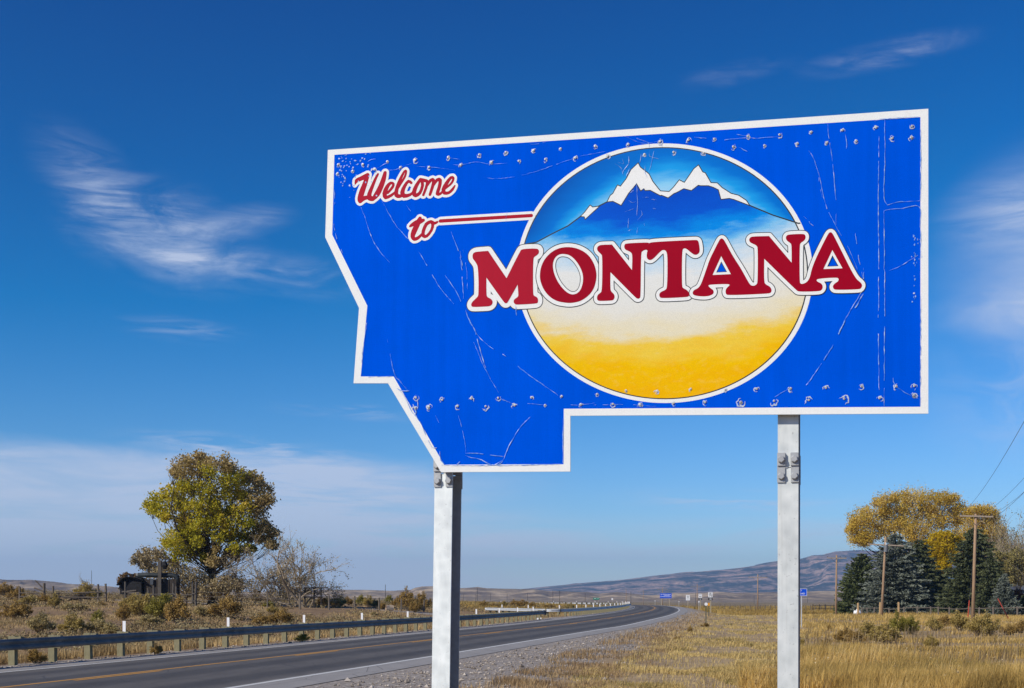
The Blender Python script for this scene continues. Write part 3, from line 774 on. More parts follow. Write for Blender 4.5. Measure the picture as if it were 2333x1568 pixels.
# ---------------------------------------------------------------- the welcome sign
S = json.loads(r'''{"outline":[[-1.5186,5.4079],[3.0183,5.2655],[3.0183,3.1381],[0.4561,3.2217],[0.4561,2.8024],[-0.5698,2.8248],[-1.0088,3.5326],[-1.2992,3.5458],[-1.2526,4.137],[-1.5412,4.7161]],"inner":[[-1.4621,5.3642],[2.9658,5.2127],[2.9658,3.1877],[0.4053,3.2765],[0.4036,2.8584],[-0.5448,2.8818],[-0.9611,3.5836],[-1.2378,3.5966],[-1.1821,4.15],[-1.4809,4.7324]],"M":[[-0.2992,4.5044],[-0.2794,4.509],[-0.1892,4.5084,1],[-0.0423,4.2892,1],[0.0648,4.4878],[0.0807,4.5033],[0.1946,4.4995],[0.2117,4.487],[0.2131,4.4636],[0.198,4.448],[0.1774,4.4382],[0.167,4.4203],[0.1656,4.1605],[0.1739,4.1414],[0.198,4.1305],[0.2062,4.1113],[0.2049,4.0881],[0.1891,4.0811],[0.0461,4.082],[0.0252,4.086],[0.0127,4.1035],[0.0162,4.122],[0.0356,4.1342],[0.0509,4.1445],[0.0509,4.1679],[0.0454,4.2352,1],[-0.0283,4.1128],[-0.0409,4.0981],[-0.0534,4.0989],[-0.0688,4.1153],[-0.2033,4.3055,1],[-0.2033,4.1709],[-0.1934,4.1534],[-0.1667,4.1403],[-0.1527,4.1219],[-0.1548,4.1005],[-0.1703,4.0867],[-0.1913,4.0833],[-0.3112,4.086],[-0.3239,4.0942],[-0.3254,4.1112],[-0.3112,4.1305],[-0.2865,4.1506],[-0.2709,4.1651],[-0.2667,4.1817],[-0.2653,4.2827],[-0.2709,4.391],[-0.2829,4.4188],[-0.2992,4.4416],[-0.3126,4.4581],[-0.3147,4.4819],[-0.3098,4.4964]],"O":[[0.4371,4.4935],[0.515,4.4758],[0.5891,4.4295],[0.6362,4.3603],[0.6576,4.2865],[0.6563,4.2341],[0.6395,4.1694],[0.6026,4.1192],[0.542,4.0802],[0.4812,4.0689],[0.4269,4.0709],[0.3453,4.0906],[0.2838,4.1363],[0.2426,4.1955],[0.2221,4.2567],[0.2193,4.2968],[0.2275,4.3561],[0.2564,4.4139],[0.3043,4.4602],[0.3657,4.4889]],"Oh":[[0.4065,4.4428],[0.4541,4.4295],[0.5015,4.3831],[0.5352,4.3279],[0.5521,4.2806],[0.5555,4.2409],[0.5487,4.1952],[0.5319,4.1567],[0.5048,4.1354],[0.4744,4.1307],[0.4405,4.1428],[0.3997,4.1785],[0.3589,4.2342],[0.3316,4.2957],[0.32,4.3496],[0.3248,4.3957],[0.3453,4.4274],[0.3725,4.442]],"NT":[[0.673,4.4825],[0.6898,4.4892],[0.7745,4.4848,1],[0.9257,4.2844,1],[0.929,4.395],[0.9191,4.4153],[0.8992,4.4278],[0.8761,4.438],[0.8662,4.4583],[0.8695,4.4777],[0.8827,4.4858],[1.0408,4.4811],[1.0533,4.4744,1],[1.0812,4.481],[1.3936,4.4731],[1.4132,4.4677],[1.421,4.4491],[1.4288,4.3936],[1.421,4.3707],[1.3975,4.3606],[1.374,4.3718],[1.3308,4.4126],[1.3111,4.418],[1.2977,4.4033],[1.2961,4.1398],[1.3072,4.1233],[1.3347,4.1097],[1.3543,4.0809],[1.3481,4.0617],[1.3268,4.0576],[1.1489,4.0602],[1.1306,4.0716],[1.1291,4.0955],[1.145,4.1102],[1.1728,4.1187],[1.1886,4.135],[1.191,4.3677],[1.1807,4.4079],[1.1608,4.4173],[1.141,4.4109],[1.0892,4.3593],[1.0653,4.3467],[1.0429,4.3547],[1.0349,4.3751],[1.0373,4.4026],[1.0429,4.422],[1.0293,4.4286],[1.0053,4.4208],[0.9933,4.4058],[0.9909,4.0845],[0.9836,4.0707],[0.9692,4.0676],[0.9531,4.0766],[0.7632,4.2793,1],[0.7619,4.1483],[0.7732,4.1312],[0.7912,4.1137],[0.7965,4.0904],[0.7865,4.0714],[0.7699,4.0672],[0.6831,4.0694],[0.6643,4.0758],[0.6603,4.0925],[0.6643,4.1152],[0.6831,4.1285],[0.6998,4.1425],[0.7018,4.4016],[0.6931,4.4187],[0.6697,4.4401],[0.661,4.4571],[0.663,4.4734]],"ANA":[[1.3755,4.0914],[1.3857,4.1064],[1.4132,4.1164],[1.4327,4.1386],[1.4483,4.1767],[1.4757,4.2532],[1.499,4.322],[1.5302,4.3823],[1.569,4.4575],[1.583,4.4705],[1.5969,4.4647],[1.6116,4.4426],[1.6695,4.3292],[1.7234,4.2437],[1.7695,4.1551],[1.7925,4.1148],[1.8154,4.1071],[1.8368,4.1157],[1.8445,4.1346],[1.846,4.3784],[1.8368,4.3985],[1.8116,4.412],[1.7887,4.4253],[1.7825,4.4452],[1.7925,4.4615],[1.8154,4.466],[1.926,4.4598,1],[2.0847,4.2569,1],[2.0847,4.38],[2.0772,4.3975],[2.0546,4.413],[2.0433,4.4331],[2.0471,4.4521],[2.0622,4.4609],[2.1673,4.4582],[2.1823,4.4455],[2.1831,4.4225],[2.1711,4.4058],[2.1486,4.3944],[2.1411,4.3758],[2.1411,4.1147],[2.1486,4.1004],[2.1673,4.0992],[2.1935,4.1112],[2.2122,4.1406],[2.2271,4.2085],[2.2607,4.2903],[2.335,4.4376],[2.3498,4.4556],[2.3647,4.4521],[2.3795,4.4266],[2.4532,4.2688],[2.4974,4.1745],[2.5341,4.1074],[2.5633,4.0827],[2.5743,4.063],[2.567,4.0408],[2.5487,4.0344],[2.3942,4.0406],[2.3758,4.0495],[2.3706,4.0689],[2.3831,4.0871],[2.409,4.1006],[2.4127,4.1194],[2.3979,4.1296],[2.2681,4.1292],[2.257,4.1185],[2.2681,4.1062],[2.2942,4.093],[2.3038,4.0695],[2.2964,4.047],[2.2756,4.0384],[2.1373,4.0443],[2.1186,4.0548],[1.8917,4.2977,1],[1.8902,4.1315],[1.9031,4.1113],[1.9298,4.098],[1.9449,4.0738],[1.9411,4.0509],[1.9184,4.0446],[1.6309,4.0507],[1.6155,4.0641],[1.6139,4.0915],[1.6271,4.1102],[1.6425,4.1208],[1.6425,4.1341],[1.499,4.1381],[1.4874,4.1311],[1.5068,4.1102],[1.5263,4.0972],[1.5302,4.0774],[1.5185,4.0626],[1.4835,4.0531],[1.4288,4.0566],[1.3857,4.0672],[1.3755,4.0796]],"Ah":[[[1.583,4.3394,1],[1.6526,4.2043,1],[1.5208,4.207,1]],[[2.3684,4.326,1],[2.4385,4.1915,1],[2.3068,4.1953,1]]],"Ablue":[[1.583,4.3043,1],[1.6255,4.2163,1],[1.5418,4.2189,1]],"welcome":[[[-1.2859,5.1103,0.0022],[-1.2735,5.141,0.0174],[-1.2408,5.1536,0.0189],[-1.1973,5.168,0.0217],[-1.1814,5.1767,0.0188]],[[-1.1814,5.1767,0.0203],[-1.1973,5.1241,0.0217],[-1.2263,5.0524,0.0261],[-1.2423,4.9997,0.0261],[-1.2408,4.9807,0.0218]],[[-1.2408,4.9759,0.016],[-1.2046,4.9999,0.0188],[-1.1647,4.9999,0.0159]],[[-1.0926,5.1768,0.0101],[-1.1142,5.1404,0.013],[-1.1395,5.0853,0.0159],[-1.1647,5.0269,0.0202],[-1.1611,4.9962,0.0231],[-1.1358,4.9873,0.0202]],[[-1.0329,5.1822,0.0158],[-1.0444,5.1375,0.0215],[-1.0674,5.0791,0.0244],[-1.0998,5.0213,0.0259],[-1.1322,4.987,0.0173]],[[-1.0099,5.0237,0.0115],[-0.9706,5.0639,0.0129],[-0.9634,5.0901,0.0114],[-0.9884,5.0977,0.0129],[-1.0171,5.068,0.0186],[-1.0351,5.0225,0.0215],[-1.0279,4.9883,0.0158],[-0.9813,5.0011,0.0129],[-0.942,5.0279,0.01]],[[-0.9384,5.0343,0.01],[-0.9027,5.0848,0.01],[-0.8671,5.1385,0.0107],[-0.8564,5.1777,0.0085],[-0.8707,5.179,0.01],[-0.9063,5.1186,0.0143],[-0.9348,5.0474,0.0171],[-0.9384,5.0008,0.0186],[-0.9098,4.9883,0.0157],[-0.8742,4.9987,0.0114]],[[-0.8138,5.0837,0.0113],[-0.8387,5.0992,0.0128],[-0.8707,5.0619,0.0156],[-0.8885,5.0166,0.0199],[-0.8742,4.9886,0.0185],[-0.8245,4.9924,0.0128],[-0.7855,5.0211,0.0099]],[[-0.7395,5.1038,0.0141],[-0.7713,5.0599,0.017],[-0.7925,5.0084,0.0198],[-0.7784,4.9838,0.017],[-0.743,5.0008,0.0141],[-0.7218,5.0556,0.0141],[-0.7289,5.0962,0.0141],[-0.7395,5.1038,0.0141]],[[-0.7289,5.0995,0.0155],[-0.6936,5.0898,0.0141],[-0.6816,5.0787,0.0127],[-0.6936,5.0332,0.0127],[-0.7148,4.9817,0.0113]],[[-0.6936,5.0398,0.0099],[-0.6549,5.0897,0.0141],[-0.6303,5.0875,0.014],[-0.6408,5.0352,0.0141],[-0.6605,4.9804,0.0127]],[[-0.6373,5.0416,0.0098],[-0.6022,5.0883,0.014],[-0.5763,5.0827,0.0154],[-0.5847,5.0304,0.0154],[-0.6001,4.9819,0.0154],[-0.5742,4.9797,0.0112],[-0.5392,5.0131,0.0098]],[[-0.5392,5.0131,0.0091],[-0.4834,5.0546,0.0104],[-0.4694,5.0898,0.0111],[-0.4903,5.0963,0.0125],[-0.5252,5.055,0.0168],[-0.5497,5.0107,0.0182],[-0.5427,4.9836,0.0154],[-0.5078,4.9806,0.0126],[-0.4764,5.0044,0.0125],[-0.4576,5.0312,0.007]]],"to":[[[-0.743,4.8008,0.017],[-0.7607,4.7656,0.024],[-0.7925,4.7014,0.0241],[-0.8032,4.6688,0.0198],[-0.789,4.6444,0.0156],[-0.7571,4.6519,0.0141],[-0.7218,4.6826,0.0099]],[[-0.8245,4.7473,0.0099],[-0.7961,4.7617,0.0184],[-0.7536,4.775,0.024],[-0.7148,4.7853,0.0141]],[[-0.6549,4.7692,0.0141],[-0.6901,4.7533,0.0155],[-0.7148,4.702,0.0155],[-0.7148,4.6654,0.0155],[-0.6866,4.6599,0.0127],[-0.6478,4.7034,0.0127],[-0.6373,4.7492,0.014],[-0.6514,4.7689,0.0141],[-0.6233,4.7547,0.0126],[-0.6001,4.7628,0.0098]],[[-0.5763,4.7682,0.0147],[0.1533,4.7516,0.0141]]],"ring":[[2.2324,4.2051],[2.2287,4.2554],[2.222,4.3057],[2.2123,4.3558],[2.1996,4.4056],[2.184,4.455],[2.1656,4.5038],[2.1443,4.5519],[2.1202,4.5991],[2.0934,4.6454],[2.064,4.6906],[2.0321,4.7346],[1.9976,4.7773],[1.9609,4.8185],[1.9218,4.8581],[1.8806,4.8961],[1.8373,4.9323],[1.7921,4.9666],[1.7451,4.9989],[1.6964,5.0292],[1.6462,5.0574],[1.5945,5.0833],[1.5416,5.1069],[1.4876,5.1282],[1.4326,5.147],[1.3768,5.1634],[1.3203,5.1773],[1.2633,5.1886],[1.206,5.1973],[1.1484,5.2035],[1.0908,5.207],[1.0333,5.2079],[0.9761,5.2062],[0.9193,5.2018],[0.8631,5.1948],[0.8077,5.1852],[0.7531,5.1731],[0.6996,5.1584],[0.6473,5.1412],[0.5963,5.1216],[0.5467,5.0995],[0.4988,5.0752],[0.4526,5.0485],[0.4083,5.0197],[0.366,4.9887],[0.3258,4.9558],[0.2877,4.9208],[0.252,4.8841],[0.2187,4.8455],[0.188,4.8054],[0.1598,4.7637],[0.1342,4.7206],[0.1115,4.6762],[0.0915,4.6306],[0.0743,4.584],[0.0601,4.5365],[0.0488,4.4881],[0.0405,4.4391],[0.0352,4.3896],[0.0329,4.3397],[0.0336,4.2895],[0.0373,4.2392],[0.044,4.189],[0.0537,4.1389],[0.0664,4.0891],[0.0819,4.0397],[0.1004,3.9909],[0.1217,3.9428],[0.1458,3.8955],[0.1725,3.8492],[0.202,3.804],[0.2339,3.76],[0.2683,3.7174],[0.3051,3.6762],[0.3442,3.6365],[0.3854,3.5985],[0.4287,3.5624],[0.4739,3.528],[0.5209,3.4957],[0.5696,3.4654],[0.6198,3.4373],[0.6714,3.4114],[0.7244,3.3878],[0.7784,3.3665],[0.8334,3.3476],[0.8892,3.3312],[0.9457,3.3174],[1.0027,3.306],[1.06,3.2973],[1.1176,3.2912],[1.1752,3.2876],[1.2327,3.2867],[1.2899,3.2885],[1.3466,3.2928],[1.4028,3.2998],[1.4583,3.3094],[1.5128,3.3216],[1.5664,3.3363],[1.6187,3.3534],[1.6697,3.3731],[1.7192,3.3951],[1.7672,3.4195],[1.8133,3.4461],[1.8577,3.475],[1.9,3.5059],[1.9402,3.5389],[1.9782,3.5738],[2.0139,3.6106],[2.0472,3.6491],[2.078,3.6893],[2.1062,3.7309],[2.1317,3.774],[2.1545,3.8184],[2.1745,3.864],[2.1916,3.9106],[2.2059,3.9582],[2.2172,4.0065],[2.2255,4.0555],[2.2308,4.1051],[2.2331,4.155]],"ctr":[1.133,4.2473],"L":[[1.09942,-0.04218],[-0.04218,0.95969]],"ridge":[[0.1229,4.5398],[0.1924,4.5461],[0.3108,4.5993],[0.4382,4.6513],[0.5355,4.7148],[0.5646,4.7409],[0.6082,4.7923],[0.6276,4.7755],[0.671,4.7795],[0.7383,4.8069],[0.7623,4.8521],[0.7815,4.8646],[0.8169,4.9246],[0.8388,4.9133],[0.8817,4.9641],[0.9198,5.0311],[0.972,5.0751],[0.9862,5.0438],[1.0523,4.9863],[1.0806,4.9277],[1.137,4.8528],[1.2025,4.8425],[1.2352,4.8722],[1.2772,4.9216],[1.3144,4.8997],[1.3839,4.9936],[1.4181,5.0183],[1.4485,4.9646],[1.467,4.9565],[1.5083,4.8808],[1.5542,4.8749],[1.5908,4.8367],[1.6547,4.7898],[1.7092,4.7714],[1.7636,4.7301],[1.7862,4.6934],[1.9526,4.6094],[2.1307,4.5361],[2.1661,4.5333]],"snow":[[[0.7383,4.8069],[0.7623,4.8521],[0.7815,4.8646],[0.8169,4.9246],[0.8388,4.9133],[0.8817,4.9641],[0.9198,5.0311],[0.972,5.0751],[0.9862,5.0438],[1.0523,4.9863],[1.0806,4.9277],[1.137,4.8528],[1.2025,4.8425],[1.2352,4.8722],[1.2772,4.9216],[1.3144,4.8997],[1.3839,4.9936],[1.4181,5.0183],[1.4485,4.9646],[1.467,4.9565],[1.5083,4.8808],[1.5542,4.8749],[1.5908,4.8367],[1.6547,4.7898],[1.7092,4.7714],[1.7636,4.7301],[1.7862,4.6934],[1.6729,4.7469],[1.641,4.757],[1.5817,4.7546],[1.5634,4.8253],[1.5267,4.8469],[1.49,4.8621],[1.4347,4.8669],[1.4162,4.8722],[1.3654,4.8378],[1.3097,4.8565],[1.2585,4.833],[1.2352,4.8257],[1.195,4.7984],[1.1463,4.8221],[1.137,4.8202],[1.0617,4.8658],[1.024,4.8672],[1.0145,4.8821],[0.9909,4.8673],[0.9596,4.9243],[0.934,4.8937],[0.9008,4.8591],[0.8436,4.7727],[0.7815,4.808]],[[0.5355,4.7148],[0.5646,4.7409],[0.6082,4.7923],[0.6276,4.7755],[0.6787,4.7789],[0.5695,4.6903],[0.5646,4.7096]]],"rivets":[[-1.4292,5.283],[-1.4343,5.2122],[-1.3064,5.2209],[-1.2174,5.266],[-1.1212,5.2159],[-1.0142,5.2685],[-0.9041,5.2138],[-0.7798,5.2585],[-0.6662,5.1944],[-0.5117,5.2533],[-0.4082,5.1859],[-0.2607,5.2518],[-0.161,5.1851],[-0.0487,5.2502],[0.0545,5.1743],[0.1713,5.2431],[0.2628,5.1675],[0.3817,5.2368],[0.4964,5.1571],[0.647,5.2284],[0.744,5.1486],[0.8993,5.2198],[1.0196,5.1339],[1.1336,5.2184],[1.0201,5.1334],[1.2353,5.13],[1.4542,5.101],[1.1355,5.2188],[1.3451,5.2091],[1.5324,5.1972],[1.6703,5.1296],[1.7743,5.1945],[1.8929,5.1156],[1.9996,5.1839],[2.1267,5.1076],[2.222,5.1805],[2.3316,5.0941],[2.4375,5.1725],[2.5339,5.0867],[2.6678,5.1679],[2.7765,5.0824],[2.9094,5.1549],[2.9066,5.0748],[-0.7761,3.4103],[-0.7823,3.3288],[-0.6674,3.3335],[-0.5594,3.3837],[-0.4349,3.3287],[-0.3234,3.383],[-0.2089,3.3196],[-0.1095,3.3797],[0.0214,3.3171],[0.1537,3.3708],[0.2593,3.3085],[0.3898,3.3699],[0.5379,3.3016],[0.6618,3.3751],[0.7815,3.2961],[0.8801,3.3902],[0.9871,3.2832],[1.1113,3.3734],[0.9846,3.2828],[1.112,3.3729],[1.2342,3.2831],[1.3608,3.381],[1.4657,3.2809],[1.6124,3.3657],[1.7229,3.2724],[1.8378,3.362],[1.9611,3.2707],[2.0784,3.3555],[2.205,3.2667],[2.3236,3.3487],[2.4493,3.2656],[2.5683,3.3479],[2.6912,3.2595],[2.8045,3.3373],[2.9238,3.335],[2.9209,3.2698]],"cracks":[[1.0,[[-1.2339,4.9307],[-1.1705,4.7543],[-1.1326,4.6571],[-1.0758,4.5704],[-0.9942,4.4764]]],[1.0,[[-1.057,4.9631],[-0.9378,4.7596],[-0.7637,4.5592],[-0.579,4.2553],[-0.4325,4.0838]]],[1.0,[[-0.4873,4.6778],[-0.4142,4.4756],[-0.396,4.301],[-0.3839,4.127]]],[1.0,[[-0.5361,4.3453],[-0.4446,4.2118],[-0.3718,4.057]]],[0.6,[[-0.0297,4.9397],[-0.0356,4.8258],[-0.0475,4.7352]]],[0.6,[[-0.227,5.0716],[-0.0952,5.0541],[0.1419,5.0729],[0.4964,5.1571],[0.7212,5.1832]]],[0.6,[[-1.2022,5.2705],[-1.1515,5.2953],[-1.1073,5.2971]]],[0.6,[[-1.1073,5.2182],[-1.0255,5.2542],[-1.0067,5.2678]]],[0.6,[[-1.0004,5.1991],[-0.9378,5.1993],[-0.9004,5.2158],[-0.8133,5.2347]]],[0.6,[[-0.7761,5.208],[-0.6662,5.1944],[-0.4568,5.1499]]],[0.6,[[-0.4812,5.1961],[-0.4082,5.1859],[-0.2872,5.1979],[-0.167,5.1695],[-0.0356,5.1689]]],[0.6,[[-0.8506,4.9106],[-0.739,4.7556]]],[0.6,[[-0.5178,5.2562],[-0.4142,5.2292]]],[0.6,[[0.1065,5.3039],[0.1889,5.2881],[0.271,5.2995]]],[0.6,[[0.8575,5.2874],[1.0039,5.2176],[1.1336,5.2184],[1.1492,5.1704]]],[0.6,[[-0.39,4.5316],[-0.3597,4.3563],[-0.3536,4.1943]]],[1.5,[[-0.4142,4.5219],[-0.396,4.405]]],[1.5,[[-1.4703,4.8491],[-1.4574,4.7649],[-1.4382,4.6921],[-1.3933,4.5818]]],[1.5,[[-1.4574,4.967],[-1.46,5.0861]]],[1.5,[[0.0297,4.0783],[0.0356,3.998]]],[1.7,[[-0.3718,4.0685],[-0.3415,3.9917],[-0.3113,3.9357],[-0.2932,3.9024]]],[1.7,[[-0.2932,3.9024],[-0.2691,3.809],[-0.239,3.7038],[-0.2089,3.6161]]],[1.2,[[-0.3113,3.938],[-0.2631,3.8547],[-0.167,3.769],[-0.0475,3.694],[0.1183,3.5546],[0.3643,3.3789]]],[1.2,[[0.1419,3.2234],[0.0593,3.141],[-0.0238,3.0068],[-0.0654,2.9051]]],[1.2,[[-0.0654,2.9051],[-0.155,2.8675],[-0.239,2.9101],[-0.3234,2.9299],[-0.3718,2.9487]]],[1.2,[[-0.3718,2.966],[-0.227,2.9535],[-0.0654,2.9302]]],[1.2,[[-1.1832,4.118],[-1.1895,3.9885],[-1.2212,3.8013],[-1.2339,3.6011]]],[1.2,[[-1.2275,3.5925],[-1.1136,3.5872],[-0.9754,3.5866]]],[1.2,[[-0.9378,3.4934],[-0.8755,3.4321],[-0.8071,3.3006],[-0.739,3.2163],[-0.6773,3.0743],[-0.6403,3.0149]]],[1.2,[[-0.5667,2.8791],[-0.3234,2.8688],[0.0829,2.8597],[0.3875,2.8602]]],[1.2,[[0.4014,3.2078],[0.3991,3.0384],[0.3991,2.8689]]],[0.7,[[-0.3053,3.8167],[-0.2149,3.6106],[-0.1072,3.422]]],[0.7,[[-1.013,3.8785],[-0.9566,3.6115],[-0.9129,3.5508],[-0.8381,3.4655]]],[0.7,[[-0.4264,3.2567],[-0.3718,3.041],[-0.3694,2.9659]]],[0.7,[[0.4339,3.3059],[0.5379,3.2983],[0.6412,3.3109]]],[0.7,[[0.6298,3.2945],[0.7815,3.2939],[0.9815,3.2801],[1.1046,3.264]]],[0.7,[[0.1242,3.3288],[0.2476,3.3101]]],[0.7,[[-0.6403,3.3057],[-0.5851,3.2106]]],[0.7,[[-0.0952,3.3757],[-0.0119,3.3379]]],[2.2,[[-0.9316,3.4872],[-0.8879,3.4677],[-0.8319,3.4653]]],[2.2,[[-0.7761,3.4336],[-0.7637,3.3864],[-0.7575,3.3337]]],[2.2,[[-0.8009,3.3588],[-0.7761,3.2994],[-0.7885,3.2649]]],[2.2,[[-0.579,2.9898],[-0.5728,2.9199],[-0.5422,2.8842]]],[2.2,[[-0.6403,3.0149],[-0.6035,3.0138]]],[2.2,[[-0.4446,2.8757],[-0.4142,2.9037]]],[2.2,[[-0.2029,2.8746],[-0.1191,2.8665],[-0.0714,2.8938]]],[1.1,[[2.6873,5.1093],[2.6834,4.8568],[2.6824,4.6546],[2.6854,4.3509],[2.6854,4.0474],[2.6873,3.845]]],[1.1,[[2.7261,5.2167],[2.7271,4.9539],[2.7261,4.6408],[2.8132,4.6315],[2.9621,4.627]]],[1.1,[[2.7213,4.5755],[2.7223,4.3481],[2.7261,4.0447],[2.7261,3.7821]]],[1.1,[[2.7213,4.5755],[2.7649,4.5851],[2.8421,4.5838],[2.9573,4.5863],[2.9621,4.4404]]],[1.1,[[2.4572,5.142],[2.4671,5.0902],[2.4671,5.0393]]],[1.1,[[2.6581,5.2134],[2.6824,5.2211],[2.7261,5.2217],[2.9621,5.2149]]],[1.1,[[2.965,5.1323],[2.9669,4.8312],[2.965,4.6308]]],[1.1,[[2.9669,4.43],[2.9669,4.2294]]],[1.1,[[2.4474,3.8135],[2.4917,3.8872],[2.5604,3.9998]]],[0.8,[[2.7261,4.1478],[2.7842,4.1619],[2.8614,4.1968],[2.9478,4.2459],[3.0146,4.2761]]],[0.8,[[2.1739,5.0928],[2.234,4.9999],[2.2739,4.8733],[2.3236,4.6541],[2.393,4.4953],[2.4819,4.3255],[2.5408,4.1789]]],[0.8,[[2.3336,5.2359],[2.3484,5.0914],[2.3683,4.9567],[2.393,4.679],[2.393,4.5055]]],[0.8,[[2.5261,4.434],[2.5457,4.2801],[2.58,4.1051]]],[0.8,[[2.582,4.1862],[2.5849,4.0743]]],[0.8,[[1.5511,5.1839],[1.7784,5.1827],[1.8194,5.1735],[1.9824,5.1701]]],[0.8,[[1.6651,5.225],[1.7681,5.1941]]],[0.8,[[1.384,5.2243],[1.5095,5.2016]]],[0.8,[[0.9588,5.2572],[1.0447,5.217],[1.0554,5.1841]]],[0.8,[[1.7681,5.085],[1.7064,5.122]]],[0.8,[[2.1689,4.5848],[2.234,4.5078]]],[0.8,[[2.2759,4.8527],[2.2818,4.7907],[2.2988,4.7074]]],[1.6,[[2.5702,4.0177],[2.4819,3.8708],[2.4227,3.752],[2.3732,3.6527],[2.2938,3.524],[2.204,3.395]]],[1.6,[[2.58,4.0019],[2.5408,3.9282],[2.4917,3.8601]]],[1.0,[[2.204,3.395],[2.1739,3.3553],[2.1388,3.326]]],[1.0,[[2.6854,4.0406],[2.6834,3.7373],[2.6873,3.292]]],[1.0,[[2.7261,4.0379],[2.7242,3.6339],[2.7213,3.1996]]],[1.0,[[1.9671,3.2974],[2.0127,3.3264],[2.0582,3.3481]]],[1.0,[[2.7794,3.399],[2.7939,3.3479],[2.8421,3.3054],[2.9094,3.2623]]],[1.0,[[2.9669,3.9619],[2.9669,3.6209],[2.965,3.1997]]],[1.0,[[2.9334,3.3165],[2.9238,3.2818]]],[0.7,[[0.7958,5.0847],[0.8436,5.0521],[0.8627,4.9845]]],[0.7,[[0.9008,5.1314],[0.9008,5.0751],[0.8627,5.0316],[0.8436,4.9768]]],[0.7,[[0.9956,5.1413],[0.9862,5.0766]]],[0.7,[[1.09,5.1511],[1.0617,5.0229],[1.0429,4.9965]]],[0.7,[[1.0617,5.1631],[1.057,5.1168],[1.1276,5.0915]]],[0.7,[[0.9103,5.046],[0.8817,4.9828]]],[0.7,[[0.9577,4.9292],[0.9672,4.7971],[0.9625,4.685]]],[0.7,[[0.9008,4.8027],[0.9388,4.7808],[0.9672,4.8065]]],[0.7,[[0.8722,4.7205],[0.9388,4.7385]]],[0.7,[[0.9008,4.6712],[0.896,4.5965]]],[0.7,[[0.9672,4.6471],[1.0004,4.6913],[0.9956,4.7198]]],[0.7,[[1.024,5.0544],[1.024,4.9982],[1.0429,4.9591]]],[0.7,[[0.8245,5.0915],[0.8627,5.0786],[0.8531,5.1171]]],[0.7,[[0.9388,4.8746],[0.9103,4.8582]]],[0.7,[[1.0051,4.8173],[1.0523,4.8133]]],[0.7,[[1.0711,4.7977],[1.1088,4.7899]]],[0.7,[[0.9672,4.6003],[0.9625,4.5538]]],[0.7,[[0.9293,4.5845],[0.8912,4.5781]]],[0.7,[[1.0193,4.6243],[1.0193,4.6055]]],[0.7,[[1.0759,4.7272],[1.1088,4.7245]]]]}''')
TH = math.atan(9.65e-5 * FPX)
SIGN = thing('welcome_sign', 'big blue state-shaped welcome sign reading Welcome to MONTANA on two steel posts', 'road sign', (0, 9.75, 0), -TH)


def chaikin(pts, it=2):
    P = [(p[0], p[1], len(p) > 2 and p[2] == 1) for p in pts]
    for _ in range(it):
        o = []
        n = len(P)
        for i in range(n):
            a, b = P[i], P[(i + 1) % n]
            if a[2]:
                o.append(a)
            else:
                o.append((a[0] * .75 + b[0] * .25, a[1] * .75 + b[1] * .25, False)) if True else 0
            if not b[2]:
                o.append((a[0] * .25 + b[0] * .75, a[1] * .25 + b[1] * .75, False))
        P = o
    return [(p[0], p[1]) for p in P]


def capsule(a, b, ra, rb, n=8):
    d = Vector((b[0] - a[0], b[1] - a[1]))
    t = math.atan2(d.y, d.x) if d.length > 1e-9 else 0
    o = []
    for i in range(n + 1):
        q = t + math.pi / 2 + math.pi * i / n
        o.append((a[0] + ra * math.cos(q), a[1] + ra * math.sin(q)))
    for i in range(n + 1):
        q = t - math.pi / 2 + math.pi * i / n
        o.append((b[0] + rb * math.cos(q), b[1] + rb * math.sin(q)))
    return o


def around(poly, r, closed=True, n=6):
    m = len(poly)
    return [capsule(poly[i], poly[(i + 1) % m], r, r, n) for i in range(m if closed else m - 1)]


def flat(name, m, y, add, holes=(), parent=None, extra=(), minus=()):
    """union of polygons as one flat sheet; 'extra' shapes are added after 'holes' are cut, 'minus' cut last"""
    ccw = lambda p: p if sum(p[i][0] * p[(i + 1) % len(p)][1] - p[(i + 1) % len(p)][0] * p[i][1] for i in range(len(p))) > 0 else p[::-1]
    polys = [ccw(list(p)) for p in list(add) + list(holes) + list(extra) + list(minus)]
    vs, fs = [], []
    for p in polys:
        fs.append(list(range(len(vs), len(vs) + len(p))))
        vs += [Vector((q[0], q[1])) for q in p]
    V, E, F, ov, oe, of = delaunay_2d_cdt(vs, [], fs, 0, 1e-6)
    na, nh, nx = len(add), len(holes), len(extra)
    A, Hh, X, Mn = set(range(na)), set(range(na, na + nh)), set(range(na + nh, na + nh + nx)), set(range(na + nh + nx, len(polys)))
    out = []
    for f, o in zip(F, of):
        o = set(o)
        if ((o & A and not o & Hh) or o & X) and not o & Mn:
            out.append(f)
    b = MB()
    used = sorted({i for f in out for i in f})
    ix = {i: k for k, i in enumerate(used)}
    fs = []
    for f in out:
        q = [V[i] for i in f]
        area = sum(q[i].x * q[(i + 1) % len(q)].y - q[(i + 1) % len(q)].x * q[i].y for i in range(len(q)))
        if abs(area) < 1e-10:
            continue
        g = [ix[i] for i in f]
        fs.append(g if area > 0 else g[::-1])
    b.add([(V[i].x, y * 0.28, V[i].y) for i in used], fs)
    return b.build(name, m, parent)


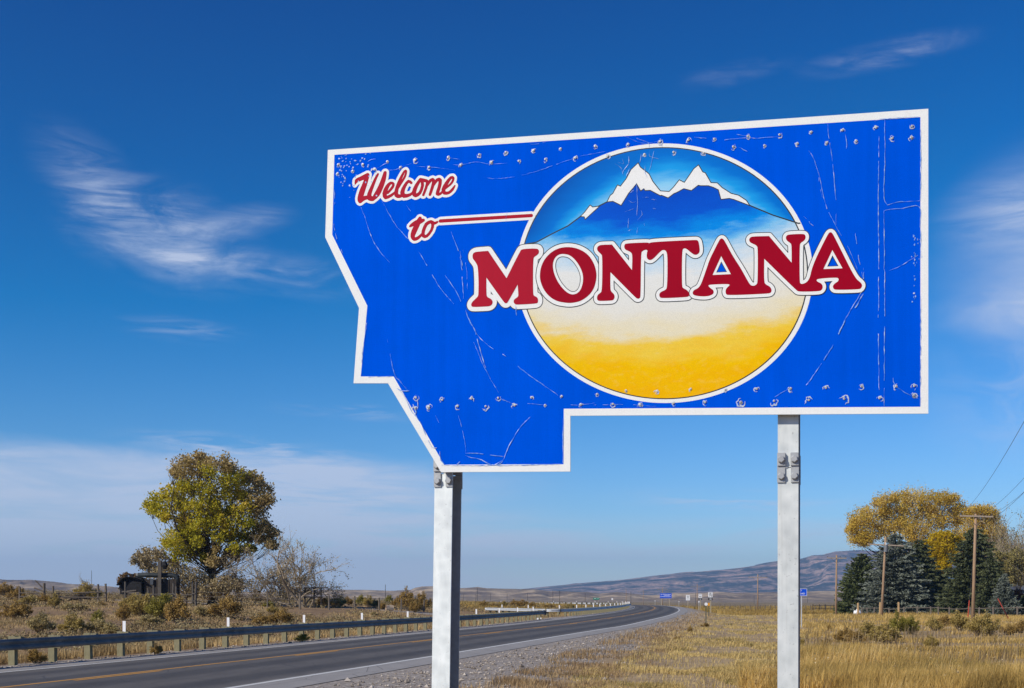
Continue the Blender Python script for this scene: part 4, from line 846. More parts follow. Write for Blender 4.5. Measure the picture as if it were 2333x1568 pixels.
def sheet(name, base, rough=0.35, spec=0.45, grain=0.06, tone=0.0, dirt=0.0):
    """retro-reflective sign film: fine honeycomb grain, slight fading"""
    def f(t):
        p = objco(t)
        vo = t.new('TexVoronoi', feature='DISTANCE_TO_EDGE')
        t.put(vo.inputs['Vector'], p)
        vo.inputs['Scale'].default_value = 110.0
        hexa = t.mapr(vo.outputs['Distance'], 0.03, 0.25, 1 - grain, 1.0)
        n = t.noise(p, 1.3, 5, 0.6)
        st = t.noise(t.mapping(p, scale=(14, 1, 0.7)), 1.0, 4, 0.6)
        k = t.math('ADD', t.math('MULTIPLY', n, 0.6), t.math('MULTIPLY', st, 0.4))
        c = t.ramp(k, (0.3, tuple(x * (1 - tone) for x in base)), (0.7, tuple(min(1, x * (1 + tone)) for x in base)))
        if dirt:
            d = t.mapr(t.noise(p, 5.0, 6, 0.7), 0.58, 0.78)
            c = t.mix(t.math('MULTIPLY', d, dirt), c, (0.42, 0.38, 0.30))
        c = t.mix(1.0, c, t.ramp(hexa, (0.0, 0.0), (1.0, 1.0)), 'MULTIPLY')
        wav = t.math('ADD', t.math('MULTIPLY', t.noise(p, 2.0, 3), 0.7), t.math('MULTIPLY', t.noise(p, 30, 3), 0.05))
        return bsdf(t, c, rough, spec, normal=bump(t, wav, 0.12, 0.02))
    return mat(name, f)


M_BLUE = sheet('blue_sign_film', (0.0, 0.078, 0.62), 0.6, 0.0, 0.0, 0.12, 0.0)
M_FWHITE = sheet('white_sign_film', (0.77, 0.78, 0.765), 0.5, 0.15, 0.10, 0.03, 0.25)
M_RED = sheet('red_sign_film', (0.29, 0.0, 0.014), 0.5, 0.05, 0.0, 0.08)
M_RED2 = sheet('faded_red_sign_film', (0.36, 0.006, 0.024), 0.5, 0.06, 0.0, 0.10)
M_INK = simple('black_ink', (0.008, 0.016, 0.024), 0.5, 0.3, var=0.1)
M_ALU = simple('bare_aluminium', (0.50, 0.51, 0.52), 0.45, 0.5, 0.7, 0.15, 12)
M_PEEL = simple('peeled_film_edge', (0.42, 0.48, 0.60), 0.4, 0.4, 0.0, 0.35, 40)

OUT = [p[:2] for p in S['outline']]
INN = [p[:2] for p in S['inner']]
panel = flat('sign_panel', M_BLUE, 0.0, [OUT], parent=SIGN)
# give the panel its thickness: aluminium edge and back
b = MB()
n = len(OUT)
ed = [(p[0], 0.0005, p[1]) for p in OUT] + [(p[0], 0.012, p[1]) for p in OUT]
b.add(ed, [(i, (i + 1) % n, n + (i + 1) % n, n + i) for i in range(n)])
b.build('panel_edge', M_ALU, panel)
flat('panel_back', M_ALU, 0.0125, [OUT], parent=panel)
flat('border', M_FWHITE, -0.0025, [OUT], [INN], panel)


def scaled(k):
    c = S['ctr']
    return [(c[0] + (p[0] - c[0]) * k, c[1] + (p[1] - c[1]) * k) for p in S['ring']]


RING0, RING1, RING2 = scaled(1.0), scaled(0.971), scaled(0.963)
flat('emblem_ring', M_FWHITE, -0.0030, [RING0], parent=panel)
flat('emblem_outline', M_INK, -0.0040, [RING1], parent=panel)


def emblem_mat(t):
    p = objco(t)
    sp = t.new('SeparateXYZ')
    t.put(sp.inputs[0], p)
    w = t.math('MULTIPLY', t.math('SUBTRACT', t.noise(t.mapping(p, scale=(1.2, 1, 3.2)), 2.2, 6, 0.6), 0.5), 0.34)
    w2 = t.math('MULTIPLY', t.math('SUBTRACT', t.noise(t.mapping(p, scale=(5, 1, 30)), 1.0, 5, 0.7), 0.5), 0.10)
    sag = t.math('MULTIPLY', t.math('POWER', t.math('ABSOLUTE', t.math('SUBTRACT', sp.outputs[0], 1.13)), 2.0), 0.16)
    z = t.math('ADD', t.math('ADD', sp.outputs[2], w), w2)
    z = t.math('SUBTRACT', z, sag)
    k = t.mapr(z, 3.3, 5.2, smooth=False)
    c = t.ramp(k, (0.00, (0.80, 0.43, 0.0)), (0.13, (0.80, 0.48, 0.0)), (0.21, (0.78, 0.55, 0.06)), (0.265, (0.72, 0.65, 0.44)), (0.35, (0.70, 0.69, 0.62)),
               (0.48, (0.70, 0.72, 0.70)), (0.55, (0.46, 0.63, 0.76)), (0.595, (0.15, 0.46, 0.76)), (0.645, (0.0, 0.24, 0.72)), (0.71, (0.0, 0.09, 0.58)), (0.9, (0.0, 0.05, 0.46)))
    vo = t.new('TexVoronoi', feature='DISTANCE_TO_EDGE')
    t.put(vo.inputs['Vector'], p)
    vo.inputs['Scale'].default_value = 110.0
    c = t.mix(1.0, c, t.ramp(t.mapr(vo.outputs['Distance'], 0.03, 0.25, 0.9, 1.0), (0.0, 0.0), (1.0, 1.0)), 'MULTIPLY')
    mot = t.mapr(t.noise(t.mapping(p, scale=(2, 1, 5)), 2.6, 7, 0.68), 0.42, 0.62)
    low = t.mapr(z, 3.85, 3.55)
    c = t.mix(t.math('MULTIPLY', t.math('MULTIPLY', mot, low), 0.30), c, (0.76, 0.34, 0.0))
    mot2 = t.mapr(t.noise(t.mapping(p, scale=(3, 1, 6)), 4.0, 6, 0.7), 0.5, 0.66)
    c = t.mix(t.math('MULTIPLY', t.math('MULTIPLY', mot2, low), 0.12), c, (0.80, 0.62, 0.22))
    return bsdf(t, c, 0.55, 0.04)


def sky_mat(t):
    p = objco(t)
    sp = t.new('SeparateXYZ')
    t.put(sp.inputs[0], p)
    x = t.math('SUBTRACT', sp.outputs[0], 1.16)
    arch = t.math('SUBTRACT', 4.86, t.math('MULTIPLY', t.math('MULTIPLY', x, x), 0.62))
    w = t.math('MULTIPLY', t.math('SUBTRACT', t.noise(t.mapping(p, rot=(0, R(20), 0), scale=(1, 1, 5)), 2.4, 6, 0.6), 0.5), 0.16)
    d = t.math('ADD', t.math('SUBTRACT', sp.outputs[2], arch), w)
    k = t.mapr(d, -0.30, 0.45, smooth=False)
    c = t.ramp(k, (0.0, (0.55, 0.66, 0.76)), (0.30, (0.50, 0.65, 0.77)), (0.45, (0.20, 0.52, 0.76)), (0.58, (0.01, 0.30, 0.70)), (0.72, (0.0, 0.15, 0.56)), (1.0, (0.0, 0.09, 0.42)))
    return bsdf(t, c, 0.55, 0.04)


flat('emblem_landscape', mat('painted_landscape', emblem_mat), -0.0048, [RING2], parent=panel)
ridge_line = [p[:2] for p in S['ridge']]
ridge_line[-1] = (ridge_line[-2][0] + 0.012, ridge_line[-2][1])
lid = ridge_line + [(ridge_line[-1][0] + 0.4, ridge_line[-1][1]), (ridge_line[-1][0] + 0.4, 6.0), (ridge_line[0][0] - 0.4, 6.0), (ridge_line[0][0] - 0.4, ridge_line[0][1])]
# sky = part of the emblem disc above the ridge
inside = flat('emblem_sky', mat('painted_sky', sky_mat), -0.0054, [RING2], [ridge_line + [(ridge_line[-1][0] + 0.4, ridge_line[-1][1]), (ridge_line[-1][0] + 0.4, 2.5), (ridge_line[0][0] - 0.4, 2.5), (ridge_line[0][0] - 0.4, ridge_line[0][1])]], parent=panel)
flat('ridge_line', M_INK, -0.0060, [], extra=around(ridge_line, 0.0045, False), parent=panel)
for k, sn in enumerate(S['snow']):
    q = [p[:2] for p in sn]
    flat('snow_outline', M_INK, -0.0065, [q], extra=around(q, 0.0045), parent=panel)
    flat('snow_peak', M_FWHITE, -0.0071, [q], holes=[], parent=panel, minus=around(q, 0.002))

LET = [('M', [chaikin(S['M'])], [], 0.034, 0.0058, M_RED2), ('O', [chaikin(S['O'])], [chaikin(S['Oh'])], 0.0285, 0.0062, M_RED),
       ('NT', [chaikin(S['NT'])], [], 0.0245, 0.0056, M_RED), ('ANA', [chaikin(S['ANA'])], [[p[:2] for p in h] for h in S['Ah']], 0.0235, 0.0052, M_RED)]
flat('letter_counter', M_BLUE, -0.0076, [[p[:2] for p in S['Ablue']]], parent=panel)
for i, (nm, ad, ho, wr, br, m) in enumerate(LET):
    y = -0.0080 - 0.0012 * i
    hb, hw = (0.0235, 0.0185) if nm == 'O' else (0.021, 0.0165)
    caps_b = [c for p in ad for c in around(p, wr + br)] + [c for p in ho for c in around(p, hb)]
    caps_w = [c for p in ad for c in around(p, wr)] + [c for p in ho for c in around(p, hw)]
    flat('letter_outline', M_INK, y, ad, ho, panel, caps_b)  # printed black outline round the letters
    flat('letter_surround', M_FWHITE, y - 0.0006, ad, ho, panel, caps_w)
    flat('letter', m, -0.0138, ad, ho, panel)


def script(strokes, grow):
    o = []
    for st in strokes:
        for a, b in zip(st[:-1], st[1:]):
            o.append(capsule(a, b, a[2] * 0.92 + grow, b[2] * 0.92 + grow, 6))
    return o


def smooth_stroke(st):
    P = catmull([p[:3] for p in st], 0.02) if len(st) > 2 else np.array(st)
    return [tuple(p) for p in P]


for nm in ('welcome', 'to'):
    st = [smooth_stroke(s_) for s_ in S[nm]]
    flat('script_surround', M_FWHITE, -0.0062, [], extra=script(st, 0.0195), parent=panel)
    flat('script_lettering', M_RED2, -0.0070, [], extra=script(st, 0.0), parent=panel)

# pop rivets, the torn film round them, cracks in the film
rv = MB()
for k in range(10):
    pass
prof = [(0.0085, 0.0), (0.0085, -0.0022), (0.006, -0.0042), (0.0035, -0.0045)]
vs, fs = [], []
for r_, y_ in prof:
    vs += [(r_ * math.cos(2 * math.pi * k / 10), y_, r_ * math.sin(2 * math.pi * k / 10)) for k in range(10)]
for a in range(3):
    fs += [(a * 10 + k, a * 10 + (k + 1) % 10, (a + 1) * 10 + (k + 1) % 10, (a + 1) * 10 + k) for k in range(10)]
rv.add(vs, fs)
rv.add([(p[0], p[1] + 0.0008, p[2]) for p in vs[30:]], [tuple(range(10))], 1)
rme = rv.mesh('rivet', [simple('rivet_metal', (0.62, 0.60, 0.56), 0.4, 0.5, 0.3, 0.2, 60), simple('rivet_hole', (0.05, 0.05, 0.05), 0.8)])
peel = MB()
low = MB()
for u, v in S['rivets']:
    o = obj('rivet', rme, parent=panel, loc=(u, -0.0034, v))
    rr = random.uniform(0.009, 0.016) * (1.55 if v < 3.7 and (u < 0.1 or u > 1.7) else 1.0)
    n = 12
    # a curled rim of torn film, open on one side, hanging lower than it rises
    a0, span = random.uniform(0, 6.28), random.uniform(3.2, 5.6)
    ring_o, ring_i = [], []
    for k in range(n):
        q = a0 + span * k / (n - 1)
        r1 = rr * random.uniform(0.85, 1.5)
        tk = rr * random.uniform(0.15, 0.75) * math.sin(math.pi * (k + .5) / n)
        dz_ = -rr * .35
        ring_o.append((u + r1 * math.cos(q) * 1.1, -0.0030, v + dz_ + r1 * math.sin(q) * 1.15))
        ring_i.append((u + (r1 - tk) * math.cos(q) * 1.1, -0.0036, v + dz_ + (r1 - tk) * math.sin(q) * 1.15))
    peel.add(ring_o + ring_i, [(k, k + 1, n + k + 1, n + k) for k in range(n - 1)], 0)
    if random.random() < .5:
        peel.add([(u + rr * random.uniform(.2, 1.0) * math.cos(q), -0.0026, v - rr * .3 + rr * random.uniform(.3, 1.1) * math.sin(q)) for q in np.linspace(0, 5.4, 7)], [tuple(range(7))], 1)
cr = MB()
for w, pl in S['cracks']:
    P = catmull([p[:2] for p in pl], 0.025) if len(pl) > 2 else np.linspace(pl[0][:2], pl[1][:2], 8)
    P = P + rng.normal(0, 0.0012, P.shape)
    N = normals(P)
    k = len(P)
    tap = np.sin(np.linspace(0.15, math.pi - 0.15, k)) ** 0.5
    wd = 0.0019 * w * tap * rng.uniform(0.25, 1.35, k)
    A_, B_ = P + N * wd[:, None], P - N * wd[:, None]
    vs = [(q[0], -0.0046, q[1]) for q in A_] + [(q[0], -0.0044 - 0.0012 * random.random(), q[1]) for q in B_]
    gap = fbm(np.arange(k) * .35 + w * 31 + P[0, 0] * 17, np.full(k, P[0, 1] * 9.0), 2, 55)
    cr.add(vs, [(i, i + 1, k + i + 1, k + i) for i in range(k - 1) if gap[i] > .34])
# flaking in the upper left corner and along the right edge
for _ in range(80):
    u, v = S['rivets'][0][0] + abs(random.gauss(0.0, 0.14)), S['rivets'][0][1] + random.gauss(-0.03, 0.09)
    if v > 5.36 or u < -1.47:
        continue
    rr = random.uniform(0.002, 0.009)
    cr.add([(u + rr * random.uniform(.4, 1.4) * math.cos(q), -0.0028, v + rr * random.uniform(.4, 1.4) * math.sin(q)) for q in np.linspace(0, 5.2, 6)], [tuple(range(6))])
for _ in range(26):
    u, v = 2.93 + random.gauss(0, .012), random.uniform(3.9, 4.4)
    rr = random.uniform(0.002, 0.007)
    cr.add([(u + rr * random.uniform(.4, 1.4) * math.cos(q), -0.0028, v + 1.6 * rr * random.uniform(.4, 1.4) * math.sin(q)) for q in np.linspace(0, 5.2, 6)], [tuple(range(6))])
o = peel.build('torn_film', [M_PEEL, simple('torn_film_dark', (0.16, 0.19, 0.28), 0.5)], panel)
o['kind'] = 'stuff'


def crack_mat(t):
    p = objco(t)
    n = t.noise(p, 26, 4, 0.6)
    return bsdf(t, t.ramp(n, (0.34, (0.02, 0.14, 0.66)), (0.5, (0.17, 0.34, 0.70)), (0.70, (0.60, 0.63, 0.70))), 0.35, 0.5)


o = cr.build('film_cracks', mat('cracked_film', crack_mat), panel)
o['kind'] = 'stuff'


def steel(t, bright=1.0):
    p = objco(t)
    n = t.noise(t.mapping(p, scale=(1, 1, 0.25)), 9, 6, 0.65)
    n2 = t.noise(t.mapping(p, scale=(1, 1, 0.5)), 2.2, 5, 0.6)
    sp = t.new('TexVoronoi')
    t.put(sp.inputs['Vector'], p)
    sp.inputs['Scale'].default_value = 14
    k = t.math('ADD', t.math('ADD', t.math('MULTIPLY', n, 0.4), t.math('MULTIPLY', n2, 0.45)), t.math('MULTIPLY', sp.outputs['Distance'], 0.16))
    c = t.ramp(k, (0.34, (0.44, 0.465, 0.46)), (0.5, (0.55, 0.58, 0.57)), (0.68, (0.68, 0.705, 0.69)))
    run = t.mapr(t.noise(t.mapping(p, scale=(30, 30, 0.5)), 1.0, 5, 0.6), 0.56, 0.74)
    c = t.mix(t.math('MULTIPLY', run, 0.30), c, (0.36, 0.34, 0.30))
    spk = t.mapr(t.noise(p, 60, 2, 0.5), 0.68, 0.74)
    c = t.mix(t.math('MULTIPLY', spk, 0.5), c, (0.22, 0.22, 0.22))
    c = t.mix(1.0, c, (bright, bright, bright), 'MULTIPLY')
    ro = t.mapr(k, 0.3, 0.75, 0.36, 0.56)
    return bsdf(t, c, ro, 0.5, 0.15, bump(t, k, 0.15, 0.004))


M_STEEL = mat('galvanised_steel', steel)
M_STEELB = mat('sunlit_galvanised_steel', lambda t: steel(t, 1.28))  # lighter copy of the steel, sun glint on the left post painted in
M_STEEL2 = simple('dull_galvanised_plate_web_shade', (0.36, 0.37, 0.38), 0.55, 0.4, 0.3, 0.15, 25)


def sign_post(u0, vj, top, lean, label, M_STEEL=M_STEEL):
    fw, ft, dp, wt = 0.147, 0.013, 0.232, 0.010
    y0 = 0.075
    post = None
    for k, (va, vb) in enumerate(((-0.3, vj - 0.003), (vj + 0.003, top))):
        b, web = MB(), MB()
        sx = lambda v: u0 + lean * (v - vj)
        for j, (yc, dy, w) in enumerate(((y0 + ft / 2, ft, fw), (y0 + dp - ft / 2, ft, fw), (y0 + dp / 2, dp - 2 * ft - 0.002, wt))):
            vs = []
            for v in (va, vb):
                for x, y in ((-1, -1), (1, -1), (1, 1), (-1, 1)):
                    vs.append((sx(v) + x * w / 2, yc + y * dy / 2, v))
            (web if j else b).add(vs, [(3, 2, 1, 0), (4, 5, 6, 7), (0, 1, 5, 4), (1, 2, 6, 5), (2, 3, 7, 6), (3, 0, 4, 7)])
        if k == 0:
            post = b.build('post', M_STEEL, SIGN)
            post['label'] = label
        else:
            b.build('upper_post', M_STEEL, post)
        web.build('web', M_STEEL2, post)  # darker steel on web and rear flange paints in the side's shade
    for sd_ in (-1, 1):
        x = u0 + sd_ * (fw / 2 - 0.027)
        for back in (0, 1):
            yy = y0 - 0.0065 if not back else y0 + dp + 0.0065
            MB().box((x + 0.002 * sd_, yy, vj), (0.056, 0.012, 0.215)).build('fuse_plate', M_STEEL2, post)
        MB().box((x, y0 - 0.0195, vj + 0.058), (0.056, 0.013, 0.090)).build('washer_plate', M_STEEL2, post)
        for dv in (0.058, -0.062):
            b = MB()
            yb = y0 - 0.0265 if dv > 0 else y0 - 0.013
            a0 = random.uniform(0, 1)
            vs = []
            for r_, y_ in ((0.0265, yb), (0.0265, yb - 0.018), (0.021, yb - 0.022)):
                vs += [(x + r_ * math.cos(a0 + k * math.pi / 3), y_, vj + dv + r_ * math.sin(a0 + k * math.pi / 3)) for k in range(6)]
            fs = [(a * 6 + k, a * 6 + (k + 1) % 6, (a + 1) * 6 + (k + 1) % 6, (a + 1) * 6 + k) for a in (0, 1) for k in range(6)]
            b.add(vs, fs + [tuple(range(12, 18))]).build('bolt', M_STEEL2, post)


sign_post(2.055, 2.795, 5.15, 0.0012, 'right steel post, seen face on')
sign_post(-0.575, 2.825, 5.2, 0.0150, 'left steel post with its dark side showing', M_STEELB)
for v, ua, ub in ((5.16, -1.40, 2.95), (4.55, -1.35, 2.95), (3.75, -0.95, 2.95), (3.33, -0.75, 2.95), (2.98, -0.55, 0.40)):
    b = MB()
    b.box(((ua + ub) / 2, 0.042, v), (ub - ua, 0.056, 0.05))
    b.build('stringer', M_ALU, SIGN)

# ---------------------------------------------------------------- guardrails
M_RAIL = simple('shaded_rail_steel', (0.15, 0.147, 0.145), 0.6, 0.25, 0.0, 0.12, 5)
M_RAIL = mat('shaded_rail_steel_beam', lambda t: bsdf(t, t.mix(t.mapr(t.noise(geopos(t), 2.2, 5, 0.65), 0.35, 0.7), t.ramp(t.new('ObjectInfo').outputs['Random'], (0.0, (0.115, 0.113, 0.112)), (1.0, (0.20, 0.195, 0.185))), (0.23, 0.21, 0.19)), 0.6, 0.25))  # shade on the road-facing rail put into this dark base colour
M_RAILB = simple('sunlit_rail_steel', (0.46, 0.48, 0.50), 0.45, 0.4, 0.1, 0.1, 5)  # lighter rail steel, sunlight on the far rail painted into it
M_GPOST = simple('treated_timber', (0.21, 0.19, 0.115), 0.85, 0.15, 0.0, 0.32, 9, 0.3, (3, 3, 0.5))
M_TABW = simple('white_reflector_tab', (0.80, 0.80, 0.80), 0.4, 0.4, var=0.03)
M_TABO = simple('orange_reflector_edge', (0.65, 0.28, 0.05), 0.4, 0.4, var=0.05)
M_DARK = simple('dark_rusty_steel', (0.10, 0.10, 0.11), 0.6, 0.4, 0.3)
WPROF = [(0.0, 0.435), (0.030, 0.440), (0.040, 0.455), (0.078, 0.478), (0.082, 0.515), (0.055, 0.555), (0.018, 0.575), (0.018, 0.605), (0.055, 0.625), (0.082, 0.665),
         (0.078, 0.702), (0.040, 0.725), (0.030, 0.740), (0.0, 0.745)]
POSTM = MB().box((0, 0, 0.26), (0.155, 0.2, 1.06)).mesh('post', M_GPOST)
BLOCKM = MB().box((0, 0, 0.60), (0.150, 0.19, 0.36)).mesh('blockout', M_GPOST)
TABM = MB().box((0, 0, 0), (0.11, 0.006, 0.34)).box((-0.0585, 0.0, 0), (0.007, 0.03, 0.34), mi=1).mesh('reflector_tab', [M_TABW, M_TABO])
BOLTM = MB().tube([(0, 0, 0), (0.012, 0, 0)], 0.016, 6).mesh('rail_bolt', M_DARK)


def guardrail(label, path, first, tabs, z0=None, endplate=True, M_RAIL=M_RAIL):
    path = np.array(path)
    root = thing('guardrail', label, 'guardrail', (path[0][0], path[0][1], 0))
    ox, oy = path[0]
    q = np.concatenate([[0], np.cumsum(np.linalg.norm(np.diff(path, axis=0), axis=1))])
    L = q[-1]
    zz = terrain(path[:, 0], path[:, 1]) if z0 is None else np.full(len(path), z0)
    N = normals(path)
    # beam in 3.8 m lengths, each overlapping the next
    sec = 3.81
    k0 = 0
    for d in np.arange(0, L - 0.3, sec):
        e = min(L, d + sec + 0.12)
        ds = np.linspace(d, e, 5)
        X, Y = np.interp(ds, q, path[:, 0]), np.interp(ds, q, path[:, 1])
        nx, ny = np.interp(ds, q, N[:, 0]), np.interp(ds, q, N[:, 1])
        z = np.interp(ds, q, zz)
        b = MB()
        lap = np.linspace(0.004, 0.0, 5)
        m = len(WPROF)
        for t in (0, 1):
            vs = []
            for i in range(5):
                for (o, h) in WPROF:
                    oo = o - 0.004 * t + lap[i]
                    vs.append((X[i] - ox + nx[i] * oo, Y[i] - oy + ny[i] * oo, z[i] + h))
            fs = [(i * m + j, (i + 1) * m + j, (i + 1) * m + j + 1, i * m + j + 1) for i in range(4) for j in range(m - 1)]
            b.add(vs, fs if t else [f[::-1] for f in fs])
        b.build('rail_beam', M_RAIL, root, smooth=True)
    idx = 0
    for d in np.arange(first, L, 1.905):
        x, y = np.interp(d, q, path[:, 0]), np.interp(d, q, path[:, 1])
        nx, ny = np.interp(d, q, N[:, 0]), np.interp(d, q, N[:, 1])
        z = np.interp(d, q, zz)
        a = math.atan2(ny, nx) - math.pi / 2 + math.pi
        dz = random.uniform(-0.012, 0.018)
        bl = obj('blockout', BLOCKM, parent=root, loc=(x - ox - nx * 0.097, y - oy - ny * 0.097, z + dz * 0.6))
        po = obj('post', POSTM, parent=root, loc=(x - ox - nx * 0.295, y - oy - ny * 0.295, z + dz))
        bl.rotation_euler = (0, 0, a)
        po.rotation_euler = (random.uniform(-.015, .015), random.uniform(-.015, .015), a)
        bo = obj('rail_bolt', BOLTM, parent=root, loc=(x - ox + nx * 0.02, y - oy + ny * 0.02, z + 0.59))
        bo.rotation_euler = (0, 0, math.atan2(ny, nx))
        if tabs and idx % tabs[0] == tabs[1]:
            tb = obj('reflector_tab', TABM, parent=root, loc=(x - ox - nx * 0.19, y - oy - ny * 0.19, z + 0.95))
            tb.rotation_euler = (0, 0, -0.12)
        idx += 1
    if endplate:
        d = L
        x, y, z = path[-1][0], path[-1][1], zz[-1]
        b = MB().box((0, 0, 0.585), (0.05, 0.16, 0.36)).box((0.03, 0, 0.585), (0.02, 0.30, 0.44))
        e = b.build('end_plate', M_DARK, root, loc=(x - ox + N[-1][0] * 0.03, y - oy + N[-1][1] * 0.03, z))
        e.rotation_euler = (0, 0, math.atan2(N[-1][1], N[-1][0]) + math.pi / 2)
        for dd in (0.45, 2.0):
            xx, yy = np.interp(L - dd, q, path[:, 0]), np.interp(L - dd, q, path[:, 1])
            w = MB().box((0, 0, 0.07), (0.17, 0.22, 0.15)).build('painted_post_foot', M_TABW, root, loc=(xx - ox - N[-1][0] * .29, yy - oy - N[-1][1] * .29, z))
    return root


def cut(P, y0, y1):
    k = (P[:, 1] >= y0) & (P[:, 1] <= y1)
    return P[k]


rl = offset(RIGHT, -WID - 1.62)
qn = np.concatenate([[0], np.cumsum(np.linalg.norm(np.diff(rl, axis=0), axis=1))])
iy = np.arange(len(rl))
near_end = 200
dA = float(np.interp(19.0, rl[:60, 1] if False else rl[np.argsort(rl[:, 1])][:, 1], qn[np.argsort(rl[:, 1])])) if False else None
# the near rail from beside the camera to the side track
mono = rl[(rl[:, 1] > -200) & (np.arange(len(rl)) < 160)]
qm = np.concatenate([[0], np.cumsum(np.linalg.norm(np.diff(mono, axis=0), axis=1))])
d_at = lambda y: float(np.interp(y, mono[:, 1], qm))
pt = lambda d: np.stack([np.interp(d, qm, mono[:, 0]), np.interp(d, qm, mono[:, 1])], -1)
D1, D2 = d_at(19.5), d_at(113.2)
PH = (d_at(35.2) - D1) % 1.905
n_first = round((d_at(43.0) - D1 - PH) / 1.905)
guardrail('long dark guardrail on timber posts along the near side of the road', pt(np.arange(D1, D2, 0.9)), PH, (4, 3), 0.0)
# the far rail: flared end beyond the side track, then round the inside of the bend
fr = catmull([(-2.9, 145), (1.0, 135.5), (3.4, 128.6), (5.6, 130.2), (7.8, 140), (11.3, 160), (15.7, 188), (20.4, 226), (23.6, 255), (25.0, 278), (24.2, 296), (20.5, 309), (14.5, 317.5), (6, 324), (-6, 330)], 0.8)
guardrail('far guardrail with a bright flared end curving round the bend', fr, 0.4, (4, 2), 0.02, False, M_RAILB)
b = MB().tube([(0, 0, 0.44), (0, 0, 0.76)], 0.16, 8)
e = b.build('rail_nose', M_RAILB, bpy.data.objects['guardrail.001'], smooth=True)
e.location = (0, 0, 0)

# ---------------------------------------------------------------- poles, wires, signs
M_POLE = simple('pole_timber', (0.31, 0.205, 0.125), 0.85, 0.15, 0.0, 0.35, 3, 0.3, (6, 6, 0.35))
M_OLDWOOD = simple('grey_weathered_wood', (0.15, 0.125, 0.10), 0.9, 0.1, 0.0, 0.35, 6, 0.4, (4, 4, 0.6))
M_BLACKWOOD = simple('old_dark_wood', (0.05, 0.042, 0.036), 0.9, 0.1, 0.0, 0.4, 6, 0.4, (4, 4, 0.6))
M_BLACKWOOD2 = simple('dark_grey_wood', (0.10, 0.088, 0.075), 0.9, 0.1, 0.0, 0.4, 6, 0.4, (4, 4, 0.6))
M_ARM = simple('crossarm_timber', (0.36, 0.29, 0.22), 0.85, 0.1, 0, 0.3, 5)
M_INSUL = simple('dark_insulator', (0.05, 0.04, 0.04), 0.35, 0.5)
M_WIRE = simple('wire_metal', (0.11, 0.11, 0.12), 0.6, 0.3, 0.3)
M_CAN = simple('transformer_grey', (0.16, 0.17, 0.18), 0.5, 0.4, 0.2)


def utility_pole(label, px, py_top, py_base, Y, arm, tilt=0.0, armdrop=0.35, rz=0.0, braces=True, can=False, group=None, posts=3):
    X = (px - CX) / FPX * Y
    zb = height_at(py_base, Y)
    zt = height_at(py_top, Y)
    g = float(terrain(X, Y)[0])
    zb0 = min(zb, g) - 0.5
    r = thing('utility_pole', label, 'utility pole', (X, Y, zb0), rz, group)
    r.rotation_euler = (0, tilt, rz)
    H = zt - zb0
    MB().tube([(0, 0, 0), (0, 0, H * .5), (0, 0, H)], [0.165, 0.14, 0.115], 9).build('pole', M_POLE, r, smooth=True)
    if arm:
        za = H - armdrop
        MB().box((0, -0.15, za), (arm, 0.11, 0.14)).build('crossarm', M_ARM, r)
        if braces:
            for s_ in (-1, 1):
                MB().tube([(s_ * arm * .30, -0.16, za - 0.07), (0, -0.15, za - arm * .27)], 0.018, 4).build('brace', M_WIRE, r)
        for x in ([-arm * .47, arm * .18, arm * .47] if posts == 3 else [-arm * .46, arm * .46]):
            MB().tube([(x, -0.15, za + .06), (x, -0.15, za + .14), (x, -0.15, za + .16), (x, -0.15, za + .27)], [.018, .018, .06, .045], 7).build('insulator', M_INSUL, r)
    if can:
        MB().tube([(0.0, -0.34, H - 1.75), (0.0, -0.34, H - 0.95)], 0.21, 10).build('transformer', M_CAN, r, smooth=False)
        MB().tube([(0.0, -0.34, H - 0.95), (-.05, -0.34, H - 0.66)], 0.04, 6).build('bushing', M_TABW, r)
    return r, H


p1, H1 = utility_pole('tall leaning utility pole with a broad crossarm before the dark spruce', 2216, 1171, 1412, 115, 2.95, R(1.6), 0.22)
p2, H2 = utility_pole('utility pole with a grey transformer before the blue spruce', 2008, 1223, 1404, 147, 4.1, R(2.9), 0.95, braces=True, can=True)
p3, H3 = utility_pole('slender utility pole with crossarm left of the evergreens', 1904.5, 1265, 1400, 193, 2.9, R(0.6), 0.45)
p4, H4 = utility_pole('utility pole with crossarm just left of the right steel sign post', 1726, 1308.5, 1390, 322, 4.7, R(0.4), 0.8)
p5, H5 = utility_pole('utility pole behind the small speed limit signs', 1588, 1331, 1381, 520, 5.6, R(0.6), 1.1)
p6, H6 = utility_pole('utility pole standing behind the distant two-post blue sign', 1509.5, 1338, 1380, 610, 5.0, 0.0, 1.0)
p7, H7 = utility_pole('utility pole with crossarm left of the distant blue sign', 1465.5, 1345, 1379.5, 720, 6.0, 0.0, 0.9)
p8, H8 = utility_pole('utility pole at the far end of the road bend', 1426.5, 1342, 1376.5, 730, 0, 0.0)


def wire(a, b, sag, label, group, r=0.012, n=18):
    pts = []
    for i in range(n + 1):
        t = i / n
        p = a.lerp(b, t)
        p.z -= sag * 4 * t * (1 - t)
        pts.append(p)
    w = MB().tube(pts, r, 4).build('power_line', M_WIRE)
    tag(w, label, 'power line', group)


bpy.context.view_layer.update()


def arm_pt(root, x, z):
    return root.matrix_world @ Vector((x, -0.15, z))


